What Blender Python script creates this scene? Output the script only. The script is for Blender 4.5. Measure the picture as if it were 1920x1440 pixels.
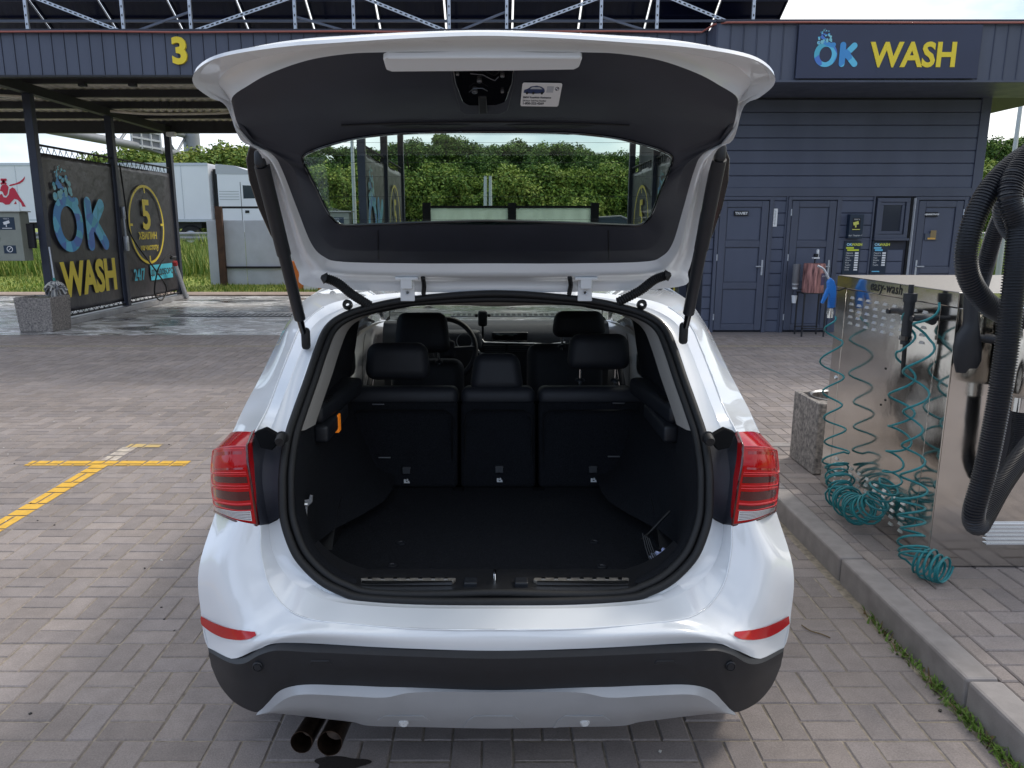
import bpy, bmesh, math, random
import numpy as np
from mathutils import Vector, Matrix
from mathutils.bvhtree import BVHTree
R = math.radians
rnd = random.Random(7)
for o in list(bpy.data.objects): bpy.data.objects.remove(o)
scn = bpy.context.scene
COL = scn.collection
# ---------------------------------------------------------------- camera
F = 1420.0; HCAM = 1.68; PITCH = math.atan(295 / 1420); SP = math.sin(PITCH); CP = math.cos(PITCH)
cam_d = bpy.data.cameras.new('camera'); cam = bpy.data.objects.new('camera', cam_d); COL.objects.link(cam)
cam.location = (0, 0, HCAM); cam.rotation_euler = (math.pi / 2 - PITCH, 0, 0)
cam_d.sensor_width = 36; cam_d.lens = F / 1920 * 36; cam_d.shift_x = 30 / 1920
cam_d.clip_start = 0.05; cam_d.clip_end = 3000
scn.camera = cam
# ---------------------------------------------------------------- sky and sun
SUN_AZ, SUN_EL = 50, 47          # degrees right of the view axis, elevation
w = bpy.data.worlds.new('World'); scn.world = w; w.use_nodes = True
nt = w.node_tree; nt.nodes.clear()
def _n(nt, t, **k):
    n = nt.nodes.new(t)
    for a, b in k.items(): setattr(n, a, b)
    return n
wo = _n(nt, 'ShaderNodeOutputWorld'); bg = _n(nt, 'ShaderNodeBackground')
sky = _n(nt, 'ShaderNodeTexSky', sky_type='NISHITA', sun_disc=False)
sky.sun_elevation = R(SUN_EL); sky.sun_rotation = R(SUN_AZ); sky.altitude = 100; sky.dust_density = 1.0; sky.ozone_density = 1.5
tc = _n(nt, 'ShaderNodeTexCoord'); mp = _n(nt, 'ShaderNodeMapping'); mp.inputs['Scale'].default_value = (1.0, 1.0, 2.6)
nz = _n(nt, 'ShaderNodeTexNoise'); nz.inputs['Scale'].default_value = 2.3; nz.inputs['Detail'].default_value = 7; nz.inputs['Roughness'].default_value = .55
cr = _n(nt, 'ShaderNodeValToRGB'); cr.color_ramp.elements[0].position = .36; cr.color_ramp.elements[1].position = .58
mx = _n(nt, 'ShaderNodeMixRGB')
# clouds: whiter and warmer towards the sun, cooler away from it
vd = _n(nt, 'ShaderNodeVectorMath', operation='DOT_PRODUCT'); vd.inputs[1].default_value = (math.sin(R(SUN_AZ)) * math.cos(R(SUN_EL)), math.cos(R(SUN_AZ)) * math.cos(R(SUN_EL)), math.sin(R(SUN_EL)))
mr0 = _n(nt, 'ShaderNodeMapRange', interpolation_type='SMOOTHSTEP'); mr0.inputs['From Min'].default_value = -.5; mr0.inputs['From Max'].default_value = .95
mc = _n(nt, 'ShaderNodeMixRGB'); mc.inputs[1].default_value = (7.0, 8.6, 11.6, 1); mc.inputs[2].default_value = (12.0, 11.7, 11.2, 1)
nt.links.new(tc.outputs['Generated'], vd.inputs[0]); nt.links.new(vd.outputs['Value'], mr0.inputs[0]); nt.links.new(mr0.outputs[0], mc.inputs[0]); nt.links.new(mc.outputs[0], mx.inputs[2])
bg.inputs['Strength'].default_value = 0.13
L = nt.links.new
L(tc.outputs['Generated'], mp.inputs[0]); L(mp.outputs[0], nz.inputs[0]); L(nz.outputs[0], cr.inputs[0])
L(cr.outputs[0], mx.inputs[0]); L(sky.outputs[0], mx.inputs[1]); L(mx.outputs[0], bg.inputs[0]); L(bg.outputs[0], wo.inputs[0])
sd = bpy.data.lights.new('sun', 'SUN'); sun = bpy.data.objects.new('sun', sd); COL.objects.link(sun)
sd.energy = 1.85; sd.angle = R(9); sd.color = (1.0, .93, .83)
dv = Vector((math.sin(R(SUN_AZ)) * math.cos(R(SUN_EL)), math.cos(R(SUN_AZ)) * math.cos(R(SUN_EL)), math.sin(R(SUN_EL))))
sun.rotation_euler = dv.to_track_quat('Z', 'Y').to_euler()
vs = scn.view_settings
vs.view_transform = 'Standard'; vs.look = 'None'; vs.gamma = 1; vs.use_curve_mapping = False; vs.exposure = 0.05
# ---------------------------------------------------------------- measuring helpers (photo pixel + distance -> place)
def U(px, py, Y):
    v = (py - 720) / F; zc = Y / (CP - v * SP)
    return Vector(((px - 930) / F * zc, Y, HCAM - zc * (SP + v * CP)))
def C(hw, py, Y, ctr=928): return U(ctr + hw, py, Y)
def ray(px, py):
    v = (py - 720) / F; u = (px - 930) / F
    return Vector((u, CP - v * SP, -(SP + v * CP))).normalized()
def bvh_of(o):
    me = o.data; return BVHTree.FromPolygons([v.co.copy() for v in me.vertices], [tuple(p.vertices) for p in me.polygons])
CAMP = Vector((0, 0, HCAM))
def hit(bvh, px, py, off=0.0):
    d = ray(px, py); loc, n, i, dist = bvh.ray_cast(CAMP, d)
    if loc is None: return None
    if n.dot(d) > 0: n = -n
    return loc + n * off
# ---------------------------------------------------------------- materials
MATS = {}
def lin(c):
    if isinstance(c, str):
        c = c.lstrip('#'); c = tuple(int(c[i:i + 2], 16) / 255 for i in (0, 2, 4))
        return tuple(x / 12.92 if x <= .04045 else ((x + .055) / 1.055) ** 2.4 for x in c)
    return tuple(c)
def pmat(name, col, rough=.5, metal=0., var=.0, vscale=4., bump=0., bscale=120., coat=0., spec=.5, var2=None, emit=None, stretch=None, island=False, rvar=0., bdist=.01):
    if name in MATS: return MATS[name]
    m = bpy.data.materials.new(name); m.use_nodes = True; t = m.node_tree; l = t.links.new
    b = t.nodes['Principled BSDF']; c = lin(col)
    b.inputs['Base Color'].default_value = (*c, 1); b.inputs['Roughness'].default_value = rough; b.inputs['Metallic'].default_value = metal
    b.inputs['Coat Weight'].default_value = coat; b.inputs['Coat Roughness'].default_value = .03; b.inputs['Specular IOR Level'].default_value = spec
    tcn = _n(t, 'ShaderNodeTexCoord'); src = tcn.outputs['Object']
    if stretch:
        mpn = _n(t, 'ShaderNodeMapping'); mpn.inputs['Scale'].default_value = stretch; l(src, mpn.inputs[0]); src = mpn.outputs[0]
    colout = None
    if var or var2:
        n1 = _n(t, 'ShaderNodeTexNoise'); n1.inputs['Scale'].default_value = vscale; n1.inputs['Detail'].default_value = 6; l(src, n1.inputs[0])
        r = _n(t, 'ShaderNodeValToRGB'); r.color_ramp.elements[0].position = .3; r.color_ramp.elements[1].position = .7; l(n1.outputs[0], r.inputs[0])
        a = tuple(max(0, x * (1 - var)) for x in c) if not var2 else c
        d = tuple(min(1, x * (1 + var)) for x in c) if not var2 else lin(var2)
        r.color_ramp.elements[0].color = (*a, 1); r.color_ramp.elements[1].color = (*d, 1); colout = r.outputs[0]
    if island:
        g = _n(t, 'ShaderNodeNewGeometry'); oi = _n(t, 'ShaderNodeObjectInfo'); ad = _n(t, 'ShaderNodeMath', operation='ADD'); fr = _n(t, 'ShaderNodeMath', operation='FRACT')
        l(g.outputs['Random Per Island'], ad.inputs[0]); l(oi.outputs['Random'], ad.inputs[1]); l(ad.outputs[0], fr.inputs[0])
        hs = _n(t, 'ShaderNodeHueSaturation'); mr = _n(t, 'ShaderNodeMapRange'); mr.inputs['To Min'].default_value = 1 - island; mr.inputs['To Max'].default_value = 1 + island
        l(fr.outputs[0], mr.inputs[0]); l(mr.outputs[0], hs.inputs['Value'])
        if colout: l(colout, hs.inputs['Color'])
        else: hs.inputs['Color'].default_value = (*c, 1)
        colout = hs.outputs[0]
    if colout: l(colout, b.inputs['Base Color'])
    if rvar:
        n3 = _n(t, 'ShaderNodeTexNoise'); n3.inputs['Scale'].default_value = vscale * 1.7; n3.inputs['Detail'].default_value = 5; l(src, n3.inputs[0])
        mr2 = _n(t, 'ShaderNodeMapRange'); mr2.inputs['From Min'].default_value = .3; mr2.inputs['From Max'].default_value = .7
        mr2.inputs['To Min'].default_value = max(.02, rough - rvar); mr2.inputs['To Max'].default_value = min(1, rough + rvar); l(n3.outputs[0], mr2.inputs[0]); l(mr2.outputs[0], b.inputs['Roughness'])
    if bump:
        n2 = _n(t, 'ShaderNodeTexNoise'); n2.inputs['Scale'].default_value = bscale; n2.inputs['Detail'].default_value = 4; l(src, n2.inputs[0])
        bp = _n(t, 'ShaderNodeBump'); bp.inputs['Strength'].default_value = bump; bp.inputs['Distance'].default_value = bdist; l(n2.outputs[0], bp.inputs['Height']); l(bp.outputs[0], b.inputs['Normal'])
    if emit:
        b.inputs['Emission Color'].default_value = (*lin(emit[0]), 1); b.inputs['Emission Strength'].default_value = emit[1]
    MATS[name] = m; return m
def glass_mat(name, tint, refl=1.0, rough=.0):
    m = bpy.data.materials.new(name); m.use_nodes = True; t = m.node_tree; t.nodes.clear(); l = t.links.new
    o = _n(t, 'ShaderNodeOutputMaterial'); mxs = _n(t, 'ShaderNodeMixShader'); tr = _n(t, 'ShaderNodeBsdfTransparent'); gl = _n(t, 'ShaderNodeBsdfGlossy'); lw = _n(t, 'ShaderNodeLayerWeight')
    tr.inputs[0].default_value = (*tint, 1); gl.inputs['Roughness'].default_value = rough; lw.inputs[0].default_value = .5
    pw = _n(t, 'ShaderNodeMath', operation='POWER'); pw.inputs[1].default_value = 5; l(lw.outputs['Facing'], pw.inputs[0])
    mu = _n(t, 'ShaderNodeMath', operation='MULTIPLY_ADD'); mu.inputs[1].default_value = .92 * refl; mu.inputs[2].default_value = .06 * refl; l(pw.outputs[0], mu.inputs[0]); l(mu.outputs[0], mxs.inputs[0])
    l(tr.outputs[0], mxs.inputs[1]); l(gl.outputs[0], mxs.inputs[2]); l(mxs.outputs[0], o.inputs[0]); MATS[name] = m; return m
# ---------------------------------------------------------------- mesh building helpers
def _sm(me, ang):
    if ang is None: return
    me.shade_smooth()
    if ang < 180: me.set_sharp_from_angle(angle=R(ang))
class MB:
    def __init__(s): s.v = []; s.f = []; s.m = []
    def add(s, vs, fs, mi=0):
        b = len(s.v); s.v += [tuple(v) for v in vs]; s.f += [tuple(i + b for i in f) for f in fs]; s.m += [mi] * len(fs); return s
    def quad(s, a, b, c, d, mi=0): return s.add([a, b, c, d], [(0, 1, 2, 3)], mi)
    def poly(s, pts, mi=0): return s.add(pts, [tuple(range(len(pts)))], mi)
    def box(s, c, sz, rot=None, mi=0):
        x, y, z = sz[0] / 2, sz[1] / 2, sz[2] / 2
        vs = [Vector((i * x, j * y, k * z)) for k in (-1, 1) for j in (-1, 1) for i in (-1, 1)]
        if rot is not None: vs = [rot @ v for v in vs]
        return s.add([v + Vector(c) for v in vs], [(0, 2, 3, 1), (4, 5, 7, 6), (0, 1, 5, 4), (2, 6, 7, 3), (0, 4, 6, 2), (1, 3, 7, 5)], mi)
    def bx(s, x0, x1, y0, y1, z0, z1, mi=0): return s.box(((x0 + x1) / 2, (y0 + y1) / 2, (z0 + z1) / 2), (x1 - x0, y1 - y0, z1 - z0), None, mi)
    def cyl(s, p0, p1, r0, r1=None, n=12, caps=True, mi=0):
        r1 = r0 if r1 is None else r1; p0 = Vector(p0); p1 = Vector(p1); d = (p1 - p0).normalized(); q = d.to_track_quat('Z', 'Y')
        vs = []
        for p, r in ((p0, r0), (p1, r1)):
            for i in range(n): a = 2 * math.pi * i / n; vs.append(p + q @ Vector((r * math.cos(a), r * math.sin(a), 0)))
        fs = [(i, (i + 1) % n, n + (i + 1) % n, n + i) for i in range(n)]
        if caps: fs += [tuple(reversed(range(n))), tuple(range(n, 2 * n))]
        return s.add(vs, fs, mi)
    def bar(s, p0, p1, w, h, mi=0, up=(0, 0, 1)):
        p0 = Vector(p0); p1 = Vector(p1); d = (p1 - p0).normalized(); u = Vector(up)
        if abs(d.dot(u)) > .98: u = Vector((1, 0, 0))
        a = d.cross(u).normalized() * w / 2; b = a.normalized().cross(d).normalized() * h / 2
        vs = [p + i * a + j * b for p in (p0, p1) for i, j in ((-1, -1), (1, -1), (1, 1), (-1, 1))]
        return s.add(vs, [(0, 1, 2, 3), (7, 6, 5, 4), (0, 4, 5, 1), (1, 5, 6, 2), (2, 6, 7, 3), (3, 7, 4, 0)], mi)
    def tube(s, path, r, n=8, closed=False, caps=True, mi=0):
        P = [Vector(p) for p in path]; k = len(P); rr = r if callable(r) else (lambda i: r)
        T = []
        for i in range(k):
            a = P[(i - 1) % k] if (closed or i > 0) else P[i]; b = P[(i + 1) % k] if (closed or i < k - 1) else P[i]
            T.append((b - a).normalized())
        u = T[0].orthogonal().normalized(); vs = []
        for i in range(k):
            if i: u = (T[i - 1].rotation_difference(T[i]) @ u); u = (u - T[i] * u.dot(T[i])).normalized()
            w_ = T[i].cross(u)
            for j in range(n): a = 2 * math.pi * j / n; vs.append(P[i] + (u * math.cos(a) + w_ * math.sin(a)) * rr(i))
        fs = []
        for i in range(k if closed else k - 1):
            i2 = (i + 1) % k
            for j in range(n): j2 = (j + 1) % n; fs.append((i * n + j, i * n + j2, i2 * n + j2, i2 * n + j))
        if caps and not closed: fs += [tuple(reversed(range(n))), tuple(range((k - 1) * n, k * n))]
        return s.add(vs, fs, mi)
    def grid(s, G, mi=0, closeu=False, closev=False, flip=False):
        nu = len(G); nv = len(G[0]); vs = [p for row in G for p in row]; fs = []
        for i in range(nu if closeu else nu - 1):
            for j in range(nv if closev else nv - 1):
                i2 = (i + 1) % nu; j2 = (j + 1) % nv; q = (i * nv + j, i * nv + j2, i2 * nv + j2, i2 * nv + j)
                fs.append(q[::-1] if flip else q)
        return s.add(vs, fs, mi)
    def prism(s, pts, off, mi=0):           # polygon + offset vector -> closed solid
        n = len(pts); off = Vector(off); a = [Vector(p) for p in pts]; b = [p + off for p in a]
        return s.add(a + b, [tuple(range(n)), tuple(reversed(range(n, 2 * n)))] + [(i, n + i, n + (i + 1) % n, (i + 1) % n) for i in range(n)], mi)
    def lathe(s, prof, o=(0, 0, 0), axis=(0, 0, 1), n=24, mi=0):
        q = Vector(axis).to_track_quat('Z', 'Y'); o = Vector(o); G = []
        for r, z in prof: G.append([o + q @ Vector((r * math.cos(2 * math.pi * i / n), r * math.sin(2 * math.pi * i / n), z)) for i in range(n)])
        return s.grid(G, mi, closev=True)
    def rbox(s, c, sz, r=.02, rot=None, n=3, mi=0, taper=1.0):   # rounded box (superellipse style cushion)
        bm = bmesh.new(); bmesh.ops.create_cube(bm, size=1)
        for v in bm.verts:
            k = taper if v.co.z > 0 else 1; v.co = Vector((v.co.x * sz[0] * k, v.co.y * sz[1], v.co.z * sz[2]))
        bmesh.ops.bevel(bm, geom=bm.edges[:], offset=min(r, min(sz) * .49), segments=n, affect='EDGES', profile=.5)
        bm.verts.ensure_lookup_table(); bm.verts.index_update()
        vs = [(rot @ v.co if rot is not None else v.co) + Vector(c) for v in bm.verts]; fs = [tuple(v.index for v in f.verts) for f in bm.faces]; bm.free()
        return s.add(vs, fs, mi)
    def text(s, body, size, org, ux, uy, offset=0.0, extrude=0.0, align='CENTER', mi=0, spacing=1.0, xs=1.0, shear=0.0):
        me, wdt = text_mesh(body, size, offset, extrude, align, spacing, shear)
        ux = Vector(ux).normalized(); uy = Vector(uy).normalized(); uz = ux.cross(uy); org = Vector(org)
        s.add([org + ux * v[0] * xs + uy * v[1] + uz * v[2] for v in me[0]], me[1], mi); return s
    def mirror(s):
        b = len(s.v); s.v += [(-x, y, z) for x, y, z in s.v]; s.f += [tuple(i + b for i in reversed(f)) for f in s.f[:]]; s.m += s.m[:]; return s
    def build(s, name, mats, parent=None, smooth=None, bevel=0, solid=0, subsurf=0, merge=0, W=False):
        me = bpy.data.meshes.new(name); me.from_pydata(s.v, [], s.f)
        for m in (mats if isinstance(mats, (list, tuple)) else [mats]): me.materials.append(m)
        me.polygons.foreach_set('material_index', s.m)
        if merge:
            bm = bmesh.new(); bm.from_mesh(me); bmesh.ops.remove_doubles(bm, verts=bm.verts, dist=merge); bmesh.ops.recalc_face_normals(bm, faces=bm.faces); bm.to_mesh(me); bm.free()
        me.update(); _sm(me, smooth)
        o = bpy.data.objects.new(name, me); COL.objects.link(o)
        if parent:
            o.parent = parent
            if W: o.matrix_parent_inverse = Matrix.Translation(parent.location).inverted()
        if solid: q = o.modifiers.new('thickness', 'SOLIDIFY'); q.thickness = abs(solid); q.offset = 1 if solid > 0 else -1
        if bevel: q = o.modifiers.new('bevel', 'BEVEL'); q.width = bevel; q.segments = 2; q.limit_method = 'ANGLE'; q.angle_limit = R(40)
        if subsurf: q = o.modifiers.new('sub', 'SUBSURF'); q.levels = q.render_levels = subsurf
        return o
_tc = {}
def text_mesh(body, size, offset, extrude, align, spacing, shear):
    k = (body, size, offset, extrude, align, spacing, shear)
    if k in _tc: return _tc[k]
    cu = bpy.data.curves.new('t', 'FONT'); cu.body = body; cu.size = size; cu.offset = offset; cu.extrude = extrude; cu.align_x = align; cu.space_character = spacing; cu.resolution_u = 3; cu.shear = shear
    o = bpy.data.objects.new('t', cu); COL.objects.link(o); dg = bpy.context.evaluated_depsgraph_get(); ev = o.evaluated_get(dg); me = ev.to_mesh()
    out = ([tuple(v.co) for v in me.vertices], [tuple(p.vertices) for p in me.polygons]); wdt = ev.dimensions.x
    ev.to_mesh_clear(); bpy.data.objects.remove(o); bpy.data.curves.remove(cu); _tc[k] = (out, wdt); return _tc[k]
def tag(o, label, cat, group=None):
    o['label'] = label; o['category'] = cat
    if group: o['group'] = group
    return o
def struct(o): o['kind'] = 'structure'; return o
def stuff(o, label=None, cat=None):
    o['kind'] = 'stuff'
    if label: o['label'] = label
    if cat: o['category'] = cat
    return o
def empty(name, loc, label=None, cat=None, group=None):
    o = bpy.data.objects.new(name, None); COL.objects.link(o); o.location = loc; o.empty_display_size = .2
    if label: tag(o, label, cat, group)
    return o
def keep(o, parent):                    # parent while keeping world coordinates of a mesh built in world space
    o.parent = parent; o.matrix_parent_inverse = Matrix.Translation(parent.location).inverted(); return o
def copy_tree(o, parent=None):
    c = o.copy(); COL.objects.link(c)
    if parent: c.parent = parent; c.matrix_parent_inverse = o.matrix_parent_inverse.copy()
    for ch in list(o.children): copy_tree(ch, c)
    return c
def _phan(c, q):                        # phantom neighbour: mirrored across the centre line when the curve starts on it
    if abs(c.x) < .036 and abs(q.x - c.x) > .05 and abs(q.x) > .05 and abs(q.z - c.z) < .12 * abs(q.x - c.x): return Vector((2 * c.x - q.x, q.y, q.z))
    return c * 2 - q
def cat_rom(P, n, closed=False):
    P = [Vector(p) for p in P]; k = len(P); out = []
    for i in range(k if closed else k - 1):
        p1 = P[i]; p2 = P[(i + 1) % k]
        p0 = P[(i - 1) % k] if (closed or i > 0) else _phan(p1, p2)
        p3 = P[(i + 2) % k] if (closed or i + 2 < k) else _phan(p2, p1)
        for j in range(n):
            t = j / n
            out.append(.5 * ((2 * p1) + (p2 - p0) * t + (2 * p0 - 5 * p1 + 4 * p2 - p3) * t * t + (3 * p1 - p0 - 3 * p2 + p3) * t ** 3))
    if not closed: out.append(P[-1])
    return out
def surf(table, nr, nc):                # table[row][col] of Vectors -> smooth grid
    cols = [cat_rom([row[j] for row in table], nr) for j in range(len(table[0]))] if nr > 1 else [[row[j] for row in table] for j in range(len(table[0]))]
    rows = [[c[i] for c in cols] for i in range(len(cols[0]))]
    return [cat_rom(r, nc) if nc > 1 else r for r in rows]
def mirx(v): return Vector((-v[0], v[1], v[2]))

def pieces(m, name, mats, parent=None, smooth=None, W=False, tol=4, **k):
    """build every connected piece of m as an object of its own, all with the same plain name"""
    key = {}; idx = []
    for v in m.v:
        q = (round(v[0], tol), round(v[1], tol), round(v[2], tol)); idx.append(key.setdefault(q, len(key)))
    par = list(range(len(key)))
    def fnd(a):
        while par[a] != a: par[a] = par[par[a]]; a = par[a]
        return a
    for f in m.f:
        a = fnd(idx[f[0]])
        for i in f[1:]: par[fnd(idx[i])] = a
    grp = {}
    for fi, f in enumerate(m.f): grp.setdefault(fnd(idx[f[0]]), []).append(fi)
    out = []
    for fl in grp.values():
        q = MB(); mp_ = {}
        for fi in fl:
            f = []
            for i in m.f[fi]:
                if i not in mp_: mp_[i] = len(q.v); q.v.append(m.v[i])
                f.append(mp_[i])
            q.f.append(tuple(f)); q.m.append(m.m[fi])
        out.append(q.build(name, mats, parent, smooth, W=W, **k))
    return out
# ---------------------------------------------------------------- shared materials
M = MATS
def paver_mat(name, col, rough):
    m_ = bpy.data.materials.new(name); m_.use_nodes = True; t = m_.node_tree; l = t.links.new; b = t.nodes['Principled BSDF']; b.inputs['Specular IOR Level'].default_value = .12
    g = _n(t, 'ShaderNodeNewGeometry'); oi = _n(t, 'ShaderNodeObjectInfo'); P = g.outputs['Position']
    def noise(sc, det=5, dist=0., src=P):
        n = _n(t, 'ShaderNodeTexNoise'); n.inputs['Scale'].default_value = sc; n.inputs['Detail'].default_value = det; n.inputs['Distortion'].default_value = dist; l(src, n.inputs[0]); return n.outputs[0]
    def mrange(src, a, b_, c, d): n = _n(t, 'ShaderNodeMapRange'); l(src, n.inputs[0]); n.inputs[1].default_value = a; n.inputs[2].default_value = b_; n.inputs[3].default_value = c; n.inputs[4].default_value = d; return n.outputs[0]
    def mul(a, b_): n = _n(t, 'ShaderNodeMath', operation='MULTIPLY'); l(a, n.inputs[0]); l(b_, n.inputs[1]); return n.outputs[0]
    ad = _n(t, 'ShaderNodeMath', operation='ADD'); fr = _n(t, 'ShaderNodeMath', operation='FRACT'); l(g.outputs['Random Per Island'], ad.inputs[0]); l(oi.outputs['Random'], ad.inputs[1]); l(ad.outputs[0], fr.inputs[0])
    isl_ = mrange(fr.outputs[0], 0, 1, .87, 1.11)
    mp1 = _n(t, 'ShaderNodeMapping'); mp1.inputs['Rotation'].default_value = (0, 0, R(-28)); mp1.inputs['Scale'].default_value = (.16, 1.3, 1); l(P, mp1.inputs[0])
    track = mrange(noise(1.0, 6, .6, mp1.outputs[0]), .42, .62, .92, 1.03)
    big = mrange(noise(.8, 7, .4), .35, .65, .93, 1.06); fine = mrange(noise(160, 3), .25, .75, .84, 1.16); mid = mrange(noise(14, 5), .3, .7, .92, 1.08)
    oil = mrange(noise(2.3, 8, 1.2), .70, .76, 1, .62)
    v = mul(mul(mul(isl_, track), mul(big, fine)), mul(mid, oil))
    hv = _n(t, 'ShaderNodeMixRGB'); hv.inputs[1].default_value = (*lin(col), 1); hv.inputs[2].default_value = (*lin('#8d8684'), 1); sx = _n(t, 'ShaderNodeMath', operation='FRACT'); m7 = _n(t, 'ShaderNodeMath', operation='MULTIPLY'); m7.inputs[1].default_value = 7.31; l(fr.outputs[0], m7.inputs[0]); l(m7.outputs[0], sx.inputs[0]); l(sx.outputs[0], hv.inputs[0])
    hs = _n(t, 'ShaderNodeHueSaturation'); l(hv.outputs[0], hs.inputs['Color']); l(v, hs.inputs['Value']); l(hs.outputs[0], b.inputs['Base Color'])
    l(mrange(track, .92, 1.03, rough - .25, rough), b.inputs['Roughness'])
    bp = _n(t, 'ShaderNodeBump'); bp.inputs['Strength'].default_value = .5; bp.inputs['Distance'].default_value = .004; l(noise(220, 4), bp.inputs['Height']); l(bp.outputs[0], b.inputs['Normal'])
    MATS[name] = m_; return m_
paver_mat('paver', '#948b86', 1.0)
pmat('matte_black', '#0d0e11', .95, spec=.1)
paver_mat('paver_far', '#8d847f', .7)
pmat('joint_sand', '#8f8678', .95, var=.35, vscale=30, bump=.5, bscale=300)
pmat('kerb_concrete', '#8f8a88', .85, var=.14, vscale=14, bump=.3, bscale=260, bdist=.004)
pmat('paint', '#e2e6ea', .2, coat=1.0, var=.015, vscale=3)
pmat('black_plastic', '#1b1e24', .48, var=.12, vscale=30, bump=.12, bscale=900, bdist=.002)
pmat('trim_plastic', '#2a2d37', .5, bump=.2, bscale=1400, bdist=.002, var=.08, vscale=12)
pmat('gloss_black', '#0b0c10', .12, coat=.5)
pmat('rubber', '#101114', .6, bump=.1, bscale=300)
pmat('skid_silver', '#a9acb0', .36, metal=.1, var=.05, vscale=10)
pmat('carpet', '#212328', .95, bump=1.0, bscale=900, var=.5, vscale=260, spec=.15, bdist=.004)
pmat('leather', '#26282e', .55, bump=.25, bscale=700, bdist=.002, var=.1, vscale=20)
pmat('headliner', '#85827e', .9)
pmat('chrome', '#d8dadc', .12, metal=1)
pmat('steel', '#d3d1cd', .11, metal=1, var=.08, vscale=3, rvar=.04, bump=.06, bscale=3.0, bdist=.03)
pmat('steel_dark', '#76777a', .35, metal=1)
pmat('galv', '#b9bec6', .4, metal=.6, var=.12, vscale=30)
pmat('anthracite', '#4b5162', .45, var=.10, vscale=1.6, stretch=(1.5, 1.5, .35), bump=.05, bscale=60, rvar=.08)
pmat('anthracite_wall', '#50576a', .5, var=.10, vscale=1.4, stretch=(1.5, 1.5, .3), bump=.06, bscale=80, rvar=.08)
pmat('anthracite_dark', '#2b2f3d', .55, var=.1, vscale=6)
pmat('seam_black', '#12141b', .7)
pmat('beam_dark', '#25262b', .6, var=.15, vscale=8)
pmat('corrugated', '#ddd6c8', .6, metal=.0, var=.2, vscale=5)
pmat('yellow_letter', '#e8cf2a', .35)
pmat('copper_cable', '#9a5a50', .5)
pmat('white_plain', '#e6e8ea', .45)
pmat('black_plain', '#0c0d10', .5)
pmat('red_lens', '#b4060f', .16, coat=.3, spec=.3)
pmat('red_dark', '#4a060c', .2, coat=.8)
pmat('red_mid', '#980c14', .15, coat=.5)
pmat('clear_lens', '#d9dcdd', .12, coat=1)
glass_mat('tint_glass', (.74, .84, .78), 1.0)
glass_mat('clear_glass', (.90, .95, .92), 1.0)
glass_mat('dark_glass', (.16, .18, .19), 1.0)
# ---------------------------------------------------------------- terrain, road, yard
def hterr(x, y):
    t = min(1, max(0, (y - 20.5) / 10.5)); return -.06 + .76 * t * t * (3 - 2 * t)
xs = [-400, -250, -150, -100] + [i * 4 for i in range(-20, 21)] + [100, 150, 250, 400]
ys = [-300, -100, -40, -10, 0, 10, 18] + [19 + i * 1.0 for i in range(20)] + [42, 50, 60, 80, 120, 200, 400, 900]
m = MB(); m.grid([[Vector((x, y, hterr(x, y))) for x in xs] for y in ys], flip=True)
gm = pmat('grass_ground', '#6c7f35', .95, var2='#97a04c', vscale=.9, bump=.6, bscale=25, bdist=.05)
struct(m.build('ground', gm, smooth=180))
m = MB(); m.quad((-400, 34, .715), (400, 34, .715), (400, 46, .715), (-400, 46, .715)); struct(m.build('road', pmat('asphalt', '#3d3e41', .85, var=.15, vscale=3)))
# yard bed under the pavers
YX0, YX1, YY0, YY1 = -13.0, 1.72, -1.6, 11.9
m = MB(); m.bx(-40, 12, -30, 12.3, -.055, -.02); struct(m.build('yard_bed', pmat('bed', '#7b736e', .95, var=.3, vscale=5)))
m = MB(); m.bx(YX0, YX1, YY0, YY1, -.019, -.0045)
m.bx(YX1, 9.0, 5.42, 11.9, -.0189, -.0045)
yard = struct(m.build('paved_yard', M['joint_sand']))
# basketweave pavers: squares of two bricks, direction alternates
BR = .2; GAP = .0045; CH = .005
def brick_verts(x0, x1, y0, y1, z, dep=.03, jx=0., jy=0.):
    c = CH
    b = [(x0, y0), (x1, y0), (x1, y1), (x0, y1)]; t = [(x0 + c, y0 + c), (x1 - c, y0 + c), (x1 - c, y1 - c), (x0 + c, y1 - c)]
    vs = [(x, y, z - dep + .0) for x, y in b] + [(x, y, z - c) for x, y in b] + [(x + 0, y + 0, z + jx * (x - x0) + jy * (y - y0)) for x, y in t]
    fs = [(8, 9, 10, 11)] + [(4 + i, 4 + (i + 1) % 4, 8 + (i + 1) % 4, 8 + i) for i in range(4)] + [(i, (i + 1) % 4, 4 + (i + 1) % 4, 4 + i) for i in range(4)]
    return vs, fs
bricks = []
def lay(x0, x1, y0, y1, ox, oy, out):
    i0 = math.floor((x0 - ox) / BR); i1 = math.ceil((x1 - ox) / BR); j0 = math.floor((y0 - oy) / BR); j1 = math.ceil((y1 - oy) / BR)
    for i in range(i0, i1):
        for j in range(j0, j1):
            X = ox + i * BR; Y = oy + j * BR
            for k in range(2):
                r = (X, X + BR, Y + k * BR / 2, Y + (k + 1) * BR / 2) if (i + j) % 2 == 0 else (X + k * BR / 2, X + (k + 1) * BR / 2, Y, Y + BR)
                r = (max(r[0], x0), min(r[1], x1), max(r[2], y0), min(r[3], y1))
                if r[1] - r[0] > .02 and r[3] - r[2] > .02: out.append((r[0] + GAP / 2, r[1] - GAP / 2, r[2] + GAP / 2, r[3] - GAP / 2))
lay(YX0, YX1 - .1, YY0, YY1 - 1.2, .055, .035, bricks)
lay(YX1 + .0, 9.0, 5.42, YY1 - 1.2, .12, .035, bricks)
apron = []
lay(YX0, 9.0, YY1 - 1.05, YY1, .0, .06, apron)
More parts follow.
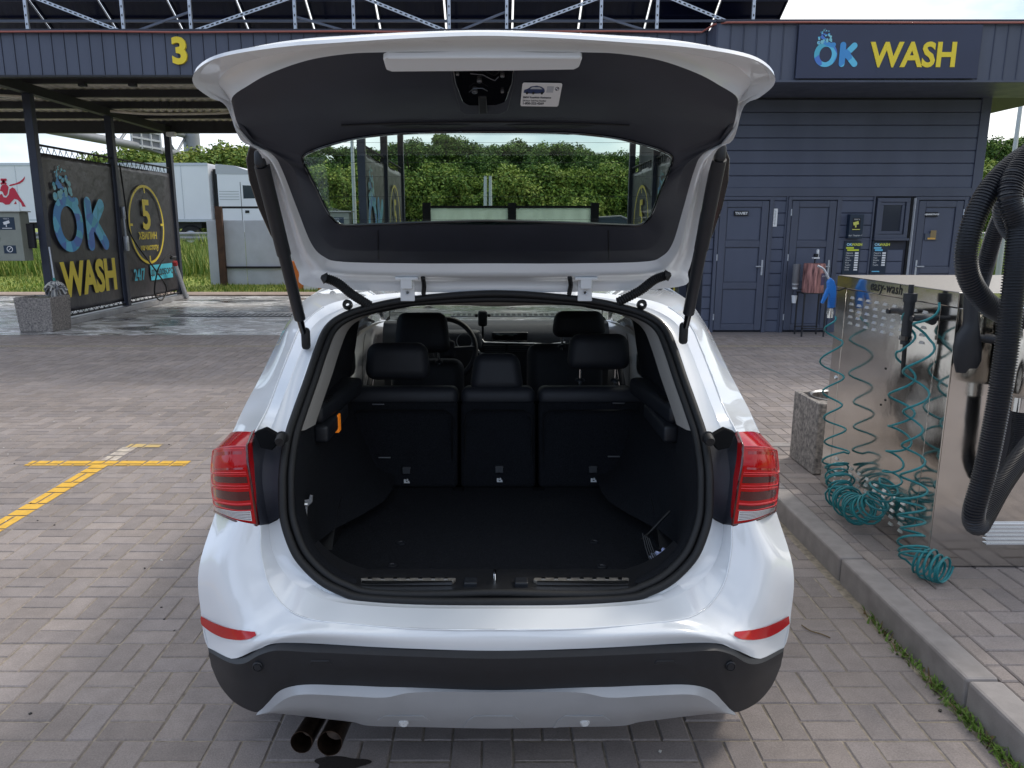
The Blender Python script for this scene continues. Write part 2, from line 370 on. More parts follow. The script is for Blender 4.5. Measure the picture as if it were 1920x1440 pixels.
def paver_size(r, zz=0):
    cx = (r[0] + r[1]) / 2; cy = (r[2] + r[3]) / 2
    zc = cy * CP + (HCAM - zz) * SP
    if zc < .2: return 0
    u = 930 + cx / zc * F; v = 720 + F * ((HCAM - zz) * CP - cy * SP) / zc
    if not (-60 < u < 1980 and 0 < v < 1500): return 0
    if abs(cx) < .86 and cy > 2.25: return 0
    if 2.1 < cy and cx < 0 and 380 < u < 1480 and v < 1330: return 0
    if 0 < cx and u < 1470 and v < 1340: return 0
    return 1 / zc ** 3
def brick_mesh(wx, wy, name, mat):
    vs, fs = brick_verts(-wx / 2, wx / 2, -wy / 2, wy / 2, 0); me = bpy.data.meshes.new(name); me.from_pydata(vs, [], fs); me.materials.append(mat); me.update(); return me
_bm = {}
def place_bricks(rs, near, parent, z, mat):
    for r in near:
        k = (round(r[1] - r[0], 3), round(r[3] - r[2], 3))
        if k not in _bm: _bm[k] = brick_mesh(k[0], k[1], 'paver', mat)
        o = bpy.data.objects.new('paver', _bm[k]); COL.objects.link(o); o.parent = parent
        o.location = ((r[0] + r[1]) / 2 + rnd.gauss(0, .0006), (r[2] + r[3]) / 2 + rnd.gauss(0, .0006), z + rnd.gauss(0, .0007)); o.rotation_euler = (rnd.gauss(0, .005), rnd.gauss(0, .005), rnd.gauss(0, .004))
def joined(rs, name, parent, z, mat, lift=.0012):
    m = MB()
    for r in rs:
        j = rnd.gauss(0, .0005); vs, fs = brick_verts(*r, z + j, jx=rnd.gauss(0, lift * 3), jy=rnd.gauss(0, lift * 3)); m.add(vs, fs[:5] + fs[5:])
    o = m.build(name, mat, parent); o['kind'] = 'stuff'; return o
bricks.sort(key=lambda r: -paver_size(r))
NB = 300
place_bricks(bricks, bricks[:NB], yard, 0, M['paver'])
joined(bricks[NB:], 'remaining_pavers', yard, 0, M['paver'])
joined(apron, 'apron_pavers', yard, 0, M['paver_far'], .0006)
# drain channel between yard and wash bays
m = MB(); m.bx(YX0, 9, YY1 - 1.2, YY1 - 1.05, -.019, -.012); struct(m.build('drain_channel', M['seam_black']))
# painted parking marks: paint lies on the brick tops only
PT = pmat('road_yellow', '#dcae42', .7, var=.12, vscale=25, bump=.3, bscale=250, bdist=.004)
PT2 = pmat('road_yellow_worn', '#d2c7b4', .8, var2='#9d938f', vscale=16)
def paint(rects, mat, name):
    m = MB()
    for (a0, a1, c0, c1) in rects:
        m.quad((a0, c0, -.003), (a1, c0, -.003), (a1, c1, -.003), (a0, c1, -.003))
        for r in bricks:
            x0 = max(a0, r[0] + CH); x1 = min(a1, r[1] - CH); y0 = max(c0, r[2] + CH); y1 = min(c1, r[3] - CH)
            if x1 - x0 > .002 and y1 - y0 > .002: m.quad((x0, y0, .0032), (x1, y0, .0032), (x1, y1, .0032), (x0, y1, .0032))
    return struct(m.build(name, mat))
paint([(-2.90, -2.785, 1.0, 5.2), (-3.39, -2.23, 5.2, 5.31)], PT, 'parking_line')
paint([(-2.90, -2.785, 5.32, 5.66)], PT2, 'parking_line_worn')
paint([(-2.88, -2.62, 5.66, 5.75)], pmat('road_yellow_faded', '#c9ab62', .8, var2='#b5a27d', vscale=20), 'parking_line_faded')
# raised island on the right with kerb stones
KX = 1.66; IE = 5.3
isl = MB(); isl.bx(KX + .12, 9.0, -1.6, IE, -.019, .095); island = struct(isl.build('island', M['joint_sand']))
m = MB()
y = -1.6
kb = []
while y < IE:
    y1 = min(y + 1.0, IE); kb.append((y, y1)); y = y1
for a, b in kb:
    k = MB(); k.bx(KX, KX + .118, a + .004, b - .004, -.018, .118); o = k.build('kerb_stone', M['kerb_concrete'], island, bevel=.012)
k = MB(); k.bx(KX, 9, IE, IE + .1, -.018, .118); k.build('kerb_stone', M['kerb_concrete'], island, bevel=.012)
ib = []
lay(KX + .122, 9.0, -1.6, IE, KX + .19, .1, ib)
ib.sort(key=lambda r: -(paver_size(r, .1)))
place_bricks(ib, ib[:150], island, .112, M['paver'])
joined(ib[150:], 'remaining_pavers', island, .112, M['paver'])
# wash bay floor, wet with foam
def wet_mat():
    m_ = bpy.data.materials.new('wet_floor'); m_.use_nodes = True; t = m_.node_tree; l = t.links.new; b = t.nodes['Principled BSDF']
    tcn = _n(t, 'ShaderNodeTexCoord'); mpn = _n(t, 'ShaderNodeMapping'); mpn.inputs['Scale'].default_value = (.55, 1.1, 1); l(tcn.outputs['Object'], mpn.inputs[0])
    n1 = _n(t, 'ShaderNodeTexNoise'); n1.inputs['Scale'].default_value = 1.1; n1.inputs['Detail'].default_value = 8; n1.inputs['Distortion'].default_value = .8; l(mpn.outputs[0], n1.inputs[0])
    r1 = _n(t, 'ShaderNodeValToRGB'); e = r1.color_ramp.elements; e[0].position = .35; e[0].color = (.05, .048, .047, 1); e[1].position = .62; e[1].color = (.42, .405, .395, 1); l(n1.outputs[0], r1.inputs[0])
    n2 = _n(t, 'ShaderNodeTexNoise'); n2.inputs['Scale'].default_value = 3.4; n2.inputs['Detail'].default_value = 9; n2.inputs['Roughness'].default_value = .7; n2.inputs['Distortion'].default_value = 1.6; l(mpn.outputs[0], n2.inputs[0])
    r2 = _n(t, 'ShaderNodeValToRGB'); e = r2.color_ramp.elements; e[0].position = .50; e[1].position = .57; l(n2.outputs[0], r2.inputs[0])
    mxn = _n(t, 'ShaderNodeMixRGB'); mxn.inputs[2].default_value = (.85, .86, .87, 1); l(r2.outputs[0], mxn.inputs[0]); l(r1.outputs[0], mxn.inputs[1]); l(mxn.outputs[0], b.inputs['Base Color'])
    mr = _n(t, 'ShaderNodeMapRange'); mr.inputs['From Min'].default_value = .38; mr.inputs['From Max'].default_value = .62; mr.inputs['To Min'].default_value = .06; mr.inputs['To Max'].default_value = .6; l(n1.outputs[0], mr.inputs[0]); l(mr.outputs[0], b.inputs['Roughness'])
    n4 = _n(t, 'ShaderNodeTexNoise'); n4.inputs['Scale'].default_value = 60; l(tcn.outputs['Object'], n4.inputs[0]); bp = _n(t, 'ShaderNodeBump'); bp.inputs['Strength'].default_value = .25; bp.inputs['Distance'].default_value = .01; l(n4.outputs[0], bp.inputs['Height']); l(bp.outputs[0], b.inputs['Normal'])
    return m_
m = MB(); m.bx(-22, 3.3, 11.905, 18.75, -.05, .0); struct(m.build('wash_bay_floor', wet_mat()))
m = MB(); m.bx(3.3, 9.0, 11.905, 12.3, -.05, .0); struct(m.build('door_apron', M['paver_far']))
m = MB(); m.bx(-24, 3.3, 18.75, 19.6, -.05, .035); struct(m.build('edge_strip', pmat('edge_conc', '#a08f83', .9, var=.2, vscale=4)))
# drain grates in the bay floors
for gx in (-4.9, .45):
    g = empty('drain_grate', (gx, 14.6, .004)); tag(g, 'dark steel drain grate in the wet bay floor %s' % ('beside the OK WASH banner' if gx < -1 else 'straight beyond the white car'), 'grate')
    f = MB()
    for s_ in (-1, 1): f.bx(-1.3, 1.3, s_ * .2 - .02, s_ * .2 + .02, 0, .012); f.bx(s_ * 1.3 - .02, s_ * 1.3 + .02, -.18, .18, 0, .012)
    f.build('frame', M['steel_dark'], g)
    f = MB(); f.bx(-1.28, 1.28, -.18, .18, -.003, .002); f.build('pit', M['black_plain'], g)
    f = MB(); f.bx(-.02, .02, -.18, .18, .002, .011); bo = f.build('bar', M['steel_dark'], g)
    for i in range(24):
        c = bo if i == 0 else bo.copy()
        if i: COL.objects.link(c)
        c.location.x = -1.23 + i * .107
# manhole cover in the yard by the doors
g = empty('manhole_cover', (4.9, 9.3, 0)); tag(g, 'round concrete manhole cover ringed by wet stains in the yard', 'manhole')
f = MB(); f.lathe([(.36, .0), (.36, .006), (.33, .008), (.325, .004), (.31, .004), (.305, .009), (0.001, .009)], n=36); f.build('cover', M['kerb_concrete'], g, 30)
f = MB(); f.lathe([(.48, .001), (.48, .005), (.37, .005), (.37, .001)], n=36); f.build('ring', M['kerb_concrete'], g, 30)
# ================================================================ the white car with its tailgate up
car = empty('car', (0, 4.0, 0), 'white compact crossover parked with its tailgate raised and boot empty', 'car')
def part(m, name, mats, smooth=35, parent=None, **k):
    p = parent or car
    return m.build(name, mats, p, smooth, W=(p is car), **k)
def parts(m, name, mats, smooth=35, parent=None, **k):
    p = parent or car
    return pieces(m, name, mats, p, smooth, W=(p is car), **k)
def row(lst): return [C(*a) for a in lst]
# opening / gutter / crease / shoulder / silhouette loops, right half, top centre -> bottom centre
c0 = [(0,548,2.68),(160,560,2.67),(240,575,2.645),(290,592,2.61),(320,615,2.575),(338,655,2.5),(357,711,2.4),(378,770,2.31),(394,820,2.24),(403,880,2.17),(404,925,2.14),(402,967,2.12),(393,1003,2.10),(377,1040,2.08),(352,1070,2.065),(325,1092,2.05),(295,1107,2.04),(255,1120,2.03),(150,1127,2.02),(0,1129,2.02)]
c1 = [(0,544,2.71),(165,554,2.71),(250,567,2.69),(305,584,2.655),(343,610,2.61),(366,655,2.53),(388,711,2.43),(409,766,2.33),(430,818,2.25),(440,880,2.18),(437,930,2.15),(428,983,2.125),(424,1022,2.09),(408,1062,2.05),(382,1092,2.02),(350,1112,2.0),(320,1124,1.985),(270,1133,1.97),(155,1140,1.96),(0,1141,1.96)]
c2 = [(0,540,2.75),(172,548,2.75),(265,558,2.75),(325,575,2.72),(366,610,2.66),(387,655,2.58),(410,714,2.475),(428,762,2.385),(453,810,2.23),(462,880,2.14),(453,935,2.115),(444,985,2.09),(442,1035,2.075),(430,1090,2.045),(405,1130,2.005),(375,1152,1.955),(340,1162,1.925),(285,1168,1.897),(160,1178,1.866),(0,1180,1.858)]
c3 = [(0,533,2.95),(175,540,2.95),(275,548,2.92),(340,562,2.88),(386,607,2.76),(406,655,2.675),(430,714,2.56),(452,764,2.455),(477,811,2.30),(500,880,2.155),(498,940,2.14),(488,976,2.10),(508,1050,2.06),(503,1120,2.02),(484,1175,1.985),(450,1197,1.928),(408,1191,1.897),(345,1187,1.872),(175,1196,1.853),(0,1200,1.849)]
c4 = [(0,520,3.3),(170,525,3.3),(275,535,3.2),(352,556,3.0),(393,605,2.89),(419,655,2.80),(448,714,2.66),(475,765,2.52),(497,812,2.38),(531,880,2.29),(530,940,2.26),(527,958,2.255),(559,1065,2.125),(555,1150,2.11),(542,1214,2.09),(498,1235,1.98),(450,1218,1.93),(395,1205,1.90),(190,1215,1.86),(0,1220,1.85)]
V0, V1, V2, V3, V4 = [row(c) for c in (c0, c1, c2, c3, c4)]
for i_ in range(11, 20): V1[i_] = C(c1[i_][0], c1[i_][1], c1[i_][2] + (.034 if i_ < 15 else .022 if i_ < 17 else .008)); V2[i_] = C(c2[i_][0], c2[i_][1], c2[i_][2] - (.008 if 11 < i_ < 17 else 0))
KR = 5
def rings(a, b):
    """column patch list for rows a..b"""
    T1 = [[V0[i], V1[i]] for i in range(a, b + 1)]; T2 = [[V1[i], V2[i]] for i in range(a, b + 1)]; T3 = [[V2[i], V3[i], V4[i]] for i in range(a, b + 1)]
    return T1, T2, T3
m = MB()
for a, b in ((0, 8), (11, 19)):
    T1, T2, T3 = rings(a, b)
    S1 = surf(T1, KR, 1); S2 = surf(T2, KR, 1); S3 = surf(T3, KR, 5)
    # rounded gutter: insert a mid column pushed inwards
    for S in (S1,):
        for r_ in S: mid = (r_[0] + r_[1]) / 2 + Vector((0, .012, -.006)); r_.insert(1, mid)
    for S in (S1, S2, S3): m.grid(S)
m.mirror()
shell = part(m, 'rear_body', M['paint'], 60)
for s_ in (1, -1):
    q = MB(); q.tube([Vector((s_ * p.x, p.y - .002, p.z)) for p in cat_rom(V2[3:9], 5)], .0035, 6); part(q, 'pillar_seam', M['paint'], 60, shell)
    q = MB(); q.tube([Vector((s_ * p.x, p.y - .001, p.z - .001)) for p in cat_rom(V2[11:], 6)], .003, 6); part(q, 'bumper_edge', M['paint'], 60, shell)
shell_bvh = bvh_of(shell)
# ---- black inner panel beside each tail light (rows 8..11, gutter to crease)
m = MB()
T1, T2, T3 = rings(8, 11)
S1 = surf(T1, 6, 1); S2 = surf(T2, 6, 1)
for r_ in S1: r_.insert(1, (r_[0] + r_[1]) / 2 + Vector((0, .01, 0)))
m.grid(S1); m.grid(S2)
back = [[V2[i] + Vector((0, .004, 0)) * 0, V3[i] + Vector((-.01, .06, 0)), V4[i] + Vector((-.02, .03, 0))] for i in range(8, 12)]
m.grid(surf(back, 6, 3)); m.mirror()
parts(m, 'light_recess_panel', M['trim_plastic'], 40, merge=.0005)
m = MB()
for s_ in (1, -1):
    pts = [C(s_ * h, y_, Y_) for h, y_, Y_ in ((400, 822, 2.19), (432, 804, 2.20), (452, 812, 2.195), (440, 840, 2.15), (418, 845, 2.16))]
    m.prism(pts if s_ > 0 else pts[::-1], (0, .03, 0))
parts(m, 'bracket', M['matte_black'], bevel=.003)
for s_ in (1, -1):
    m = MB(); p = C(s_ * 402, 826, 2.15); m.lathe([(.001, -.012), (.013, -.012), (.016, -.004), (.016, .02), (.02, .022)], p, (0, 1, .2), 16); part(m, 'bump_stop', M['rubber'])
    m = MB(); p = U(651 if s_ < 0 else 1204, 570, 2.62); m.lathe([(.006, .01), (.008, -.004), (.015, -.006), (.018, .004), (.018, .012)], p, (0, 1, -.5), 18); part(m, 'grommet', M['rubber'])
# ---- tail lights: faceted red lens, dark bars, clear strip
LT = [[(455,810,2.22),(470,809,2.25),(484,809,2.30),(495,811,2.39)],
      [(465,836,2.135),(497,837,2.145),(521,841,2.2),(530,847,2.31)],
      [(463,870,2.115),(497,872,2.125),(525,875,2.18),(533,880,2.30)],
      [(457,905,2.105),(492,907,2.115),(523,909,2.17),(533,911,2.29)],
      [(451,945,2.095),(487,948,2.105),(519,945,2.16),(529,942,2.28)],
      [(445,985,2.09),(482,978,2.10),(511,966,2.15),(526,959,2.26)]]
def light(s_):
    ctr = 928
    tl = empty('x', (0, 0, 0)); bpy.data.objects.remove(tl)
    P = [[C(s_ * a, b, c) for a, b, c in r_] for r_ in LT]
    top = surf(P[0:2], 1, 8); low = surf(P[1:], 8, 8)
    top = [[top[0][j].lerp(top[1][j], t) for j in range(len(top[0]))] for t in (0, .25, .5, .75, 1)]
    nl = len(low) - 1; nc = len(low[0]) - 1
    def E(u, v, off=0.0):              # u down 0..1, v inner->outer 0..1
        fu = min(nl - 1e-6, u * nl); fv = min(nc - 1e-6, v * nc); i = int(fu); j = int(fv); a = fu - i; b = fv - j
        p = low[i][j] * (1 - a) * (1 - b) + low[i + 1][j] * a * (1 - b) + low[i][j + 1] * (1 - a) * b + low[i + 1][j + 1] * a * b
        nrm = (low[i][j + 1] - low[i][j]).cross(low[i + 1][j] - low[i][j]).normalized()
        if nrm.y > 0: nrm = -nrm
        return p + nrm * off
    b = MB(); fl = (s_ < 0)
    b.grid(top, flip=fl); b.grid(low, flip=fl)
    edge = [r_[0] for r_ in top] + [r_[0] for r_ in low[1:]]
    b.grid([edge, [p + Vector((0, .05, 0)) for p in edge]], flip=not fl)
    bot = low[-1]; b.grid([bot, [p + Vector((0, .05, .004)) for p in bot]], flip=fl)
    base = part(b, 'tail_light', M['red_lens'], 25, merge=.0003)
    def strip(nm, mat, u0, u1, v0, v1, off, curve=0.0, n=14):
        q = MB(); G = []
        for k in range(n + 1):
            v = v0 + (v1 - v0) * k / n; w_ = curve * (k / n) ** 2
            e = min(1, (1 - k / n) * 6) if curve else 1
            mid = (u0 + u1) / 2 - w_
            G.append([E(mid - (u1 - u0) / 2 * (e ** .5), v, off), E(mid + (u1 - u0) / 2 * (e ** .5), v, off)])
        q.grid(G, flip=not fl); part(q, nm, mat, 30, base)
    strip('lamp_bar', M['red_dark'], .42, .50, .06, .72, .0012, .05)
    strip('lamp_bar', M['red_dark'], .60, .70, .06, .78, .0012, .06)
    strip('lamp_bar', M['red_dark'], .76, .81, .06, .8, .0012, .03)
    strip('lamp_panel', M['red_mid'], .07, .32, .1, .8, .0008, .03)
    strip('clear_strip', M['clear_lens'], .83, .955, .08, .93, .0012, 0)
    for u0, u1, v1 in ((.385, .535, .78), (.565, .735, .84), (.745, .82, .86), (.04, .36, .88)):
        pth = [E(u0 - .0 - .05 * (v / v1) ** 2, v, .0016) for v in [.05 + (v1 - .05) * i / 10 for i in range(11)]]; pth += [E((u0 + u1) / 2 - .05 + (u1 - u0) / 2 * math.sin(a), v1 + .05 * math.cos(a), .0016) for a in [R(-60 + 30 * i) for i in range(5)]]; pth += [E(u1 - .05 * (v / v1) ** 2, v, .0016) for v in [v1 - (v1 - .05) * i / 10 for i in range(11)]]
        q = MB(); q.tube(pth, .0011, 5); part(q, 'lens_contour', pmat('lens_line', '#e8474c', .25), 60, base)
    for k in range(5): strip('strip_line', M['red_dark'], .845 + k * .022, .851 + k * .022, .09, .92, .0022, 0)
    q = MB(); q.tube([p + Vector((0, -.001, 0)) for p in edge], .0035, 6); q.tube([E(1, j / 20) for j in range(21)], .0035, 6); part(q, 'light_rim', M['red_dark'], 60, base)
    q = MB(); q.tube([E(0, j / 20, .0005) for j in range(21)], .0012, 5); part(q, 'lens_edge', pmat('lens_edge', '#e2707a', .2), 60, base)
light(1); light(-1)
# ---- lower bumper: black cladding, silver skid
tp = [(542,1214,2.09),(498,1235,1.98),(470,1229,1.95),(442,1214,1.925),(417,1206,1.91),(395,1205,1.90),(340,1208,1.885),(285,1210,1.875),(160,1216,1.86),(0,1220,1.85)]
bt = [(536,1249,2.12),(521,1283,2.09),(499,1311,2.05),(474,1328,2.01),(448,1335,1.975),(430,1318,1.945),(405,1294,1.915),(363,1284,1.895),(160,1289,1.872),(0,1294,1.868)]
m = MB(); G = []
for a, b in zip(tp, bt):
    A = C(*a); B = C(*b); f = 1 if a[0] < 480 else .5
    q1 = C(a[0] + (b[0] - a[0]) * .16, a[1] + 15 * f, a[2] - .022 * f); q2 = C(a[0] + (b[0] - a[0]) * .6, a[1] + (b[1] - a[1]) * .62, (a[2] + b[2]) / 2 - .022 * f)
    G.append([A, q1, q1.lerp(q2, .5) + Vector((0, -.003, 0)), q2, B])
cl = surf(G, 4, 1)
m.grid(cl); m.grid([[r_[-1], r_[-1] + Vector((-.22 if r_[-1].x > .5 else -.05, .03, .02))] for r_ in cl])
m.mirror(); clad = part(m, 'bumper_cladding', M['black_plastic'], 30, merge=.0005); clad_bvh = bvh_of(clad)
st = [(448,1335,1.975),(430,1318,1.945),(405,1294,1.915),(363,1284,1.895),(285,1285,1.885),(215,1288,1.878),(160,1289,1.874),(0,1294,1.868)]
sm_ = [(449,1336,1.972),(422,1327,1.935),(394,1309,1.9),(360,1302,1.878),(285,1305,1.868),(213,1308,1.862),(150,1298,1.862),(0,1298,1.858)]
sb = [(450,1337,1.99),(426,1337,1.99),(378,1341,1.985),(320,1348,1.98),(270,1354,1.975),(238,1361,1.96),(150,1363,1.955),(0,1366,1.95)]
m = MB(); a = surf([[C(*x), C(*y)] for x, y in zip(st, sm_)], 5, 1); m.grid(a)
G = []
for y, z in zip(sm_, sb): p = C(*y); q = C(*z); G.append([p, p.lerp(q, .5) + Vector((0, -.012, 0)), q])
b = surf(G, 5, 3); m.grid(b); m.grid([[r_[-1], r_[-1] + Vector((0, .15, .02))] for r_ in b]); m.mirror()
skid = part(m, 'skid_plate', M['skid_silver'], 24, merge=.0005); skid_bvh = bvh_of(skid)
def patch(bvh, pts, off, name, mat, parent, depth=.004, **k):
    q = [hit(bvh, x, y, off) for x, y in pts]
    if any(p is None for p in q): q = [p for p in q if p is not None]
    if len(q) < 3: return None
    mm = MB(); mm.prism(q, (0, depth, 0)); return part(mm, name, mat, None, parent, **k)
# embossed scallops, parking sensors, tow covers, reflectors
for cx in (757, 926, 1095):
    pts = [(cx - 58, 1364), (cx - 50, 1350), (cx - 36, 1341), (cx + 36, 1341), (cx + 50, 1350), (cx + 58, 1364)]
    patch(skid_bvh, pts, .0025, 'embossed_panel', M['skid_silver'], skid, bevel=.002)
for cx, cy, b_, mt in ((757, 1353, skid_bvh, 'skid_silver'), (1096, 1352, skid_bvh, 'skid_silver'), (485, 1248, clad_bvh, 'black_plastic'), (1368, 1247, clad_bvh, 'black_plastic')):
    p = hit(b_, cx, cy, .003) + Vector((0, -.005, 0)); q = MB(); q.lathe([(.0145, .012), (.0145, .001), (.0125, -.001), (.0115, .001), (.0105, .001), (.0095, -.002), (.001, -.002)], p, (0, 1, .25 if cy > 1300 else 0), 20)
    part(q, 'parking_sensor', M['clear_lens'] if cy > 1300 else M[mt], 40)
for cx in (601, 1247):
    w_ = 20
    o = patch(clad_bvh, [(cx - w_, 1287), (cx - w_ - 1, 1244), (cx - w_ + 4, 1238), (cx + w_ - 4, 1238), (cx + w_ + 1, 1244), (cx + w_, 1287)], .003, 'tow_eye_cover', M['black_plastic'], clad, depth=.006, bevel=.002)
for s_ in (1, -1):
    tpc = [(438,1186),(470,1179),(500,1171),(530,1160),(552,1149)]; btc = [(438,1188),(462,1203),(500,1202),(530,1189),(555,1168)]
    for ins, off, nm, mt in ((0, .0012, 'reflector_surround', 'paint'), (1, .0042, 'reflector', 'red_lens')):
        q = MB(); G = []
        TT = cat_rom([(a, b, 0) for a, b in tpc], 6); BB = cat_rom([(a, b, 0) for a, b in btc], 6)
        for k in range(len(TT)):
            col = []
            if ins and (k < 2 or k > len(TT) - 2): continue
            for t in (0, .25, .5, .75, 1):
                t2 = .16 + .68 * t if ins else t
                x = TT[k].x + (BB[k].x - TT[k].x) * t2; y = TT[k].y + (BB[k].y - TT[k].y) * t2; h = None; x_ = x
                while h is None and x_ > x - 40: h = hit(shell_bvh, 928 + s_ * x_, y, off); x_ -= 1.0
                if h is None: h = C(s_ * x, y, 2.1)
                col.append(h)
            G.append(col)
        q.grid(G, flip=s_ < 0); part(q, nm, M[mt], 60, shell)
# exhaust tips
for (x0, y0, x1, y1, r0) in ((597, 1335, 565, 1392, 23), (640, 1340, 618, 1394, 26)):
    q = MB(); a = U(x0 + 8, y0 - 10, 2.20); b = U(x1, y1, 1.98); rr = r0 * 2.05 / F
    d = (a - b).normalized()
    q.lathe([(rr * .9, -.25), (rr * .95, -.05), (rr, -.008), (rr, 0), (rr * .95, .0), (rr * .9, -.01), (rr * .88, -.09), (.001, -.1)], b, -d, 28)
    part(q, 'exhaust_pipe', pmat('exhaust', '#4c4038', .38, metal=.9, var=.5, vscale=40), 40)
q = MB(); q.bx(-.62, .62, 2.25, 2.7, .24, .33); q.rbox((-.35, 2.45, .3), (.5, .35, .16), .05); part(q, 'silencer', pmat('underbody', '#1a1a1b', .8), 40)
# ---- sides, roof, bonnet
def tgt(zr): return zr
low_idx = [6, 7, 8, 9, 10, 11, 12, 13, 14]
tx = {6: (.855, 1.09), 7: (.878, 1.0), 8: (.89, .92), 9: (.897, .82), 10: (.9, .74), 11: (.902, .65), 12: (.905, .55), 13: (.905, .46), 14: (.9, .38)}
stY = [2.95, 3.4, 3.9, 4.4, 4.9, 5.3, 5.7, 6.0, 6.2, 6.3]
sc = [1, 1, 1, 1, 1, .995, .97, .91, .8, .62]
zs = [0, -.02, -.03, -.03, -.04, -.06, -.10, -.14, -.2, -.24]
T = []
for i in low_idx:
    X, Z = tx[i]; r_ = [V4[i].copy()]
    for Y_, k, dz in zip(stY, sc, zs): f = max(0, (Z - .55) / .54); r_.append(Vector((X * k, Y_, Z + dz * f)))
    T.append(r_)
r_ = [C(536, 1249, 2.12)] + [Vector((.885 * k, Y_, .27)) for Y_, k in zip(stY, sc)]; T.append(r_)
G = surf(T, 4, 6)
WH = [(2.72, .335), (5.48, .335)]
m = MB(); nv = len(G[0]); vs_ = [p for r in G for p in r]; fs_ = []
for i in range(len(G) - 1):
    for j in range(nv - 1):
        c_ = (G[i][j] + G[i + 1][j + 1]) / 2
        if any((c_.y - wy) ** 2 + (c_.z - wz) ** 2 < .375 ** 2 for wy, wz in WH): continue
        fs_.append((i * nv + j, (i + 1) * nv + j, (i + 1) * nv + j + 1, i * nv + j + 1))
m.add(vs_, fs_)
side_bvh = BVHTree.FromPolygons([Vector(v) for v in m.v], m.f)
m.mirror(); parts(m, 'side_panel', M['paint'], 35)
def side_pt(y, z, s_, off=.001):
    loc, n, i, d = side_bvh.ray_cast(Vector((3, y, z)), Vector((-1, 0, 0)))
    return None if loc is None else Vector((s_ * (loc.x + off), loc.y, loc.z))
for s_ in (1, -1):
    for pth in ([(3.42 - .10 * max(0, (z - .75)), z) for z in [1.04 - .05 * k for k in range(13)]], [(4.22, z) for z in [1.04 - .05 * k for k in range(13)]], [(5.02, z) for z in [.98 - .05 * k for k in range(12)]], [(3.42 + .1 * k, .44) for k in range(17)]):
        P_ = [side_pt(y, z, s_, .0005) for y, z in pth]; P_ = [p for p in P_ if p is not None]
        if len(P_) > 2: q = MB(); q.tube(P_, .003, 5); part(q, 'door_gap', M['black_plain'], 60)
    for y in (3.62, 4.42):
        p = side_pt(y, .93, s_, .012)
        if p is not None: q = MB(); q.rbox(p, (.03, .17, .03), .012); part(q, 'door_handle', M['paint'], 60)
for s_ in (1, -1):
    for wy, wz in WH:
        q = MB(); q.tube([(s_ * .893, wy + .385 * math.cos(a), wz + .385 * math.sin(a)) for a in [R(-20 + i * 11) for i in range(21)]], .028, 8); part(q, 'arch_trim', M['black_plastic'], 50)
        q = MB(); q.lathe([(.40, -.30), (.40, 0)], (s_ * .86, wy, wz), (s_, 0, 0), 28); q.lathe([(.001, -.3), (.40, -.3)], (s_ * .86, wy, wz), (s_, 0, 0), 28); part(q, 'arch_liner', M['black_plain'], 40)
        q = MB(); q.lathe([(.21, -.10), (.30, -.105), (.328, -.085), (.335, -.05), (.335, .05), (.328, .085), (.30, .105), (.235, .1), (.225, .07)], (s_ * .775, wy, wz), (s_, 0, 0), 40)
        wh = part(q, 'wheel', M['rubber'], 40)
        q = MB(); q.lathe([(.228, -.09), (.228, .085), (.215, .09), (.2, .06), (.2, -.05), (.05, -.02)], (s_ * .775, wy, wz), (s_, 0, 0), 32)
        for k in range(5): a = 2 * math.pi * k / 5; q.bar((s_ * .83, wy + .03 * math.cos(a), wz + .03 * math.sin(a)), (s_ * .85, wy + .215 * math.cos(a), wz + .215 * math.sin(a)), .05, .03, up=(1, 0, 0))
        part(q, 'rim', M['skid_silver'], 40, wh)
# greenhouse
railP = [V4[3].copy(), Vector((.715, 3.3, 1.44)), Vector((.70, 3.8, 1.455)), Vector((.69, 4.25, 1.45)), Vector((.675, 4.6, 1.42)), Vector((.74, 5.0, 1.22)), Vector((.80, 5.38, 1.03))]
beltP = [V4[6].copy(), Vector((.856, 3.1, 1.075)), Vector((.855, 3.6, 1.06)), Vector((.855, 4.2, 1.055)), Vector((.853, 4.7, 1.045)), Vector((.845, 5.1, 1.035)), Vector((.82, 5.4, 1.02))]
rl = cat_rom(railP, 10); bl = cat_rom(beltP, 10)
mw, mg, mi_ = MB(), MB(), MB()
V5 = [V4[4], V4[5]]
for k in range(len(rl) - 1):
    a, b, c_, d = rl[k], rl[k + 1], bl[k], bl[k + 1]; ym = (a.y + c_.y) / 2
    def pt(t, q, w2): p = q.lerp(w2, t); p.x += .012 * math.sin(t * math.pi); return p
    pil = ym < 2.98 or 3.38 < ym < 3.5 or 4.16 < ym < 4.28 or k >= len(rl) - 3
    ts = [0, .08, .35, .65, .93, 1]
    for i in range(5):
        q = [pt(ts[i], a, c_), pt(ts[i], b, d), pt(ts[i + 1], b, d), pt(ts[i + 1], a, c_)]
        if pil or i in (0, 4): (mw).quad(*q, mi=0 if (ym < 2.98 or i == 0 or k >= len(rl) - 8) else 1)
        else: mg.quad(*q)
        if pil or i in (0, 4): mi_.quad(*[Vector((v.x - .045, v.y, v.z)) for v in q], mi=0)
mw.mirror(); mg.mirror(); mi_.mirror()
parts(mw, 'window_frame', [M['paint'], M['gloss_black']], 40); parts(mg, 'side_window', M['dark_glass'], 60); parts(mi_, 'pillar_trim', M['headliner'], 40)
T = [[V4[j].copy() for j in range(4)]] + [[Vector((x * k, Y_, z - .012 * x * x * 4)) for x, z in ((0, zc_), (.32, zc_ - .004), (.56, zc_ - .015), (.715, zc_ - .05))] for Y_, zc_, k in ((3.6, 1.507, .99), (4.0, 1.512, .98), (4.4, 1.495, .96), (4.62, 1.465, .95))]
Gr = surf(T, 5, 4); m = MB(); m.grid(Gr); m.mirror(); part(m, 'roof', M['paint'], 40, merge=.0005)
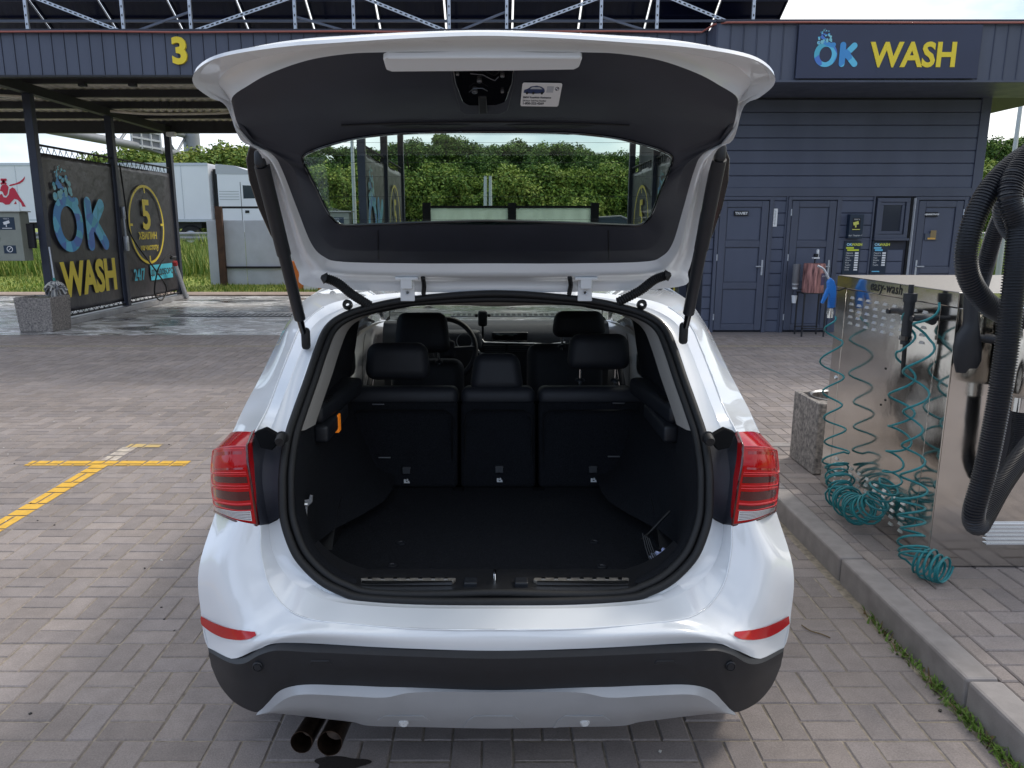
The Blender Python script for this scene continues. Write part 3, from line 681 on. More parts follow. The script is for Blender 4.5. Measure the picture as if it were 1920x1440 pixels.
m = MB(); m.grid([[p + Vector((0, 0, -.045)) for p in r_] for r_ in Gr]); m.grid([[V0[j] + Vector((0, .03, -.03)) for j in range(4)], [V4[j] + Vector((0, .0, -.045)) for j in range(4)]]); m.mirror(); part(m, 'headliner', M['headliner'], 40, merge=.0005)
for s_ in (1, -1): q = MB(); q.tube(cat_rom([(s_ * .66, 3.05, 1.44), (s_ * .655, 3.15, 1.485), (s_ * .64, 3.8, 1.53), (s_ * .62, 4.3, 1.51), (s_ * .615, 4.45, 1.47)], 6), .012, 8); part(q, 'roof_rail', M['black_plastic'], 60)
# windscreen and bonnet
ws = [[Vector((x * .94, 4.62 - .0 + .12 * (1 - (x / .7) ** 2) * -.3, 1.463 - .02 * (x / .7) ** 2)) for x in (-.7, -.4, 0, .4, .7)], [Vector((x * 1.02, 5.02 + .06, 1.24)) for x in (-.72, -.4, 0, .4, .72)], [Vector((x, 5.42 + .06 * (1 - (x / .8) ** 2), 1.02)) for x in (-.8, -.45, 0, .45, .8)]]
m = MB(); m.grid(surf(ws, 5, 4)); part(m, 'windscreen', M['clear_glass'], 60)
hd = [[Vector((x, 5.44 + .06 * (1 - (x / .84) ** 2), 1.0 - .03 * (x / .84) ** 2)) for x in (-.84, -.45, 0, .45, .84)], [Vector((x * .98, 5.9, .95 - .06 * (x / .84) ** 2)) for x in (-.84, -.45, 0, .45, .84)], [Vector((x * .85, 6.25 + .04 * (1 - abs(x) / .84), .83 - .06 * (x / .84) ** 2)) for x in (-.84, -.45, 0, .45, .84)], [Vector((x * .75, 6.33, .6)) for x in (-.84, -.45, 0, .45, .84)], [Vector((x * .75, 6.3, .25)) for x in (-.84, -.45, 0, .45, .84)]]
m = MB(); m.grid(surf(hd, 5, 4)); part(m, 'bonnet', M['paint'], 40)
m = MB(); m.bx(-.68, .68, 2.45, 6.1, .2, .23); part(m, 'underbody', M['underbody'])
for s_ in (1, -1):
    q = MB(); q.rbox((s_ * .97, 5.0, 1.09), (.19, .09, .14), .04); q.bar((s_ * .84, 5.05, 1.04), (s_ * .93, 5.02, 1.06), .05, .03); part(q, 'wing_mirror', M['paint'], 50)
# ---- opening seal, inner trims
loop = cat_rom(V0, 5); full = loop + [mirx(p) for p in loop[-2:0:-1]]
cen = sum(full, Vector()) / len(full)
def inw(p, d, dy=0): q = Vector((0, cen.y + (p.y - cen.y) * .85, cen.z + (p.z - cen.z) * .55)); v = (q - p); v.y = 0; v.normalize(); r_ = p + v * d; r_.y += dy; return r_
seal = MB(); seal.tube([inw(p, .004, -.006) for p in full], .0125, 10, closed=True); seal.tube([inw(p, .024, .012) for p in full], .0125, 10, closed=True)
parts(seal, 'tailgate_seal', M['rubber'], 60)
nU = 5 * 8
m = MB(); up = [p for p in loop[:nU]]
m.grid([[inw(p, .03, .012) for p in up], [inw(p, .045, .03) for p in up], [inw(p, .06, .10) for p in up]]); m.mirror(); parts(m, 'opening_trim', M['headliner'], 60)
# boot liner walls: from the seal forwards to the seat backs
m = MB(); G = []
for p in loop[5 * 4:5 * 16 + 1]:
    a = inw(p, .028, .015); zf = max(.6, a.z); t = min(1, max(0, (a.z - .6) / .42)); xin = .47 + .19 * t ** .8
    mid = Vector((max(a.x * .965, .60) if a.z < .95 else min(a.x, xin + .05) * .985, 2.35 + max(0, p.y - 2.2) * .7, zf)); e1 = Vector((min(a.x, xin), 2.75, zf)); e2 = Vector((min(a.x, xin - .02), 3.12, zf))
    G.append([a, a + Vector((-.008, .05, 0)), mid, e1, e2])
m.grid(surf(G, 1, 3)); m.mirror(); parts(m, 'boot_side_lining', M['carpet'], 60)
FZ = .598
m = MB(); m.bx(-.60, .60, 2.20, 3.06, FZ - .02, FZ); floor_b = part(m, 'boot_floor', M['carpet'], bevel=.006)
for x_, y_ in ((752, 1019), (736, 1061), (1115, 1017), (1128, 1063)):
    v = (y_ - 720) / F; zc = (HCAM - FZ) / (SP + v * CP); p = Vector(((x_ - 930) / F * zc, zc * (CP - v * SP), FZ))
    q = MB(); q.lathe([(.016, 0), (.016, .003), (.011, .005), (.008, .002), (.001, .002)], p, (0, 0, 1), 18); part(q, 'floor_cap', M['black_plastic'], 40, floor_b)
# sill trim and plates
m = MB(); G = []
for p in loop[5 * 13:]:
    a = inw(p, .03, .015); zz = max(a.z - .004, .641); b = Vector((min(a.x * .99, .60), max(2.09, a.y + .04), zz)); c_ = Vector((min(a.x * .98, .57), 2.19, zz - .004)); d = Vector((min(a.x * .975, .55), 2.225, .585)); G.append([a, b, c_, d])
m.grid(G); m.mirror(); sill = part(m, 'sill_trim', pmat('sill', '#17181c', .5, bump=.2, bscale=600, var=.3, vscale=60), 50, merge=.0005)
sb_ = bvh_of(sill)
for pts in ([(676,1083),(685,1081),(853,1081),(855,1086),(850,1100),(845,1101),(690,1098),(678,1091)], [(1002,1080),(1175,1079),(1180,1084),(1168,1093),(1150,1097),(1006,1101),(1000,1095)]):
    q = [U(x, y, 2.085 + (1100 - y) * .0012) for x, y in pts]; z = .651
    q = [Vector((p.x, p.y, z - (p.y - 2.08) * .1)) for p in q]
    mm = MB(); mm.prism(q, (0, 0, -.012)); pl = part(mm, 'sill_plate', pmat('sill_plate', '#8a857d', .4, metal=.3, var=.3, vscale=50), None, bevel=.002)
    x0 = min(p.x for p in q); x1 = max(p.x for p in q)
    mm = MB(); mm.bx(x0 + .01, x1 - .01, 2.072, 2.077, z - .008, z + .003); part(mm, 'plate_edge', M['chrome'], None, pl)
    for k in range(7): mm = MB(); xx = x0 + .03 + k * (x1 - x0 - .06) / 6; mm.bx(xx - .006, xx + .006, 2.092, 2.100, z - .003, z + .0025); part(mm, 'plate_rib', M['chrome'], None, pl)
q = MB(); q.tube([Vector((-.004, 2.09, .63)), Vector((-.004, 2.09, .668)), Vector((-.004, 2.115, .668)), Vector((-.004, 2.115, .63))], .004, 8); part(q, 'latch_striker', M['chrome'], 60)
q = MB(); q.bx(-.095, -.055, 2.06, 2.10, .62, .655); q.bx(.055, .095, 2.06, 2.10, .62, .655); parts(q, 'striker_cover', M['black_plastic'], None, bevel=.004)
# rear seat backs (three sections)
tilt = Matrix.Rotation(R(-14), 3, 'X')
def seatback(x0, x1, zt):
    mm = MB(); mm.rbox(((x0 + x1) / 2, 3.13, (.59 + zt - .06) / 2), (x1 - x0 - .006, .10, zt - .06 - .58), .018, tilt); o = part(mm, 'rear_seat_back', M['carpet'], 50)
    mm = MB(); mm.rbox(((x0 + x1) / 2, 3.215, zt - .045), (x1 - x0 - .004, .16, .085), .035, Matrix.Rotation(R(-8), 3, 'X'), 4); part(mm, 'leather_top', M['leather'], 60, o)
    return o
q = MB(); q.bx(-.66, .67, 3.22, 3.24, .35, .93); part(q, 'seat_gap_backing', M['matte_black'])  # black panel added behind the seat backs to keep the gaps dark
q = MB(); q.bx(-.80, .80, 3.0, 5.2, .30, .33); part(q, 'cabin_floor', M['carpet'])
sL = seatback(-.655, -.160, 1.005); sM = seatback(-.152, .170, 1.005); sR = seatback(.178, .665, 1.005)
for s_, x0, x1 in ((sL, -.60, -.185), (sM, -.13, .15), (sR, .20, .61)):    # sewn panel line
    q = MB(); q.tube([(x0, 3.062, .66), (x0, 3.085, .90), (x0 + .03, 3.09, .925), (x1 - .03, 3.09, .925), (x1, 3.085, .90), (x1, 3.062, .66)], .003, 5); part(q, 'seam', M['black_plain'], 60, s_)
def seat_pt(px, py, off=.004):
    Y_ = 3.06
    for _ in range(6): Y_ = 3.0785 + (U(px, py, Y_).z - .77) * .25
    return U(px, py, Y_ - off)
def on_seat(px, py, w_, h_, nm, mat, par):
    p = seat_pt(px, py); q = MB(); q.box(p, (w_, .012, h_), tilt); return part(q, nm, mat, None, par, bevel=.002)
for px, py, s_ in ((762, 886, sL), (936, 884, sM), (1112, 884, sR)):
    on_seat(px, py - 4, .034, .03, 'isofix_cover', M['black_plastic'], s_); on_seat(px, py - 8, .036, .003, 'cover_edge', M['steel_dark'], s_)
    p = seat_pt(px + 1, py + 16, .006); q = MB()
    q.bx(p.x - .012, p.x - .004, p.y - .004, p.y, p.z - .008, p.z + .008); q.bx(p.x - .004, p.x + .012, p.y - .004, p.y, p.z - .008, p.z - .004); q.lathe([(.001, -.002), (.004, -.002), (.004, .002)], (p.x + .002, p.y - .002, p.z + .006), (0, 1, 0), 8); q.bar((p.x - .002, p.y - .002, p.z + .004), (p.x + .01, p.y - .002, p.z - .002), .004, .004)
    part(q, 'isofix_symbol', M['white_plain'], None, s_)
for px, py, s_ in ((709, 758, sL), (1160, 756, sR), (721, 858, sL), (1151, 856, sR)): on_seat(px, py, .05, .006, 'slot', M['steel_dark'], s_)
for px in (858, 1008): q = MB(); q.rbox(U(px + 2, 918, 3.03), (.05, .03, .015), .006); part(q, 'seat_latch_cover', M['matte_black'], None)
def headrest(px0, px1, py0, py1, Y_, posts, nm='headrest', tp_=.9):
    a = U(px0, py1, Y_); b = U(px1, py0, Y_); c_ = (a + b) / 2
    mm = MB(); mm.rbox(c_, (abs(b.x - a.x), .11, abs(b.z - a.z)), .045, Matrix.Rotation(R(-6), 3, 'X'), 5, taper=tp_); o = part(mm, nm, M['leather'], 70)
    for f in posts:
        mm = MB(); x_ = c_.x + f * abs(b.x - a.x); mm.cyl((x_, Y_ + .01, a.z - .07), (x_, Y_ + .01, a.z + .03), .006); part(mm, 'post', M['chrome'], 60, o)
        mm = MB(); mm.lathe([(.022, 0), (.02, .008), (.009, .012)], (x_, Y_ + .01, a.z - .055), (0, 0, 1), 16); part(mm, 'collar', M['black_plastic'], 60, o)
    return o
headrest(686, 807, 643, 711, 3.26, ()); headrest(1062, 1183, 626, 692, 3.26, (-.28, .28))
m = MB(); a = U(880, 735, 3.22); b = U(983, 664, 3.22); m.rbox((a + b) / 2 + Vector((0, .02, 0)), (b.x - a.x, .13, b.z - a.z), .045, Matrix.Rotation(R(-10), 3, 'X'), 5, taper=.8); part(m, 'centre_headrest', M['leather'], 70)
headrest(739, 845, 586, 661, 3.98, (-.15, .28), tp_=.84); headrest(1034, 1137, 583, 632, 3.98, (-.3,), tp_=.88)
for px0, px1 in ((735, 865), (992, 1130)):
    a = U(px0, 735, 4.02); b = U(px1, 677 if px0 < 900 else 648, 4.02); m = MB(); m.rbox(((a.x + b.x) / 2, 4.08, (b.z + .55) / 2), (b.x - a.x + .02, .16, b.z - .55), .06, Matrix.Rotation(R(-10), 3, 'X'), 5); part(m, 'front_seat', M['leather'], 70)
# shelf supports and side pods
for s_ in (1, -1):
    m = MB(); m.rbox((s_ * .63, 2.72, 1.06), (.15, .5, .07), .02, Matrix.Rotation(R(s_ * 6), 3, 'Z')); m.rbox((s_ * .585, 2.62, 1.0), (.05, .36, .06), .012); pod = part(m, 'shelf_support', M['black_plastic'], 50)
    for k in range(5): m = MB(); m.bx(s_ * .615 - .04, s_ * .615 + .04, 2.52 + k * .022, 2.531 + k * .022, 1.09, 1.097); part(m, 'speaker_slot', M['black_plain'], None, pod)
    m = MB(); m.rbox((s_ * .70, 3.2, 1.08), (.12, .5, .16), .05); part(m, 'rear_arm_trim', M['black_plastic'], 50)
    m = MB(); m.tube(cat_rom([(s_ * .655, 3.05, 1.36), (s_ * .63, 3.12, 1.2), (s_ * .63, 3.16, 1.06)], 5), .01, 6); part(m, 'seat_belt', M['black_plain'], 50)
p = U(631, 793, 2.62); q = MB(); q.bx(p.x - .010, p.x + .012, p.y - .02, p.y + .02, p.z - .032, p.z + .032); part(q, 'cargo_light', pmat('amber_lamp', '#f08a28', .3, emit=('#ff8a20', .25)), None, bevel=.004)
for s_ in (-1, 1): q = MB(); q.rbox((s_ * .68, 3.22, .99), (.1, .09, .05), .012); part(q, 'release_handle', M['gloss_black'], 50)
# dashboard, screen, vents, wheel
m = MB(); T = [[Vector((x, 4.90 + .03 * (x / .7) ** 2, .62)) for x in (-.74, -.37, 0, .37, .74)], [Vector((x, 4.84 + .05 * (x / .7) ** 2, .92)) for x in (-.74, -.37, 0, .37, .74)], [Vector((x, 4.88 + .05 * (x / .7) ** 2, 1.035)) for x in (-.74, -.37, 0, .37, .74)], [Vector((x, 5.0, 1.065)) for x in (-.74, -.37, 0, .37, .74)], [Vector((x, 5.44, 1.02)) for x in (-.78, -.37, 0, .37, .78)]]
m.grid(surf(T, 4, 4)); dash = part(m, 'dashboard', pmat('dash', '#2a2d33', .55, bump=.2, bscale=900), 60)
a = U(922, 644, 4.84); b = U(990, 622, 4.84); m = MB(); m.rbox((a + b) / 2 + Vector((0, .03, 0)), (b.x - a.x, .09, b.z - a.z), .01); part(m, 'display_screen', M['gloss_black'], 50, dash)
for px0 in (906, 952):
    a = U(px0, 662, 4.80); b = U(px0 + 42, 648, 4.80); m = MB(); m.bx(a.x, b.x, 4.80, 4.85, a.z, b.z, 0)
    vent = part(m, 'air_vent', M['black_plain'], None, dash)
    for k in range(3): zz = a.z + (k + .7) * (b.z - a.z) / 3.6; mm = MB(); mm.bx(a.x + .004, b.x - .004, 4.792, 4.80, zz - .003, zz + .003); part(mm, 'vent_slat', M['black_plastic'], None, dash)
for P_ in ([(893, 622), (908, 642), (1000, 644), (1030, 646)], [(878, 628), (900, 662), (915, 664)], [(1000, 664), (1012, 648), (1060, 642)]):
    m = MB(); m.tube([U(x, y, 4.80) for x, y in P_], .006, 6); part(m, 'silver_trim', M['skid_silver'], 60, dash)
wc = U(833, 655, 4.42); m = MB(); tq = Matrix.Rotation(R(-22), 3, 'X')
m.tube([wc + tq @ Vector((.185 * math.cos(a), 0, .185 * math.sin(a))) for a in [2 * math.pi * i / 40 for i in range(40)]], .016, 8, closed=True)
sw = part(m, 'steering_wheel', M['leather'], 60)
m = MB(); m.rbox(wc, (.13, .05, .11), .03, tq); m.bar(wc, wc + tq @ Vector((.18, 0, .01)), .04, .02); m.bar(wc, wc + tq @ Vector((-.18, 0, .01)), .04, .02); m.bar(wc, wc + tq @ Vector((0, 0, -.18)), .04, .02); part(m, 'wheel_hub', M['leather'], 50, sw)
ip = U(850, 640, 4.72); m = MB(); m.rbox(ip + Vector((0, .06, 0)), (.36, .1, .13), .04); ins = part(m, 'instrument_hood', M['dash'], 60)
for dx in (-.07, .07): m = MB(); m.lathe([(.05, 0), (.052, -.006), (.046, -.004)], ip + Vector((dx, .008, 0)), (0, 1, 0), 24); part(m, 'gauge_ring', M['skid_silver'], 50, ins)
# phone holder on the windscreen (a thing of its own)
ph = U(905, 597, 4.75); g = empty('phone_holder', ph, 'black phone holder standing on the dashboard of the white car', 'phone holder')
m = MB(); m.rbox((0, 0, 0), (.058, .03, .10), .014); m.build('cradle', M['black_plastic'], g, 50)
for s_ in (-1, 1): m = MB(); m.rbox((s_ * .04, -.005, .02), (.02, .03, .02), .006); m.build('clamp_arm', M['black_plastic'], g, 50)
m = MB(); m.tube(cat_rom([(0, .01, -.04), (0, .04, -.09), (.0, .07, -.14)], 5), .008, 8); m.build('stem', M['black_plastic'], g, 50)
# ---- loose things in the boot
wr = U(572, 950, 2.24); g = empty('wrench', wr, 'chrome adjustable wrench tucked beside the left lining of the car boot', 'wrench')
m = MB(); P_ = [(-.012, 0, -.10), (.012, 0, -.10), (.012, 0, .0), (.03, 0, .018), (.03, 0, .048), (.016, 0, .05), (.012, 0, .03), (-.006, 0, .028), (-.012, 0, .05), (-.026, 0, .044), (-.026, 0, .014), (-.012, 0, 0)]
m.prism(P_, (0, .012, 0)); m.build('jaw_and_handle', M['steel_dark'], g, bevel=.003)
m = MB(); m.cyl((-.004, -.004, .01), (.008, -.004, .01), .008); m.build('thumb_screw', M['chrome'], g, 60)
g.rotation_euler = (R(-12), R(8), R(20)); g.scale = (.75, .75, .75)
bg_ = U(1252, 1036, 2.25); g = empty('plastic_bag', (bg_.x, bg_.y, .60), 'crumpled white and blue packet lying in the right corner of the boot', 'packet')
bm = bmesh.new(); bmesh.ops.create_icosphere(bm, subdivisions=4, radius=1)
for v in bm.verts:
    n_ = .8 + .35 * math.sin(7 * v.co.x + 3 * v.co.z) * math.cos(5 * v.co.y + 4 * v.co.x) + .12 * math.sin(17 * v.co.z + 11 * v.co.y); v.co = Vector((v.co.x * .06 * n_, v.co.y * .05 * n_, max(-.03, v.co.z * .045 * n_) + .03))
me = bpy.data.meshes.new('wrapping'); bm.to_mesh(me); bm.free(); me.materials.append(pmat('packet', '#e8ebf2', .35, var2='#5b74c8', vscale=14)); _sm(me, 30); o = bpy.data.objects.new('wrapping', me); COL.objects.link(o); o.parent = g
cd = MB(); cd.tube(cat_rom([U(1256, 958, 2.36), U(1240, 975, 2.35), U(1218, 998, 2.34), U(1203, 1012, 2.32)], 6), .004, 6); o = cd.build('elastic_cord', M['black_plain'], None, 60); tag(o, 'thin black elastic cord hanging on the right boot lining', 'cord')
m = MB()
for k in range(4): m.tube(cat_rom([U(1205 + k * 4, 1000 + 3 * k, 2.33 - .008 * k), U(1212 + k * 5, 1030 + 2 * k, 2.29 - .008 * k), U(1222 + k * 6, 1058, 2.25 - .008 * k)], 5), .0025, 5)
for k in range(0): m.tube([U(1200 + k * 3, 1008 + k * 12, 2.33 - k * .02), U(1250, 1022 + k * 10, 2.29 - k * .02)], .0025, 5)
tag(m.build('cargo_net', M['black_plain'], None, 60), 'black string net bunched beside the packet in the boot', 'net')
# ---- tailgate (raised)
O_ = [(0,67,1.75),(149,72,1.755),(274,80,1.77),(368,87,1.79),(462,100,1.82),(515,115,1.85),(543,138,1.88),(543,160,1.91),(515,183,1.96),(485,200,2.02),(462,262,2.12),(425,290,2.17),(396,390,2.36),(378,470,2.5),(365,510,2.58),(345,538,2.64),(160,547,2.68),(0,548,2.68)]
T_ = [(0,97,1.81),(100,97,1.81),(187,98,1.815),(255,101,1.83),(330,113,1.86),(399,137,1.90),(440,159,1.935),(474,184,1.97),(466,215,2.03),(455,258,2.11),(405,288,2.16),(386,320,2.22),(361,394,2.37),(339,456,2.5),(317,481,2.56),(280,491,2.59),(140,494,2.6),(0,494,2.6)]
B_ = [(0,219,2.05),(100,219,2.05),(180,220,2.05),(250,222,2.055),(320,226,2.06),(385,233,2.07),(430,241,2.085),(458,249,2.10),(440,262,2.11),(420,275,2.13),(375,305,2.17),(360,330,2.22),(340,391,2.365),(318,440,2.47),(298,462,2.51),(265,468,2.52),(135,470,2.53),(0,470,2.53)]
G_ = [(0,246,2.13),(90,246.5,2.13),(150,248,2.13),(200,252,2.135),(250,259,2.14),(300,272,2.15),(328,282,2.16),(345,292,2.17),(345,304,2.19),(340,316,2.21),(332,334,2.245),(322,355,2.29),(308,388,2.36),(297,408,2.42),(280,420,2.45),(250,421,2.45),(130,416,2.44),(0,413,2.44)]
def hc(py): t = min(1, max(0, (py - 150) / 400)); return 907 + 20 * t
def hrow(l, s_=1): return [C(s_ * a, b, c, hc(b)) for a, b, c in l]
def ctr_mirror(l): return hrow(l, -1)
tgm = {}
def tg_loops(s_): return [hrow(x, s_) for x in (O_, T_, B_, G_)]
NUP = Vector((0, .62, .78))
mw, mt, mo = MB(), MB(), MB(); Gfull = []
for s_ in (1, -1):
    Lo, Lt, Lb, Lg = tg_loops(s_)
    A = [[o, o.lerp(t, .3) + Vector((0, .035, .03)) * (1 if i < 9 else .2), o.lerp(t, .7) + Vector((0, .025, .018)) * (1 if i < 9 else -.4), t] for i, (o, t) in enumerate(zip(Lo, Lt))]
    mw.grid(surf(A, 5, 4), flip=s_ < 0)
    Bq = [[t, t.lerp(b, .5) + Vector((0, -.012, -.006)) * (1 if i < 8 else 0), b] for i, (t, b) in enumerate(zip(Lt, Lb))]
    mt.grid(surf(Bq, 5, 4), flip=s_ < 0)
    Cq = [[b, g] for b, g in zip(Lb, Lg)]
    mt.grid(surf(Cq, 5, 1), flip=s_ < 0)
    off = [.012, .012, .012, .012, .012, .012, .012, .012, .015, .02, .03, .03, .03, .03, .03, .03, .03, .03]
    Dq = []
    for i, (o, g) in enumerate(zip(Lo, Lg)):
        a = o + NUP * .004; bb = g + NUP * .003; thick = .07 if i < 8 else (.03 if i < 11 else .02)
        Dq.append([o, o + NUP * off[i], o.lerp(g, .45) + NUP * (thick + .02), o.lerp(g, .75) + NUP * (thick), bb])
    S = surf(Dq, 5, 1); mo.grid(S, flip=s_ > 0)
    gl_ = cat_rom(Lg, 5); Gfull.append(gl_)
mw.add(mo.v, mo.f, 0)
gate = part(mw, 'tailgate', M['paint'], 32, merge=.0006)
trim = part(mt, 'trim_panel', M['trim_plastic'], 32, gate, merge=.0006); trim_bvh = bvh_of(trim); gate_bvh = bvh_of(gate)
# glass pane
gr, gl2 = Gfull; q = MB(); n = len(gr); G = []
for i in range(n): G.append([gl2[i].lerp(gr[i], t) for t in [k / 10 for k in range(11)]])
q.grid(G); pane = part(q, 'rear_window', M['tint_glass'], 180, gate, merge=.0008)
q = MB(); q.tube([p + Vector((0, -.002, -.002)) for p in gr + gl2[-2:0:-1]], .004, 6, closed=True); part(q, 'window_gasket', M['gloss_black'], 60, gate)
# heater wires
q = MB()
for k in range(9):
    t0 = .08 + k * .1; i = int(t0 * (n - 1)); a = gl2[i]; b = gr[i]; q.tube([a.lerp(b, t) + Vector((0, -.001, -.001)) for t in (0, .5, 1)], .0005, 4)
part(q, 'heater_wire', M['black_plain'], 60, gate)
# gaps between trim panels
for px in (708, 1140):
    q = MB(); q.tube([hit(trim_bvh, px + (y - 424) * .03, y, .0005) for y in range(432, 492, 6)], .0018, 5); part(q, 'panel_gap', M['black_plain'], None, gate)
q = MB()
for a, b, yy in ((610, 1240, 226),):
    pts = [hit(trim_bvh, x, 219 + ((x - 915) / 300) ** 2 * 8 + 9, .0005) for x in range(640, 1200, 20)]; pts = [p for p in pts if p is not None]; q.tube(pts, .003, 5)
part(q, 'vent_slot', M['black_plain'], None, gate)
for s_ in (-1, 1):
    pts = [(s_ * x, y) for x, y in ((30, 234), (150, 233), (200, 236), (170, 240), (60, 242))]
    Q = [hit(trim_bvh, 915 + x, y, .001) for x, y in pts]; q = MB(); q.poly(Q); part(q, 'vent_slot', M['black_plain'], None, gate)
# white grip strip, lock, sticker
def slab(pts, off, depth, nm, mat, bev=.004, sub=3):
    Q = []
    for i in range(len(pts)):
        a = pts[i]; b = pts[(i + 1) % len(pts)]
        for k in range(sub): t = k / sub; Q.append((a[0] + (b[0] - a[0]) * t, a[1] + (b[1] - a[1]) * t))
    H_ = [hit(trim_bvh, *p, 0) or hit(gate_bvh, *p, 0) for p in Q]; c_ = [sum(v) / len(Q) for v in zip(*Q)]
    nrm = Vector((0, -.35, -.94)); q = MB(); q.prism([h + nrm * off for h in H_][::-1], -nrm * depth); return part(q, nm, mat, 30, gate, bevel=bev)
slab([(718, 101), (728, 97), (1085, 97), (1092, 100), (1086, 117), (1076, 122), (960, 124), (850, 125), (735, 126), (724, 122)], .013, .02, 'grip_strip', M['paint'], .008)
slab([(844, 127), (968, 124), (966, 150), (952, 205), (938, 212), (872, 213), (862, 206), (848, 150)], .004, .008, 'lock_surround', M['trim_plastic'], .002)
lk = slab([(849, 128), (964, 126), (962, 150), (949, 188), (930, 194), (880, 195), (866, 188), (852, 150)], .006, .01, 'lock_plate', M['gloss_black'], .003)
slab([(897, 176), (912, 176), (914, 207), (898, 208)], .009, .006, 'latch', M['black_plain'], .002)
for cx, cy, r_ in ((899, 146, .006), (890, 166, .007), (942, 136, .005), (942, 166, .004), (858, 133, .004)):
    p = (hit(trim_bvh, cx, cy, 0) or Vector((0, 1.9, 2.0))) + Vector((0, -.35, -.94)) * .010; q = MB(); q.lathe([(r_, .006), (r_, 0), (r_ * .5, -.002), (.0005, -.002)], p, (0, .35, .94), 14); part(q, 'rivet', M['steel_dark'], 40, gate)
for P_ in ([(882, 130), (905, 132), (920, 140), (928, 143), (935, 136)], [(880, 165), (888, 158), (905, 158), (914, 163)]):
    q = MB(); q.tube([hit(trim_bvh, x, y, 0) + Vector((0, -.35, -.94)) * .0105 for x, y in P_], .0012, 5); part(q, 'lock_rib', M['steel_dark'], 60, gate)
# sticker with the breakdown phone number
c4s = [hit(trim_bvh, x, y, 0) for x, y in ((978, 196), (1049, 197), (1050, 153), (979, 152))]
ctr_s = sum(c4s, Vector()) / 4; ux = (c4s[1] - c4s[0]).normalized(); uy = (c4s[3] - c4s[0]); uy = (uy - ux * uy.dot(ux)).normalized(); un = ux.cross(uy)
if un.dot(CAMP - ctr_s) < 0: un = -un
W_ = (c4s[1] - c4s[0]).length; H_ = (c4s[3] - c4s[0]).length
def sp(x, y, o=.0): return ctr_s + ux * (x - .5) * W_ + uy * (y - .5) * H_ + un * (.0045 + o)
q = MB(); q.prism([sp(*p) for p in ((.03, 0), (.97, 0), (1, .06), (1, .94), (.97, 1), (.03, 1), (0, .94), (0, .06))], -un * .0008, 0)
q.text('BMW Roadside Assistance', H_ * .115, sp(.05, .365, .0006), ux, uy, offset=.0003, align='LEFT', mi=1, xs=.94 * W_ / (H_ * 1.62))
q.text('24-Hour Toll-Free Number', H_ * .105, sp(.05, .225, .0006), ux, uy, offset=.0002, align='LEFT', mi=1, xs=.84 * W_ / (H_ * 1.62))
q.text('1-800-332-4269', H_ * .14, sp(.05, .09, .0006), ux, uy, offset=.0004, align='LEFT', mi=1, xs=W_ / (H_ * 1.62))
q.poly([sp(x, y, .0006) for x, y in ((.05, .60), (.06, .72), (.14, .76), (.22, .86), (.36, .90), (.48, .86), (.56, .78), (.585, .68), (.57, .60), (.45, .575), (.3, .56), (.15, .57))], 2)
for cx in (.14, .30, .52): q.poly([sp(cx + .032 * math.cos(a), .595 + .06 * math.sin(a), .0008) for a in [2 * math.pi * i / 14 for i in range(14)]], 3)
q.poly([sp(x, y, .0008) for x, y in ((.2, .76), (.26, .85), (.44, .85), (.52, .76))], 4)
for r_, mi in ((.052, 3), (.040, 0)): q.poly([sp(.89 + r_ * math.cos(a), .78 + r_ * 1.55 * math.sin(a), .0006 + (.0002 if mi == 0 else 0)) for a in [2 * math.pi * i / 20 for i in range(20)]], mi)
for k in (0, 2): q.poly([sp(.89, .78, .001)] + [sp(.89 + .037 * math.cos(a), .78 + .037 * 1.55 * math.sin(a), .001) for a in [math.pi / 2 * k + math.pi / 2 * i / 6 for i in range(7)]], 2)
q.poly([sp(x, y, .0006) for x, y in ((.63, .62), (.80, .62), (.80, .88), (.63, .88))], 4)
stk = part(q, 'sticker', [pmat('sticker_white', '#e3e6ea', .4), pmat('sticker_ink', '#2d3140', .6), pmat('sticker_blue', '#33406a', .5), M['black_plain'], pmat('sticker_grey', '#b4bac4', .5)], None, gate)
stk['label'] = 'white breakdown phone number sticker'
# hinges, wire boots, side spoiler flaps
for px in (765, 1096):
    q = MB(); q.bx(-.025, .025, -.02, .0, -.05, .03); q.bx(-.04, .04, -.05, -.0, .025, .035); q.bx(-.02, .02, -.05, -.015, -.005, .03); q.lathe([(.008, -.026), (.008, -.02), (.001, -.02)], (0, 0, -.02), (0, 1, 0), 10)
    h = part(q, 'hinge', M['paint'], None, bevel=.003); h.matrix_parent_inverse = Matrix(); h.location = U(px, 537, 2.665) - car.location
    q = MB(); s_ = 1 if px < 900 else -1; x_ = px + 28 * s_; q.tube(cat_rom([U(x_, 520, 2.62), U(x_ + 2, 535, 2.65), U(x_ + s_, 552, 2.66)], 4), .008, 6); part(q, 'cable', M['rubber'], 60)
for s_ in (-1, 1):
    P_ = [(602, 519), (632, 530), (660, 552), (692, 572)] if s_ < 0 else [(1258, 514), (1228, 524), (1200, 545), (1160, 566)]
    path = cat_rom([U(x, y, Y_) for (x, y), Y_ in zip(P_, (2.55, 2.57, 2.6, 2.64))], 18)
    q = MB(); q.tube(path[4:], lambda i: .0155 + .0016 * (1 if i % 2 == 0 else -1), 12); q.tube(path[:6], lambda i: .006 + .003 * i, 8); part(q, 'cable_boot', M['rubber'], 50)
    # dark aerodynamic flap outside the frame
    P_ = [(462, 275), (470, 300), (466, 340), (452, 390), (432, 440), (415, 470), (412, 400), (425, 330), (440, 285)]
    pts = [C(s_ * (x - 16), y, 2.22 + (y - 275) * .0014, hc(y)) for x, y in P_]; q = MB(); q.prism(pts if s_ > 0 else pts[::-1], (0, .02, .02)); part(q, 'spoiler_flap', M['gloss_black'], 40, gate, bevel=.004)
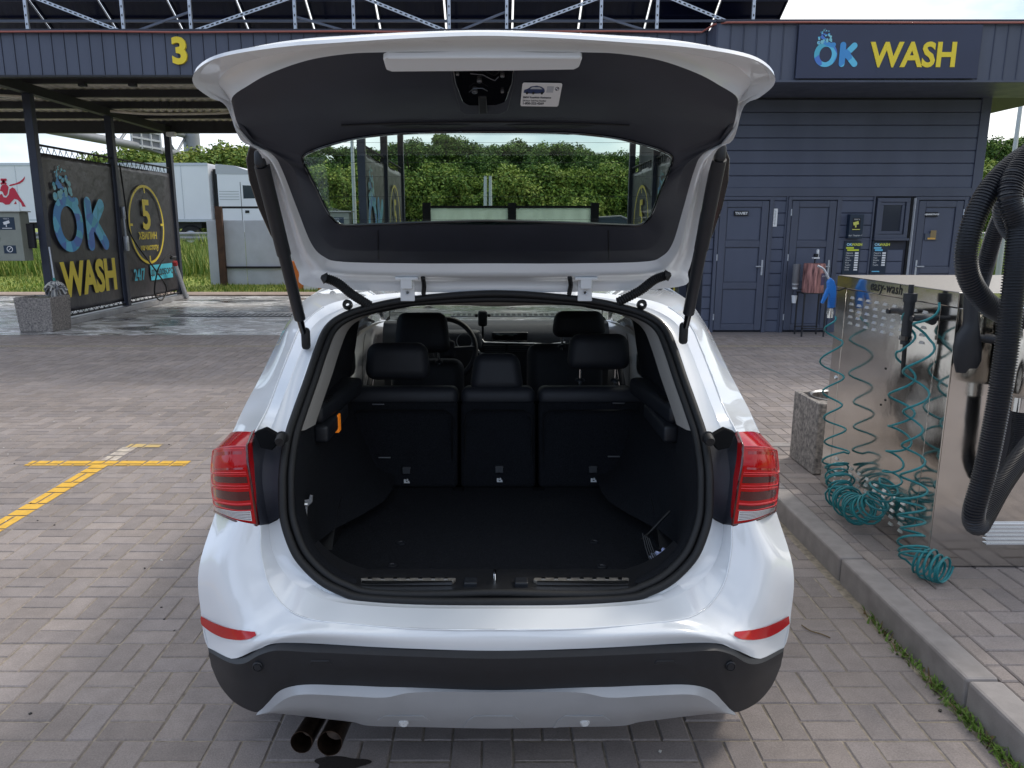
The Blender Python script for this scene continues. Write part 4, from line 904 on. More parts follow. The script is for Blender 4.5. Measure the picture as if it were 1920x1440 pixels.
# gas struts
for s_ in (-1, 1):
    top_ = U(486, 290, 2.19) if s_ < 0 else U(1352, 278, 2.19); bot_ = U(571, 632, 2.52) if s_ < 0 else U(1284, 622, 2.52)
    d = (bot_ - top_); q = MB()
    q.cyl(top_ + d * .05, top_ + d * .50, .0215, .0215, 18); q.cyl(top_ + d * .49, top_ + d * .88, .0185, .0185, 18); strut = part(q, 'gas_strut', M['black_plastic'], 50)
    q = MB(); q.cyl(top_ + d * .87, top_ + d * .97, .012, .010, 14); part(q, 'piston_rod', M['gloss_black'], 50, strut)
    q = MB(); q.rbox(top_ + d * .02, (.03, .035, .05), .012); q.cyl(top_ + d * .0, top_ + d * .06, .012, .014, 12); part(q, 'ball_socket', M['black_plastic'], 50, strut)
    q = MB(); q.rbox(bot_ + Vector((s_ * -.004, .0, -.005)), (.03, .03, .075), .013); part(q, 'foot', M['rubber'], 50, strut)
# ================================================================ service building on the right
WY = 12.25; BX0, BX1 = 3.32, 7.56
bld = empty('building', (5.4, WY, 0), 'dark slate blue plank clad service building with a deep sign fascia', 'building')
def bpart(m, name, mats, smooth=None, parent=None, **k): p = parent or bld; return m.build(name, mats, p, smooth, W=(p is bld), **k)
m = MB(); m.bx(BX0, BX1, WY + .02, WY + 6, 0, 3.62); core = bpart(m, 'wall', M['anthracite_dark'])
PH = .189
def plank(x0, x1, z0, z1):
    q = MB(); y0 = WY
    q.prism([(x0, y0 - .004, z0 + .002), (x0, y0 - .013, z0 + .012), (x0, y0 - .013, z1 - .010), (x0, y0 - .004, z1 - .003), (x0, y0 + .018, z1 - .003), (x0, y0 + .018, z0 + .002)], (x1 - x0, 0, 0)); bpart(q, 'plank', M['anthracite_wall'], None, core, )
z = 0
while z < 3.55:
    z1 = min(z + PH, 3.62)
    if z > 2.2: plank(BX0, BX1 - .12, z, z1)
    else:
        for a, b in ((BX0, 3.45), (4.37, 4.57), (5.43, 5.94), (7.40, BX1 - .12)): plank(a, b, z, z1)
        if z1 < 1.5: plank(5.96, 6.48, z, z1)
    z = z1
m = MB(); m.bx(BX1 - .118, BX1 + .03, WY - .03, WY + .10, 0, 3.615); bpart(m, 'corner_post', M['anthracite'], bevel=.004)
m = MB(); m.bx(BX0, BX1 - .12, WY - .035, WY + .018, 2.145, 2.276); bpart(m, 'header_rail', M['anthracite'], bevel=.004)
for x_ in (4.36, 4.575, 5.425, 5.945): m = MB(); m.bx(x_ - .012, x_ + .012, WY - .03, WY + .0, 0.0, 2.144); bpart(m, 'corner_strip', M['anthracite'])
def panel_frame(q, x0, x1, z0, z1, y, t=.035, d=.012):
    q.bx(x0, x1, y - d, y, z0, z0 + t); q.bx(x0, x1, y - d, y, z1 - t, z1); q.bx(x0, x0 + t, y - d, y, z0 + t, z1 - t); q.bx(x1 - t, x1, y - d, y, z0 + t, z1 - t)
def door(x0, x1, hinge_left, panels=3, dy=0):
    q = MB(); q.bx(x0 - .04, x0 + .012, WY - .05, WY + .03, 0, 2.14); q.bx(x1 - .012, x1 + .04, WY - .05, WY + .03, 0, 2.14); q.bx(x0 + .012, x1 - .012, WY - .05, WY + .03, 2.09, 2.14); bpart(q, 'door_frame', M['anthracite'], bevel=.004)
    q = MB(); q.bx(x0 + .02, x1 - .02, WY - .02, WY + .02, .03, 2.08); d = bpart(q, 'door', M['anthracite'])
    q = MB(); a = x0 + .022; b = x1 - .022; y = WY - .021; rails = [.035, .13, .70, .80, 1.36, 1.46, 1.98, 2.075] if panels == 3 else [.035, .13, .95, 1.05, 1.98, 2.075]
    q.bx(a, a + .11, y - .025, y, .035, 2.075); q.bx(b - .11, b, y - .025, y, .035, 2.075)
    for k in range(0, len(rails), 2): q.bx(a + .111, b - .111, y - .025, y, rails[k], rails[k + 1])
    bpart(q, 'door_rails', M['anthracite'], None, d, bevel=.006)
    for k in range(1, len(rails) - 1, 2): q = MB(); q.bx(a + .125, b - .125, y - .008, y, rails[k] + .015, rails[k + 1] - .015); bpart(q, 'door_panel', M['anthracite_wall'], None, d, bevel=.006)
    hx = b - .05 if hinge_left else a + .05; s_ = -1 if hinge_left else 1
    q = MB(); q.bx(hx - .014, hx + .014, y - .036, y - .026, .92, 1.16); q.cyl((hx, y - .03, 1.06), (hx, y - .07, 1.06), .008); q.bar((hx, y - .066, 1.06), (hx + s_ * .11, y - .066, 1.06), .014, .018); bpart(q, 'door_handle', M['galv'], None, d, bevel=.003)
    for hz in (.25, 1.9) + ((1.2,) if panels == 3 else ()): q = MB(); hx2 = a - .01 if hinge_left else b + .01; q.cyl((hx2, y - .03, hz - .05), (hx2, y - .03, hz + .05), .010); bpart(q, 'hinge', M['galv'], None, d)
    return d
d1 = door(3.50, 4.31, True); d2 = door(4.63, 5.37, True); d3 = door(6.62, 7.36, False, 2)
def sign_on(px, py, w_, h_, txt, par, sz, mat=None):
    p = U(px, py, WY - .05); q = MB(); q.bx(p.x - w_ / 2, p.x + w_ / 2, WY - .056, WY - .034, p.z - h_ / 2, p.z + h_ / 2, 0); q.text(txt, sz, (p.x, WY - .0575, p.z - sz * .34), (1, 0, 0), (0, 0, 1), offset=.002, mi=1); return bpart(q, 'door_sign', [mat or M['seam_black'], M['white_plain']], None, par)
sign_on(1390, 400, .22, .075, 'ТУАЛЕТ', d1, .05); sign_on(1747, 402, .19, .07, 'АДМІНІСТРАТОР', d3, .026)
q = MB(); p = U(1746, 444, WY - .05); q.bx(p.x - .10, p.x + .10, WY - .055, WY - .034, p.z - .05, p.z + .05, 0); q.bx(p.x - .02, p.x + .07, WY - .058, WY - .056, p.z - .04, p.z + .10, 1); q.bx(p.x - .06, p.x + .06, WY - .0605, WY - .0585, p.z - .04, p.z - .015, 2); bpart(q, 'notice_holder', [pmat('acrylic', '#5a5f6b', .2), pmat('notice_paper', '#8c7a55', .7), pmat('notice_yellow', '#d9a950', .6)], None, d3)
# gap of the half open door and the window
m = MB(); m.bx(6.535, 6.575, WY - .0, WY + .03, .02, 2.13); bpart(m, 'door_gap', M['black_plain']); m = MB(); m.bx(6.5751, 6.5795, WY - .06, WY + .0, .03, 2.12); bpart(m, 'door_edge', M['white_plain'])
m = MB(); panel_frame(m, 5.985, 6.50, 1.50, 2.12, WY + .02, .06, .07); panel_frame(m, 6.05, 6.43, 1.565, 2.055, WY + .0, .045, .03); win = bpart(m, 'window', M['anthracite'], bevel=.004)
m = MB(); m.bx(6.09, 6.39, WY - .012, WY - .006, 1.605, 2.015); bpart(m, 'pane', pmat('dim_glass', '#3c3f49', .08, coat=.5), None, win)
m = MB(); m.bx(5.97, 6.52, WY - .09, WY + .0, 1.465, 1.50); bpart(m, 'sill', M['anthracite'], None, win, bevel=.004)
# thermometer
p0 = U(1458, 391, WY - .02); p1 = U(1451, 425, WY - .02)
th = empty('thermometer', (p0.x - .03, WY - .016, p1.z), 'long white wall thermometer between the two closed doors', 'thermometer')
m = MB(); m.bx(-.035, .035, -.012, 0, 0, p0.z - p1.z); m.build('scale_board', M['white_plain'], th, bevel=.003); m = MB(); m.cyl((0, -.014, .03), (0, -.014, p0.z - p1.z - .03), .004); m.build('tube', M['chrome'], th)
for k in range(12): m = MB(); m.bx(-.025, -.008, -.0135, -.0125, .05 + k * .022, .053 + k * .022); m.build('tick', M['black_plain'], th)
# camera notice box and two price boards
def board(px0, px1, py0, py1, name, lab, cat, dep=.02, y=WY - .0135):
    a = U(px0, py1, y); b = U(px1, py0, y); g = empty(name, ((a.x + b.x) / 2, y, a.z), lab, cat); w_ = b.x - a.x; h_ = b.z - a.z
    q = MB(); q.bx(-w_ / 2, w_ / 2, -dep, 0, 0, h_); q.build('board', pmat('board_navy', '#1b2c40', .35), g, bevel=.002); return g, w_, h_, -dep - .0012
g, w_, h_, y = board(1585, 1615, 402, 447, 'notice_box', 'grey box with a yellow video camera notice beside the window', 'notice box', .10)
q = MB(); q.bx(-w_ * .28, w_ * .28, y - .002, y + .001, h_ * .32, h_ * .85); q.build('notice', M['seam_black'], g)
q = MB(); q.bar((-.05, y - .004, h_ * .60), (.03, y - .004, h_ * .66), .002, .05, up=(0, 0, 1)); q.bx(-.02, .0, y - .005, y - .003, h_ * .46, h_ * .58); q.bx(-.06, .06, y - .005, y - .003, h_ * .36, h_ * .39); q.build('camera_icon', pmat('icon_yellow', '#d6d86a', .5), g)
q = MB(); q.text('УВАГА', .03, (0, y - .004, h_ * .76), (1, 0, 0), (0, 0, 1)); q.text('вул. Садова 1Г', .03, (0, y - .004, h_ * .10), (1, 0, 0), (0, 0, 1)); q.build('lettering', M['white_plain'], g)
for px0, px1, colr, n_, lab in ((1577, 1614, '#cfdc3a', 8, 'navy price board with yellow tags under the notice box'), (1629, 1665, '#6cc3e6', 6, 'navy price board with light blue tags under the window')):
    g, w_, h_, y = board(px0, px1, 452, 514, 'price_board', lab, 'price board'); tg_ = pmat('tag_' + colr[1:], colr, .5)
    q = MB(); q.text('OK', .058, (-w_ * .36, y, h_ * .86), (1, 0, 0), (0, 0, 1), offset=.002, align='LEFT', mi=0); q.text('WASH', .058, (-w_ * .06, y, h_ * .86), (1, 0, 0), (0, 0, 1), offset=.002, align='LEFT', mi=1); q.build('heading', [pmat('head_blue', '#a8d8ea', .5), pmat('head_yellow', '#d7dd55', .5)], g)
    for k, (x0, x1) in enumerate(((-.38, .08), (-.30, .40 if n_ == 8 else .18))): q = MB(); q.bx(x0 * w_, x1 * w_, y - .002, y + .001, h_ * (.77 - k * .065), h_ * (.82 - k * .065)); q.build('tag', tg_, g)
    for k in range(n_):
        zz = h_ * (.64 - k * .072); q = MB(); q.bx(w_ * .18, w_ * .40, y - .002, y + .001, zz - h_ * .024, zz + h_ * .024); q.build('price_field', M['white_plain'], g)
        q = MB(); q.text(['Підлога', 'Пилосос', 'Піна', 'Осмос', 'Віск', 'Турбо', 'Вода', 'Стоп'][k], .03, (-w_ * .36, y, zz - .01), (1, 0, 0), (0, 0, 1), align='LEFT'); q.build('price_line', M['white_plain'], g)
    if n_ == 6: q = MB(); q.bx(-w_ * .38, w_ * .1, y - .002, y + .001, h_ * .07, h_ * .10); q.build('tag', tg_, g)
# dispenser stand in front of the second door
sp_ = U(1523, 548, 11.85); g = empty('stand', (sp_.x, 11.85, 0), 'thin black steel stand under the bark patterned dispenser', 'stand'); zt = sp_.z
q = MB(); q.bx(-.19, .19, -.16, .16, zt - .015, zt); q.build('shelf', M['beam_dark'], g)
for i in (-1, 1):
    for j in (-1, 1): q = MB(); q.bar((i * .17, j * .14, 0), (i * .17, j * .14, zt - .016), .02, .02); q.build('leg', M['beam_dark'], g)
q = MB(); q.bx(-.18, .18, -.15, -.13, .12, .135); q.build('stretcher', M['beam_dark'], g); q = MB(); q.bx(-.18, .18, .13, .15, .12, .135); q.build('stretcher', M['beam_dark'], g)
g = empty('dispenser', (sp_.x, 11.85, zt), 'round dispenser wrapped in red brown bark pattern with a purple label', 'dispenser')
q = MB(); q.lathe([(.001, 0), (.155, 0), (.158, .01), (.158, .43), (.15, .445), (.001, .445)], n=36); q.build('drum', pmat('bark', '#3a1d22', .7, var2='#c98f86', vscale=9, stretch=(3, 3, .5)), g, 40)
q = MB(); a_ = [R(-70 + i * 8) for i in range(7)]; q.grid([[Vector((.160 * math.cos(a), .160 * math.sin(a), zz)) for a in a_] for zz in (.12, .30)]); q.build('label_patch', pmat('purple_label', '#3c2f55', .5), g, 60)
q = MB(); q.text('АНТИСЕПТИК', .022, (.160 * math.cos(R(-46)), .162 * math.sin(R(-46)) - .003, .25), (math.sin(R(46)), math.cos(R(46)) * 1, 0), (0, 0, 1)); q.build('label_text', M['white_plain'], g)
q = MB(); q.cyl((0, 0, .445), (0, 0, .54), .012); q.rbox((0, -.02, .57), (.05, .09, .05), .012); q.build('pump', M['black_plastic'], g); q = MB(); q.rbox((.02, -.03, .60), (.03, .05, .12), .01); q.rbox((0, -.02, .528), (.09, .09, .02), .006); q.build('pump_head', M['white_plain'], g)
cpz = U(1497, 520, 11.9); g = empty('cup_holder', (cpz.x - .0, 12.0, cpz.z - .16), 'grey tube cup holder with a white cup beside the dispenser', 'cup holder')
q = MB(); q.lathe([(.001, .36), (.055, .36), (.055, .06), (.05, .05), (.05, .0)], n=24); q.build('tube', pmat('tube_grey', '#77777a', .3), g, 40); q = MB(); q.lathe([(.04, -.03), (.052, .055), (.056, .06)], n=20); q.build('collar', M['white_plain'], g, 40); q = MB(); q.lathe([(.03, -.25), (.045, -.13), (.001, -.13)], n=20); q.build('cup', M['white_plain'], g, 40)
# ---------------------------------------------------------------- fascias
FY = 10.8; FB, FT = 3.61, 4.35; FX0, FX1 = 2.95, 8.7
m = MB(); m.bx(FX0 + .03, FX1, FY + .03, WY + 3, FB + .02, FT - .03); fas = bpart(m, 'roof_box', M['anthracite_dark'])
m = MB(); m.bx(FX0 + .02, FX1, FY + .02, WY - .02, FB, FB + .018); bpart(m, 'soffit', M['anthracite'])
PW = .176
def fpanel(x0, x1, y, z0, z1, par, mat, W): 
    q = MB(); q.prism([(x0 + .003, y, z0), (x0 + .006, y - .012, z0), (x1 - .012, y - .012, z0), (x1 - .009, y - .022, z0), (x1 - .002, y - .022, z0), (x1 - .002, y, z0)], (0, 0, z1 - z0)); return q.build('fascia_panel', mat, par, None, W=W)
x = FX0
while x < FX1 - .02: fpanel(x, min(x + PW, FX1), FY + .03, FB, FT - .02, fas, M['anthracite'], False); x += PW
m = MB(); m.bx(FX0 - .02, FX1 + .02, FY - .03, FY + .06, FT - .018, FT + .012); bpart(m, 'top_flashing', M['anthracite_dark'], bevel=.003)
m = MB(); m.bx(FX0, FX1, FY - .012, FY + .05, FB - .03, FB - .002); bpart(m, 'bottom_trim', M['anthracite'], bevel=.003)
for k in range(3):   # return face of the deeper fascia
    q = MB(); y0 = FY + .03 + k * .17; q.bx(FX0 - .008, FX0 + .028, y0 + .003, y0 + .165, FB, FT - .02); q.build('fascia_panel', M['anthracite'], fas, bevel=.004)
# ---- OK WASH lettering
def bubble_mat():
    m_ = bpy.data.materials.new('bubble_blue'); m_.use_nodes = True; t = m_.node_tree; l = t.links.new; b = t.nodes['Principled BSDF']; b.inputs['Roughness'].default_value = .45
    tcn = _n(t, 'ShaderNodeTexCoord'); vo = _n(t, 'ShaderNodeTexVoronoi'); vo.inputs['Scale'].default_value = 5.5; l(tcn.outputs['Object'], vo.inputs[0])
    r = _n(t, 'ShaderNodeValToRGB'); r.color_ramp.interpolation = 'CONSTANT'; e = r.color_ramp.elements; e[0].color = (*lin('#5fbfe2'), 1); e[1].position = .35; e[1].color = (*lin('#3f8fd0'), 1); k = e.new(.6); k.color = (*lin('#4fb0c8'), 1); k = e.new(.8); k.color = (*lin('#4a78c8'), 1)
    sx = _n(t, 'ShaderNodeSeparateColor'); l(vo.outputs['Color'], sx.inputs[0]); l(sx.outputs[0], r.inputs[0]); l(r.outputs[0], b.inputs['Base Color']); MATS['bubble'] = m_
bubble_mat(); pmat('bubble_light', '#7fc3d0', .45); pmat('banner_yellow', '#e6cf3c', .45); pmat('banner_cyan', '#4fc3d9', .45)
def ok_logo(g, org, ux, uy, w_, h_, tz=.004, W=False, seed=3):
    """O ring + K + rising bubbles; org = lower left of O"""
    org = Vector(org); ux = Vector(ux); uy = Vector(uy); un = ux.cross(uy); r2 = random.Random(seed)
    def P(x, y, o=0): return org + ux * x + uy * y + un * (tz + o)
    n = 40; q = MB(); A = [2 * math.pi * i / n for i in range(n)]
    q.grid([[P(w_ / 2 + w_ / 2 * math.cos(a), h_ / 2 + h_ / 2 * math.sin(a)) for a in A], [P(w_ / 2 + w_ * .27 * math.cos(a), h_ / 2 + h_ * .31 * math.sin(a)) for a in A]], closev=True); q.build('letter', M['bubble'], g, None, W=W)
    kx = w_ * 1.1; t = w_ * .26
    def rod(a, b):
        a = Vector(a); b = Vector(b); d = (b - a).normalized(); s_ = Vector((-d.y, d.x)); pts = []
        for c, base in ((b, 0), (a, math.pi)):
            for i in range(9): an = -math.pi / 2 + math.pi * i / 8 + base; pts.append(c + d * math.cos(an) * t / 2 + s_ * math.sin(an) * t / 2)
        return pts
    q = MB()
    for i, (a, b) in enumerate((((kx + t / 2, t / 2), (kx + t * .5, h_ - t / 2)), ((kx + t * .8, h_ * .45), (kx + w_ * .62, h_ - t * .6)), ((kx + t * 1.1, h_ * .55), (kx + w_ * .68, t * .5)))): q.poly([P(p.x, p.y, .0006 * i) for p in rod(a, b)])
    q.build('letter', M['bubble'], g, None, W=W)
    q = MB()
    for k in range(46):
        t_ = r2.random() ** 1.5; x = w_ * (.05 + .9 * r2.random()) * (1 - t_) + w_ * (.20 + .30 * r2.random()) * t_; y = h_ * (.80 + .16 * math.sin(min(1, max(0, x / w_)) * 3.1) + t_ * .58) ; rr = w_ * (.058 * (1 - t_) + .014) * (.6 + .6 * r2.random())
        q.poly([P(x + rr * math.cos(a), y + rr * math.sin(a), .0008 + .0003 * k / 40) for a in [2 * math.pi * i / 14 for i in range(14)]], k % 2)
    o = q.build('bubbles', [M['bubble_light'], M['bubble']], g, None, W=W); o['kind'] = 'stuff'
sx0 = U(1495, 97, FY - .04).x; sx1 = U(1838, 97, FY - .04).x; sz0 = U(1600, 147, FY - .04).z; sz1 = U(1600, 46, FY - .04).z
sg = empty('sign', (sx0, FY - .016, sz0), 'dark blue OK WASH sign board fixed on the building fascia', 'sign')
m = MB(); m.bx(0, sx1 - sx0, -.025, 0, 0, sz1 - sz0); m.build('board', pmat('sign_navy', '#232a45', .3, var=.1, vscale=2), sg, bevel=.003)
ow = U(1567, 100, FY).x - U(1524, 100, FY).x; oz = U(1545, 127, FY).z - sz0; oh = U(1545, 80, FY).z - U(1545, 127, FY).z
ok_logo(sg, (U(1524, 100, FY).x - sx0, -.027, oz), (1, 0, 0), (0, 0, 1), ow, oh)
q = MB(); q.text('WASH', oh * 1.36, (U(1630, 100, FY).x - sx0, -.031, oz + .01), (1, 0, 0), (0, 0, 1), offset=.012, align='LEFT', xs=.93, extrude=.004); q.build('letter', M['yellow_letter'], sg)
# ================================================================ wash canopy on the left
cy0 = 11.3; CB, CT = 3.77, 4.35; CX0, CX1 = -15.0, 2.93; CYB = 18.35
PX = [-12.9, -7.55, -2.2, 3.15]; PY = [12.9, 15.5, 18.2]
cnp = empty('wash_canopy', (-5, 14.5, 0), 'dark steel canopy over the wash bays with corrugated roof', 'canopy')
def cpart(m, name, mats, smooth=None, parent=None, **k): p = parent or cnp; return m.build(name, mats, p, smooth, W=(p is cnp), **k)
m = MB(); m.bx(CX0, CX1, cy0 + .03, cy0 + .10, CB + .02, CT - .02); fb = cpart(m, 'fascia', M['anthracite_dark'])
x = CX0
while x < CX1 - .02:
    if x > -10.5: fpanel(x, min(x + PW, CX1), cy0 + .03, CB, CT - .02, fb, M['anthracite'], False)
    x += PW
m = MB(); m.bx(CX0, CX1, cy0 - .03, cy0 + .12, CT - .018, CT + .014); cpart(m, 'top_flashing', M['anthracite_dark'], bevel=.003)
m = MB(); m.bx(CX0, CX1, cy0 - .005, cy0 + .10, CB - .03, CB - .002); cpart(m, 'bottom_trim', M['beam_dark'], bevel=.003)
m = MB(); xs_ = [CX0 + i * .02 for i in range(int((CX1 - CX0) / .02) + 1)]
def cor(x): t = (x / .16) % 1; return .035 * (0 if t < .3 else (t - .3) / .15 if t < .45 else 1 if t < .85 else (1 - t) / .15)
m.grid([[Vector((x_, y_, 4.06 + cor(x_))) for x_ in xs_] for y_ in (cy0 + .11, CYB + .2)]); cpart(m, 'roof_sheet', M['corrugated'])
for by in (12.9, 14.2, 15.5, 16.9): m = MB(); m.bx(CX0, CX1 - .02, by - .05, by + .05, 3.93, 4.055); cpart(m, 'purlin', M['beam_dark'])
m = MB(); m.bx(CX0, CX1 - .02, CYB - .08, CYB + .08, 3.80, 4.056); cpart(m, 'rear_beam', M['beam_dark'])
for px in PX:
    m = MB(); m.bx(px - .07, px + .07, cy0 + .11, CYB - .09, 3.78, 3.928); cpart(m, 'cross_beam', M['beam_dark'])
    for i, py in enumerate(PY):
        m = MB(); m.bx(px - .065, px + .065, py - .065, py + .065, 0.014, 3.778); po = cpart(m, 'post', pmat('post_slate', '#2e3342', .5, var=.1, vscale=5), bevel=.006)
        m = MB(); m.bx(px - .13, px + .13, py - .13, py + .13, .0, .0138); cpart(m, 'base_plate', M['steel_dark'], None, po)
        for dx in (-.1, .1): m = MB(); m.cyl((px + dx, py - .1, .014), (px + dx, py - .1, .05), .012); cpart(m, 'bolt', M['steel_dark'], None, po)
# conduits and lamps under the roof
m = MB(); m.tube(cat_rom([(-7.4, 15.3, 3.85), (-6.6, 15.3, 3.8), (-5.2, 15.3, 3.82), (-4.9, 15.2, 3.9), (-4.3, 15.2, 3.93), (-3.2, 15.1, 4.0)], 6), .022, 8); cpart(m, 'conduit', M['corrugated'], 60)
m = MB(); m.tube(cat_rom([(-12.5, 13.5, 3.9), (-9.4, 13.5, 3.9), (-8.8, 13.45, 3.86), (-7.7, 13.4, 3.8)], 6), .022, 8); cpart(m, 'conduit', M['corrugated'], 60)
for lx, ly in ((-6.6, 12.83), (-5.8, 12.83), (-4.0, 12.83), (-3.0, 12.83), (-4.2, 18.2)): m = MB(); m.rbox((lx, ly - .02, 3.90), (.12, .10, .06), .015); cpart(m, 'lamp', M['black_plastic'])
m = MB(); m.rbox((-7.4, 18.05, 3.74), (.2, .12, .1), .015); cpart(m, 'flood_lamp', M['white_plain'])
# cable along the fascia top
m = MB(); pts = [(CX0, cy0 - .045, CT - .03)] + [(CX0 + 1 + i * 1.2, cy0 - .05, CT - .03 + .008 * math.sin(i * 2.1)) for i in range(14)] + [(FX0 - .1, cy0 - .05, CT - .035), (FX0 - .03, FY + .1, CT - .02), (FX0 + .1, FY - .04, CT - .03), (FX0 + 1.2, FY - .045, CT - .028), (FX0 + 2.8, FY - .045, CT - .034), (FX1, FY - .04, CT - .03)]
tag(m.tube(pts, .013, 6).build('cable', M['copper_cable'], None, 60), 'thin reddish cable running along the top of the fascia', 'cable')
# number three
n3 = U(336, 94, cy0 - .02); q = MB(); q.text('3', .47, (n3.x, cy0 + .004, n3.z - .165), (1, 0, 0), (0, 0, 1), offset=.018, extrude=.025); tag(q.build('number', M['yellow_letter'], None, bevel=.004), 'big yellow number 3 on the canopy fascia', 'number')
# ---------------------------------------------------------------- banners
def wav(y, z, s_=1): return .012 * math.sin(3.1 * y + 1.3 * z) + .009 * math.sin(7.3 * y - 2.1 * z + 1) * max(0, 1.2 - z) + .010 * math.sin(13 * y + 2 * z) * max(0, z - 2.3)
ban_m = pmat('banner_vinyl', '#3b3a40', .38, var=.1, vscale=2, bump=.25, bscale=5, bdist=.05)
def banner(y0, y1, label, detail, X, side=1):
    g = empty('banner', (X, (y0 + y1) / 2, .2), label, 'banner'); yc = (y0 + y1) / 2
    q = MB(); ny, nz_ = 40, 30
    q.grid([[Vector((wav(y0 + (y1 - y0) * i / ny, .2 + 2.68 * j / nz_), y0 + (y1 - y0) * i / ny - yc, 2.68 * j / nz_)) for i in range(ny + 1)] for j in range(nz_ + 1)]); q.build('vinyl', ban_m, g, 60, solid=.002)
    q = MB(); q.cyl((0, y0 - yc - .02, 2.80), (0, y1 - yc + .02, 2.80), .02); q.build('top_rail', M['beam_dark'], g, 60)
    q = MB(); q.cyl((0, y0 - yc - .02, -.06), (0, y1 - yc + .02, -.06), .02); q.build('bottom_rail', M['beam_dark'], g, 60)
    q = MB()
    for k in range(13):
        yy = y0 - yc + (k + .5) * (y1 - y0) / 13
        for zz, ze in ((2.66, 2.80), (.02, -.06)): q.tube([(0, yy - .05, zz), (.024, yy, ze), (-.024, yy + .05, ze), (0, yy + .1, zz)], .006, 5)
    o = q.build('lacing', M['black_plain'], g, 60); o['kind'] = 'stuff'
    O = lambda y, z, d=.042: ((d if d > .035 else d + .012) * side, y - yc, z - .2)
    ux = Vector((0, 1, 0)) * side
    if detail == 'logo':
        ok_logo(g, O(13.13 if side > 0 else 15.1, 1.24), ux, (0, 0, 1), .95, .98, .0)
        q = MB(); q.text('WASH', .80, O(13.22 if side > 0 else 15.1, .50), ux, (0, 0, 1), offset=.035, align='LEFT', xs=.82); q.build('letter', M['banner_yellow'], g)
    else:
        q = MB(); A = [2 * math.pi * i / 56 for i in range(56)]; q.grid([[O(16.66 + r_ * math.cos(a), 1.72 + r_ * math.sin(a)) for a in A] for r_ in (.83, .775)], closev=True)
        for k in range(4): a = k * math.pi / 2; q.bar(O(16.66 + .66 * math.cos(a), 1.72 + .66 * math.sin(a), .031), O(16.66 + .775 * math.cos(a), 1.72 + .775 * math.sin(a), .031), .05, .002, up=(1, 0, 0))
        q.build('clock_ring', M['banner_yellow'], g)
        q = MB(); q.text('5', .86, O(16.66, 1.64), ux, (0, 0, 1), offset=.02, mi=0); q.build('letter', M['banner_yellow'], g)
        q = MB(); q.text('ХВИЛИН', .20, O(16.66, 1.42), ux, (0, 0, 1), offset=.006); q.build('lettering', M['banner_yellow'], g); q = MB(); q.text('на', .17, O(16.36, 1.19), ux, (0, 0, 1), offset=.005); q.build('lettering', M['banner_yellow'], g); q = MB(); q.text('чистоту', .17, O(16.80, 1.19), ux, (0, 0, 1), offset=.005); q.build('lettering', M['banner_yellow'], g)
        q = MB(); q.text('24/7', .33, O(15.85, .58), ux, (0, 0, 1), offset=.008, align='LEFT', xs=.85); q.build('lettering', M['banner_cyan'], g)
        q = MB(); q.quad(O(16.62, .53), O(17.75, .53), O(17.75, .86), O(16.62, .86), 0); q.text('ЦІЛОДОБОВО', .17, O(17.18, .63, .032), ux, (0, 0, 1), offset=.006, mi=1); q.build('text_plate', [M['banner_cyan'], ban_m], g)
    return g
for i, X in enumerate((PX[1], PX[2], PX[3])):
    s_ = 1 if i < 2 else -1; wh = ['on the partition by the terminal and planter', 'on the middle partition seen through glass', 'on the partition beside the service building'][i]
    banner(PY[0] + .09, PY[1] - .09, 'grey OK WASH vinyl banner ' + wh, 'logo', X, s_); banner(PY[1] + .09, PY[2] - .09, 'grey banner with a yellow five minute clock ' + wh, 'clock', X, s_)
    m = MB(); m.bx(X - .14, X + .14, PY[0] + .2, PY[2] + .15, 0.0005, .10); o = m.build('partition_kerb', pmat('wet_conc', '#9a9a9c', .35, var=.2, vscale=5), None, bevel=.01); tag(o, 'wet concrete kerb under the banners ' + wh.replace('on the ', 'of the '), 'kerb')
# payment terminals on the front posts
def terminal(X, lab):
    g = empty('payment_terminal', (X - .40, PY[0] - .16, 1.13), lab, 'terminal', None)
    q = MB(); q.bx(-.22, .22, -.16, .09, 0, .78); q.build('cabinet', pmat('terminal_grey', '#8d9289', .4, var=.08, vscale=6), g, bevel=.008)
    q = MB(); q.bx(-.26, .26, -.20, .10, .781, .80); q.build('rain_cover', pmat('terminal_grey2', '#a9aca6', .4), g, bevel=.003)
    q = MB(); q.bx(-.13, .13, -.164, -.1605, .50, .70, 0); q.bar((-.05, -.167, .60), (.05, -.167, .63), .003, .045, 1); q.bx(-.015, .0, -.169, -.166, .545, .60, 1); q.bx(-.08, .08, -.168, -.1655, .52, .53, 1); q.text('УВАГА', .03, (0, -.1655, .665), (1, 0, 0), (0, 0, 1), mi=1); q.build('camera_notice', [pmat('notice_navy', '#22364a', .4), M['white_plain']], g)
    q = MB(); q.bx(-.10, .10, -.164, -.1605, .12, .25, 0); q.lathe([(.05, 0), (.05, -.002), (.04, -.002), (.04, 0)], (0, -.1655, .19), (0, 1, 0), 20, 1); q.bar((-.03, -.168, .16), (.03, -.168, .22), .003, .008, 1); q.build('no_smoking_notice', [M['notice_navy'], M['white_plain']], g)
    q = MB(); q.lathe([(.001, -.02), (.015, -.02), (.018, 0)], (-.16, -.16, .36), (0, 1, 0), 12); q.build('lock', M['black_plastic'], g, 40)
    q = MB(); q.bx(.2201, .33, -.02, .04, .2, .6); q.build('bracket', M['beam_dark'], g)
    return g
terminal(PX[1], 'grey metal payment terminal on the post by the planter'); terminal(PX[2], 'grey metal payment terminal on the middle partition post')
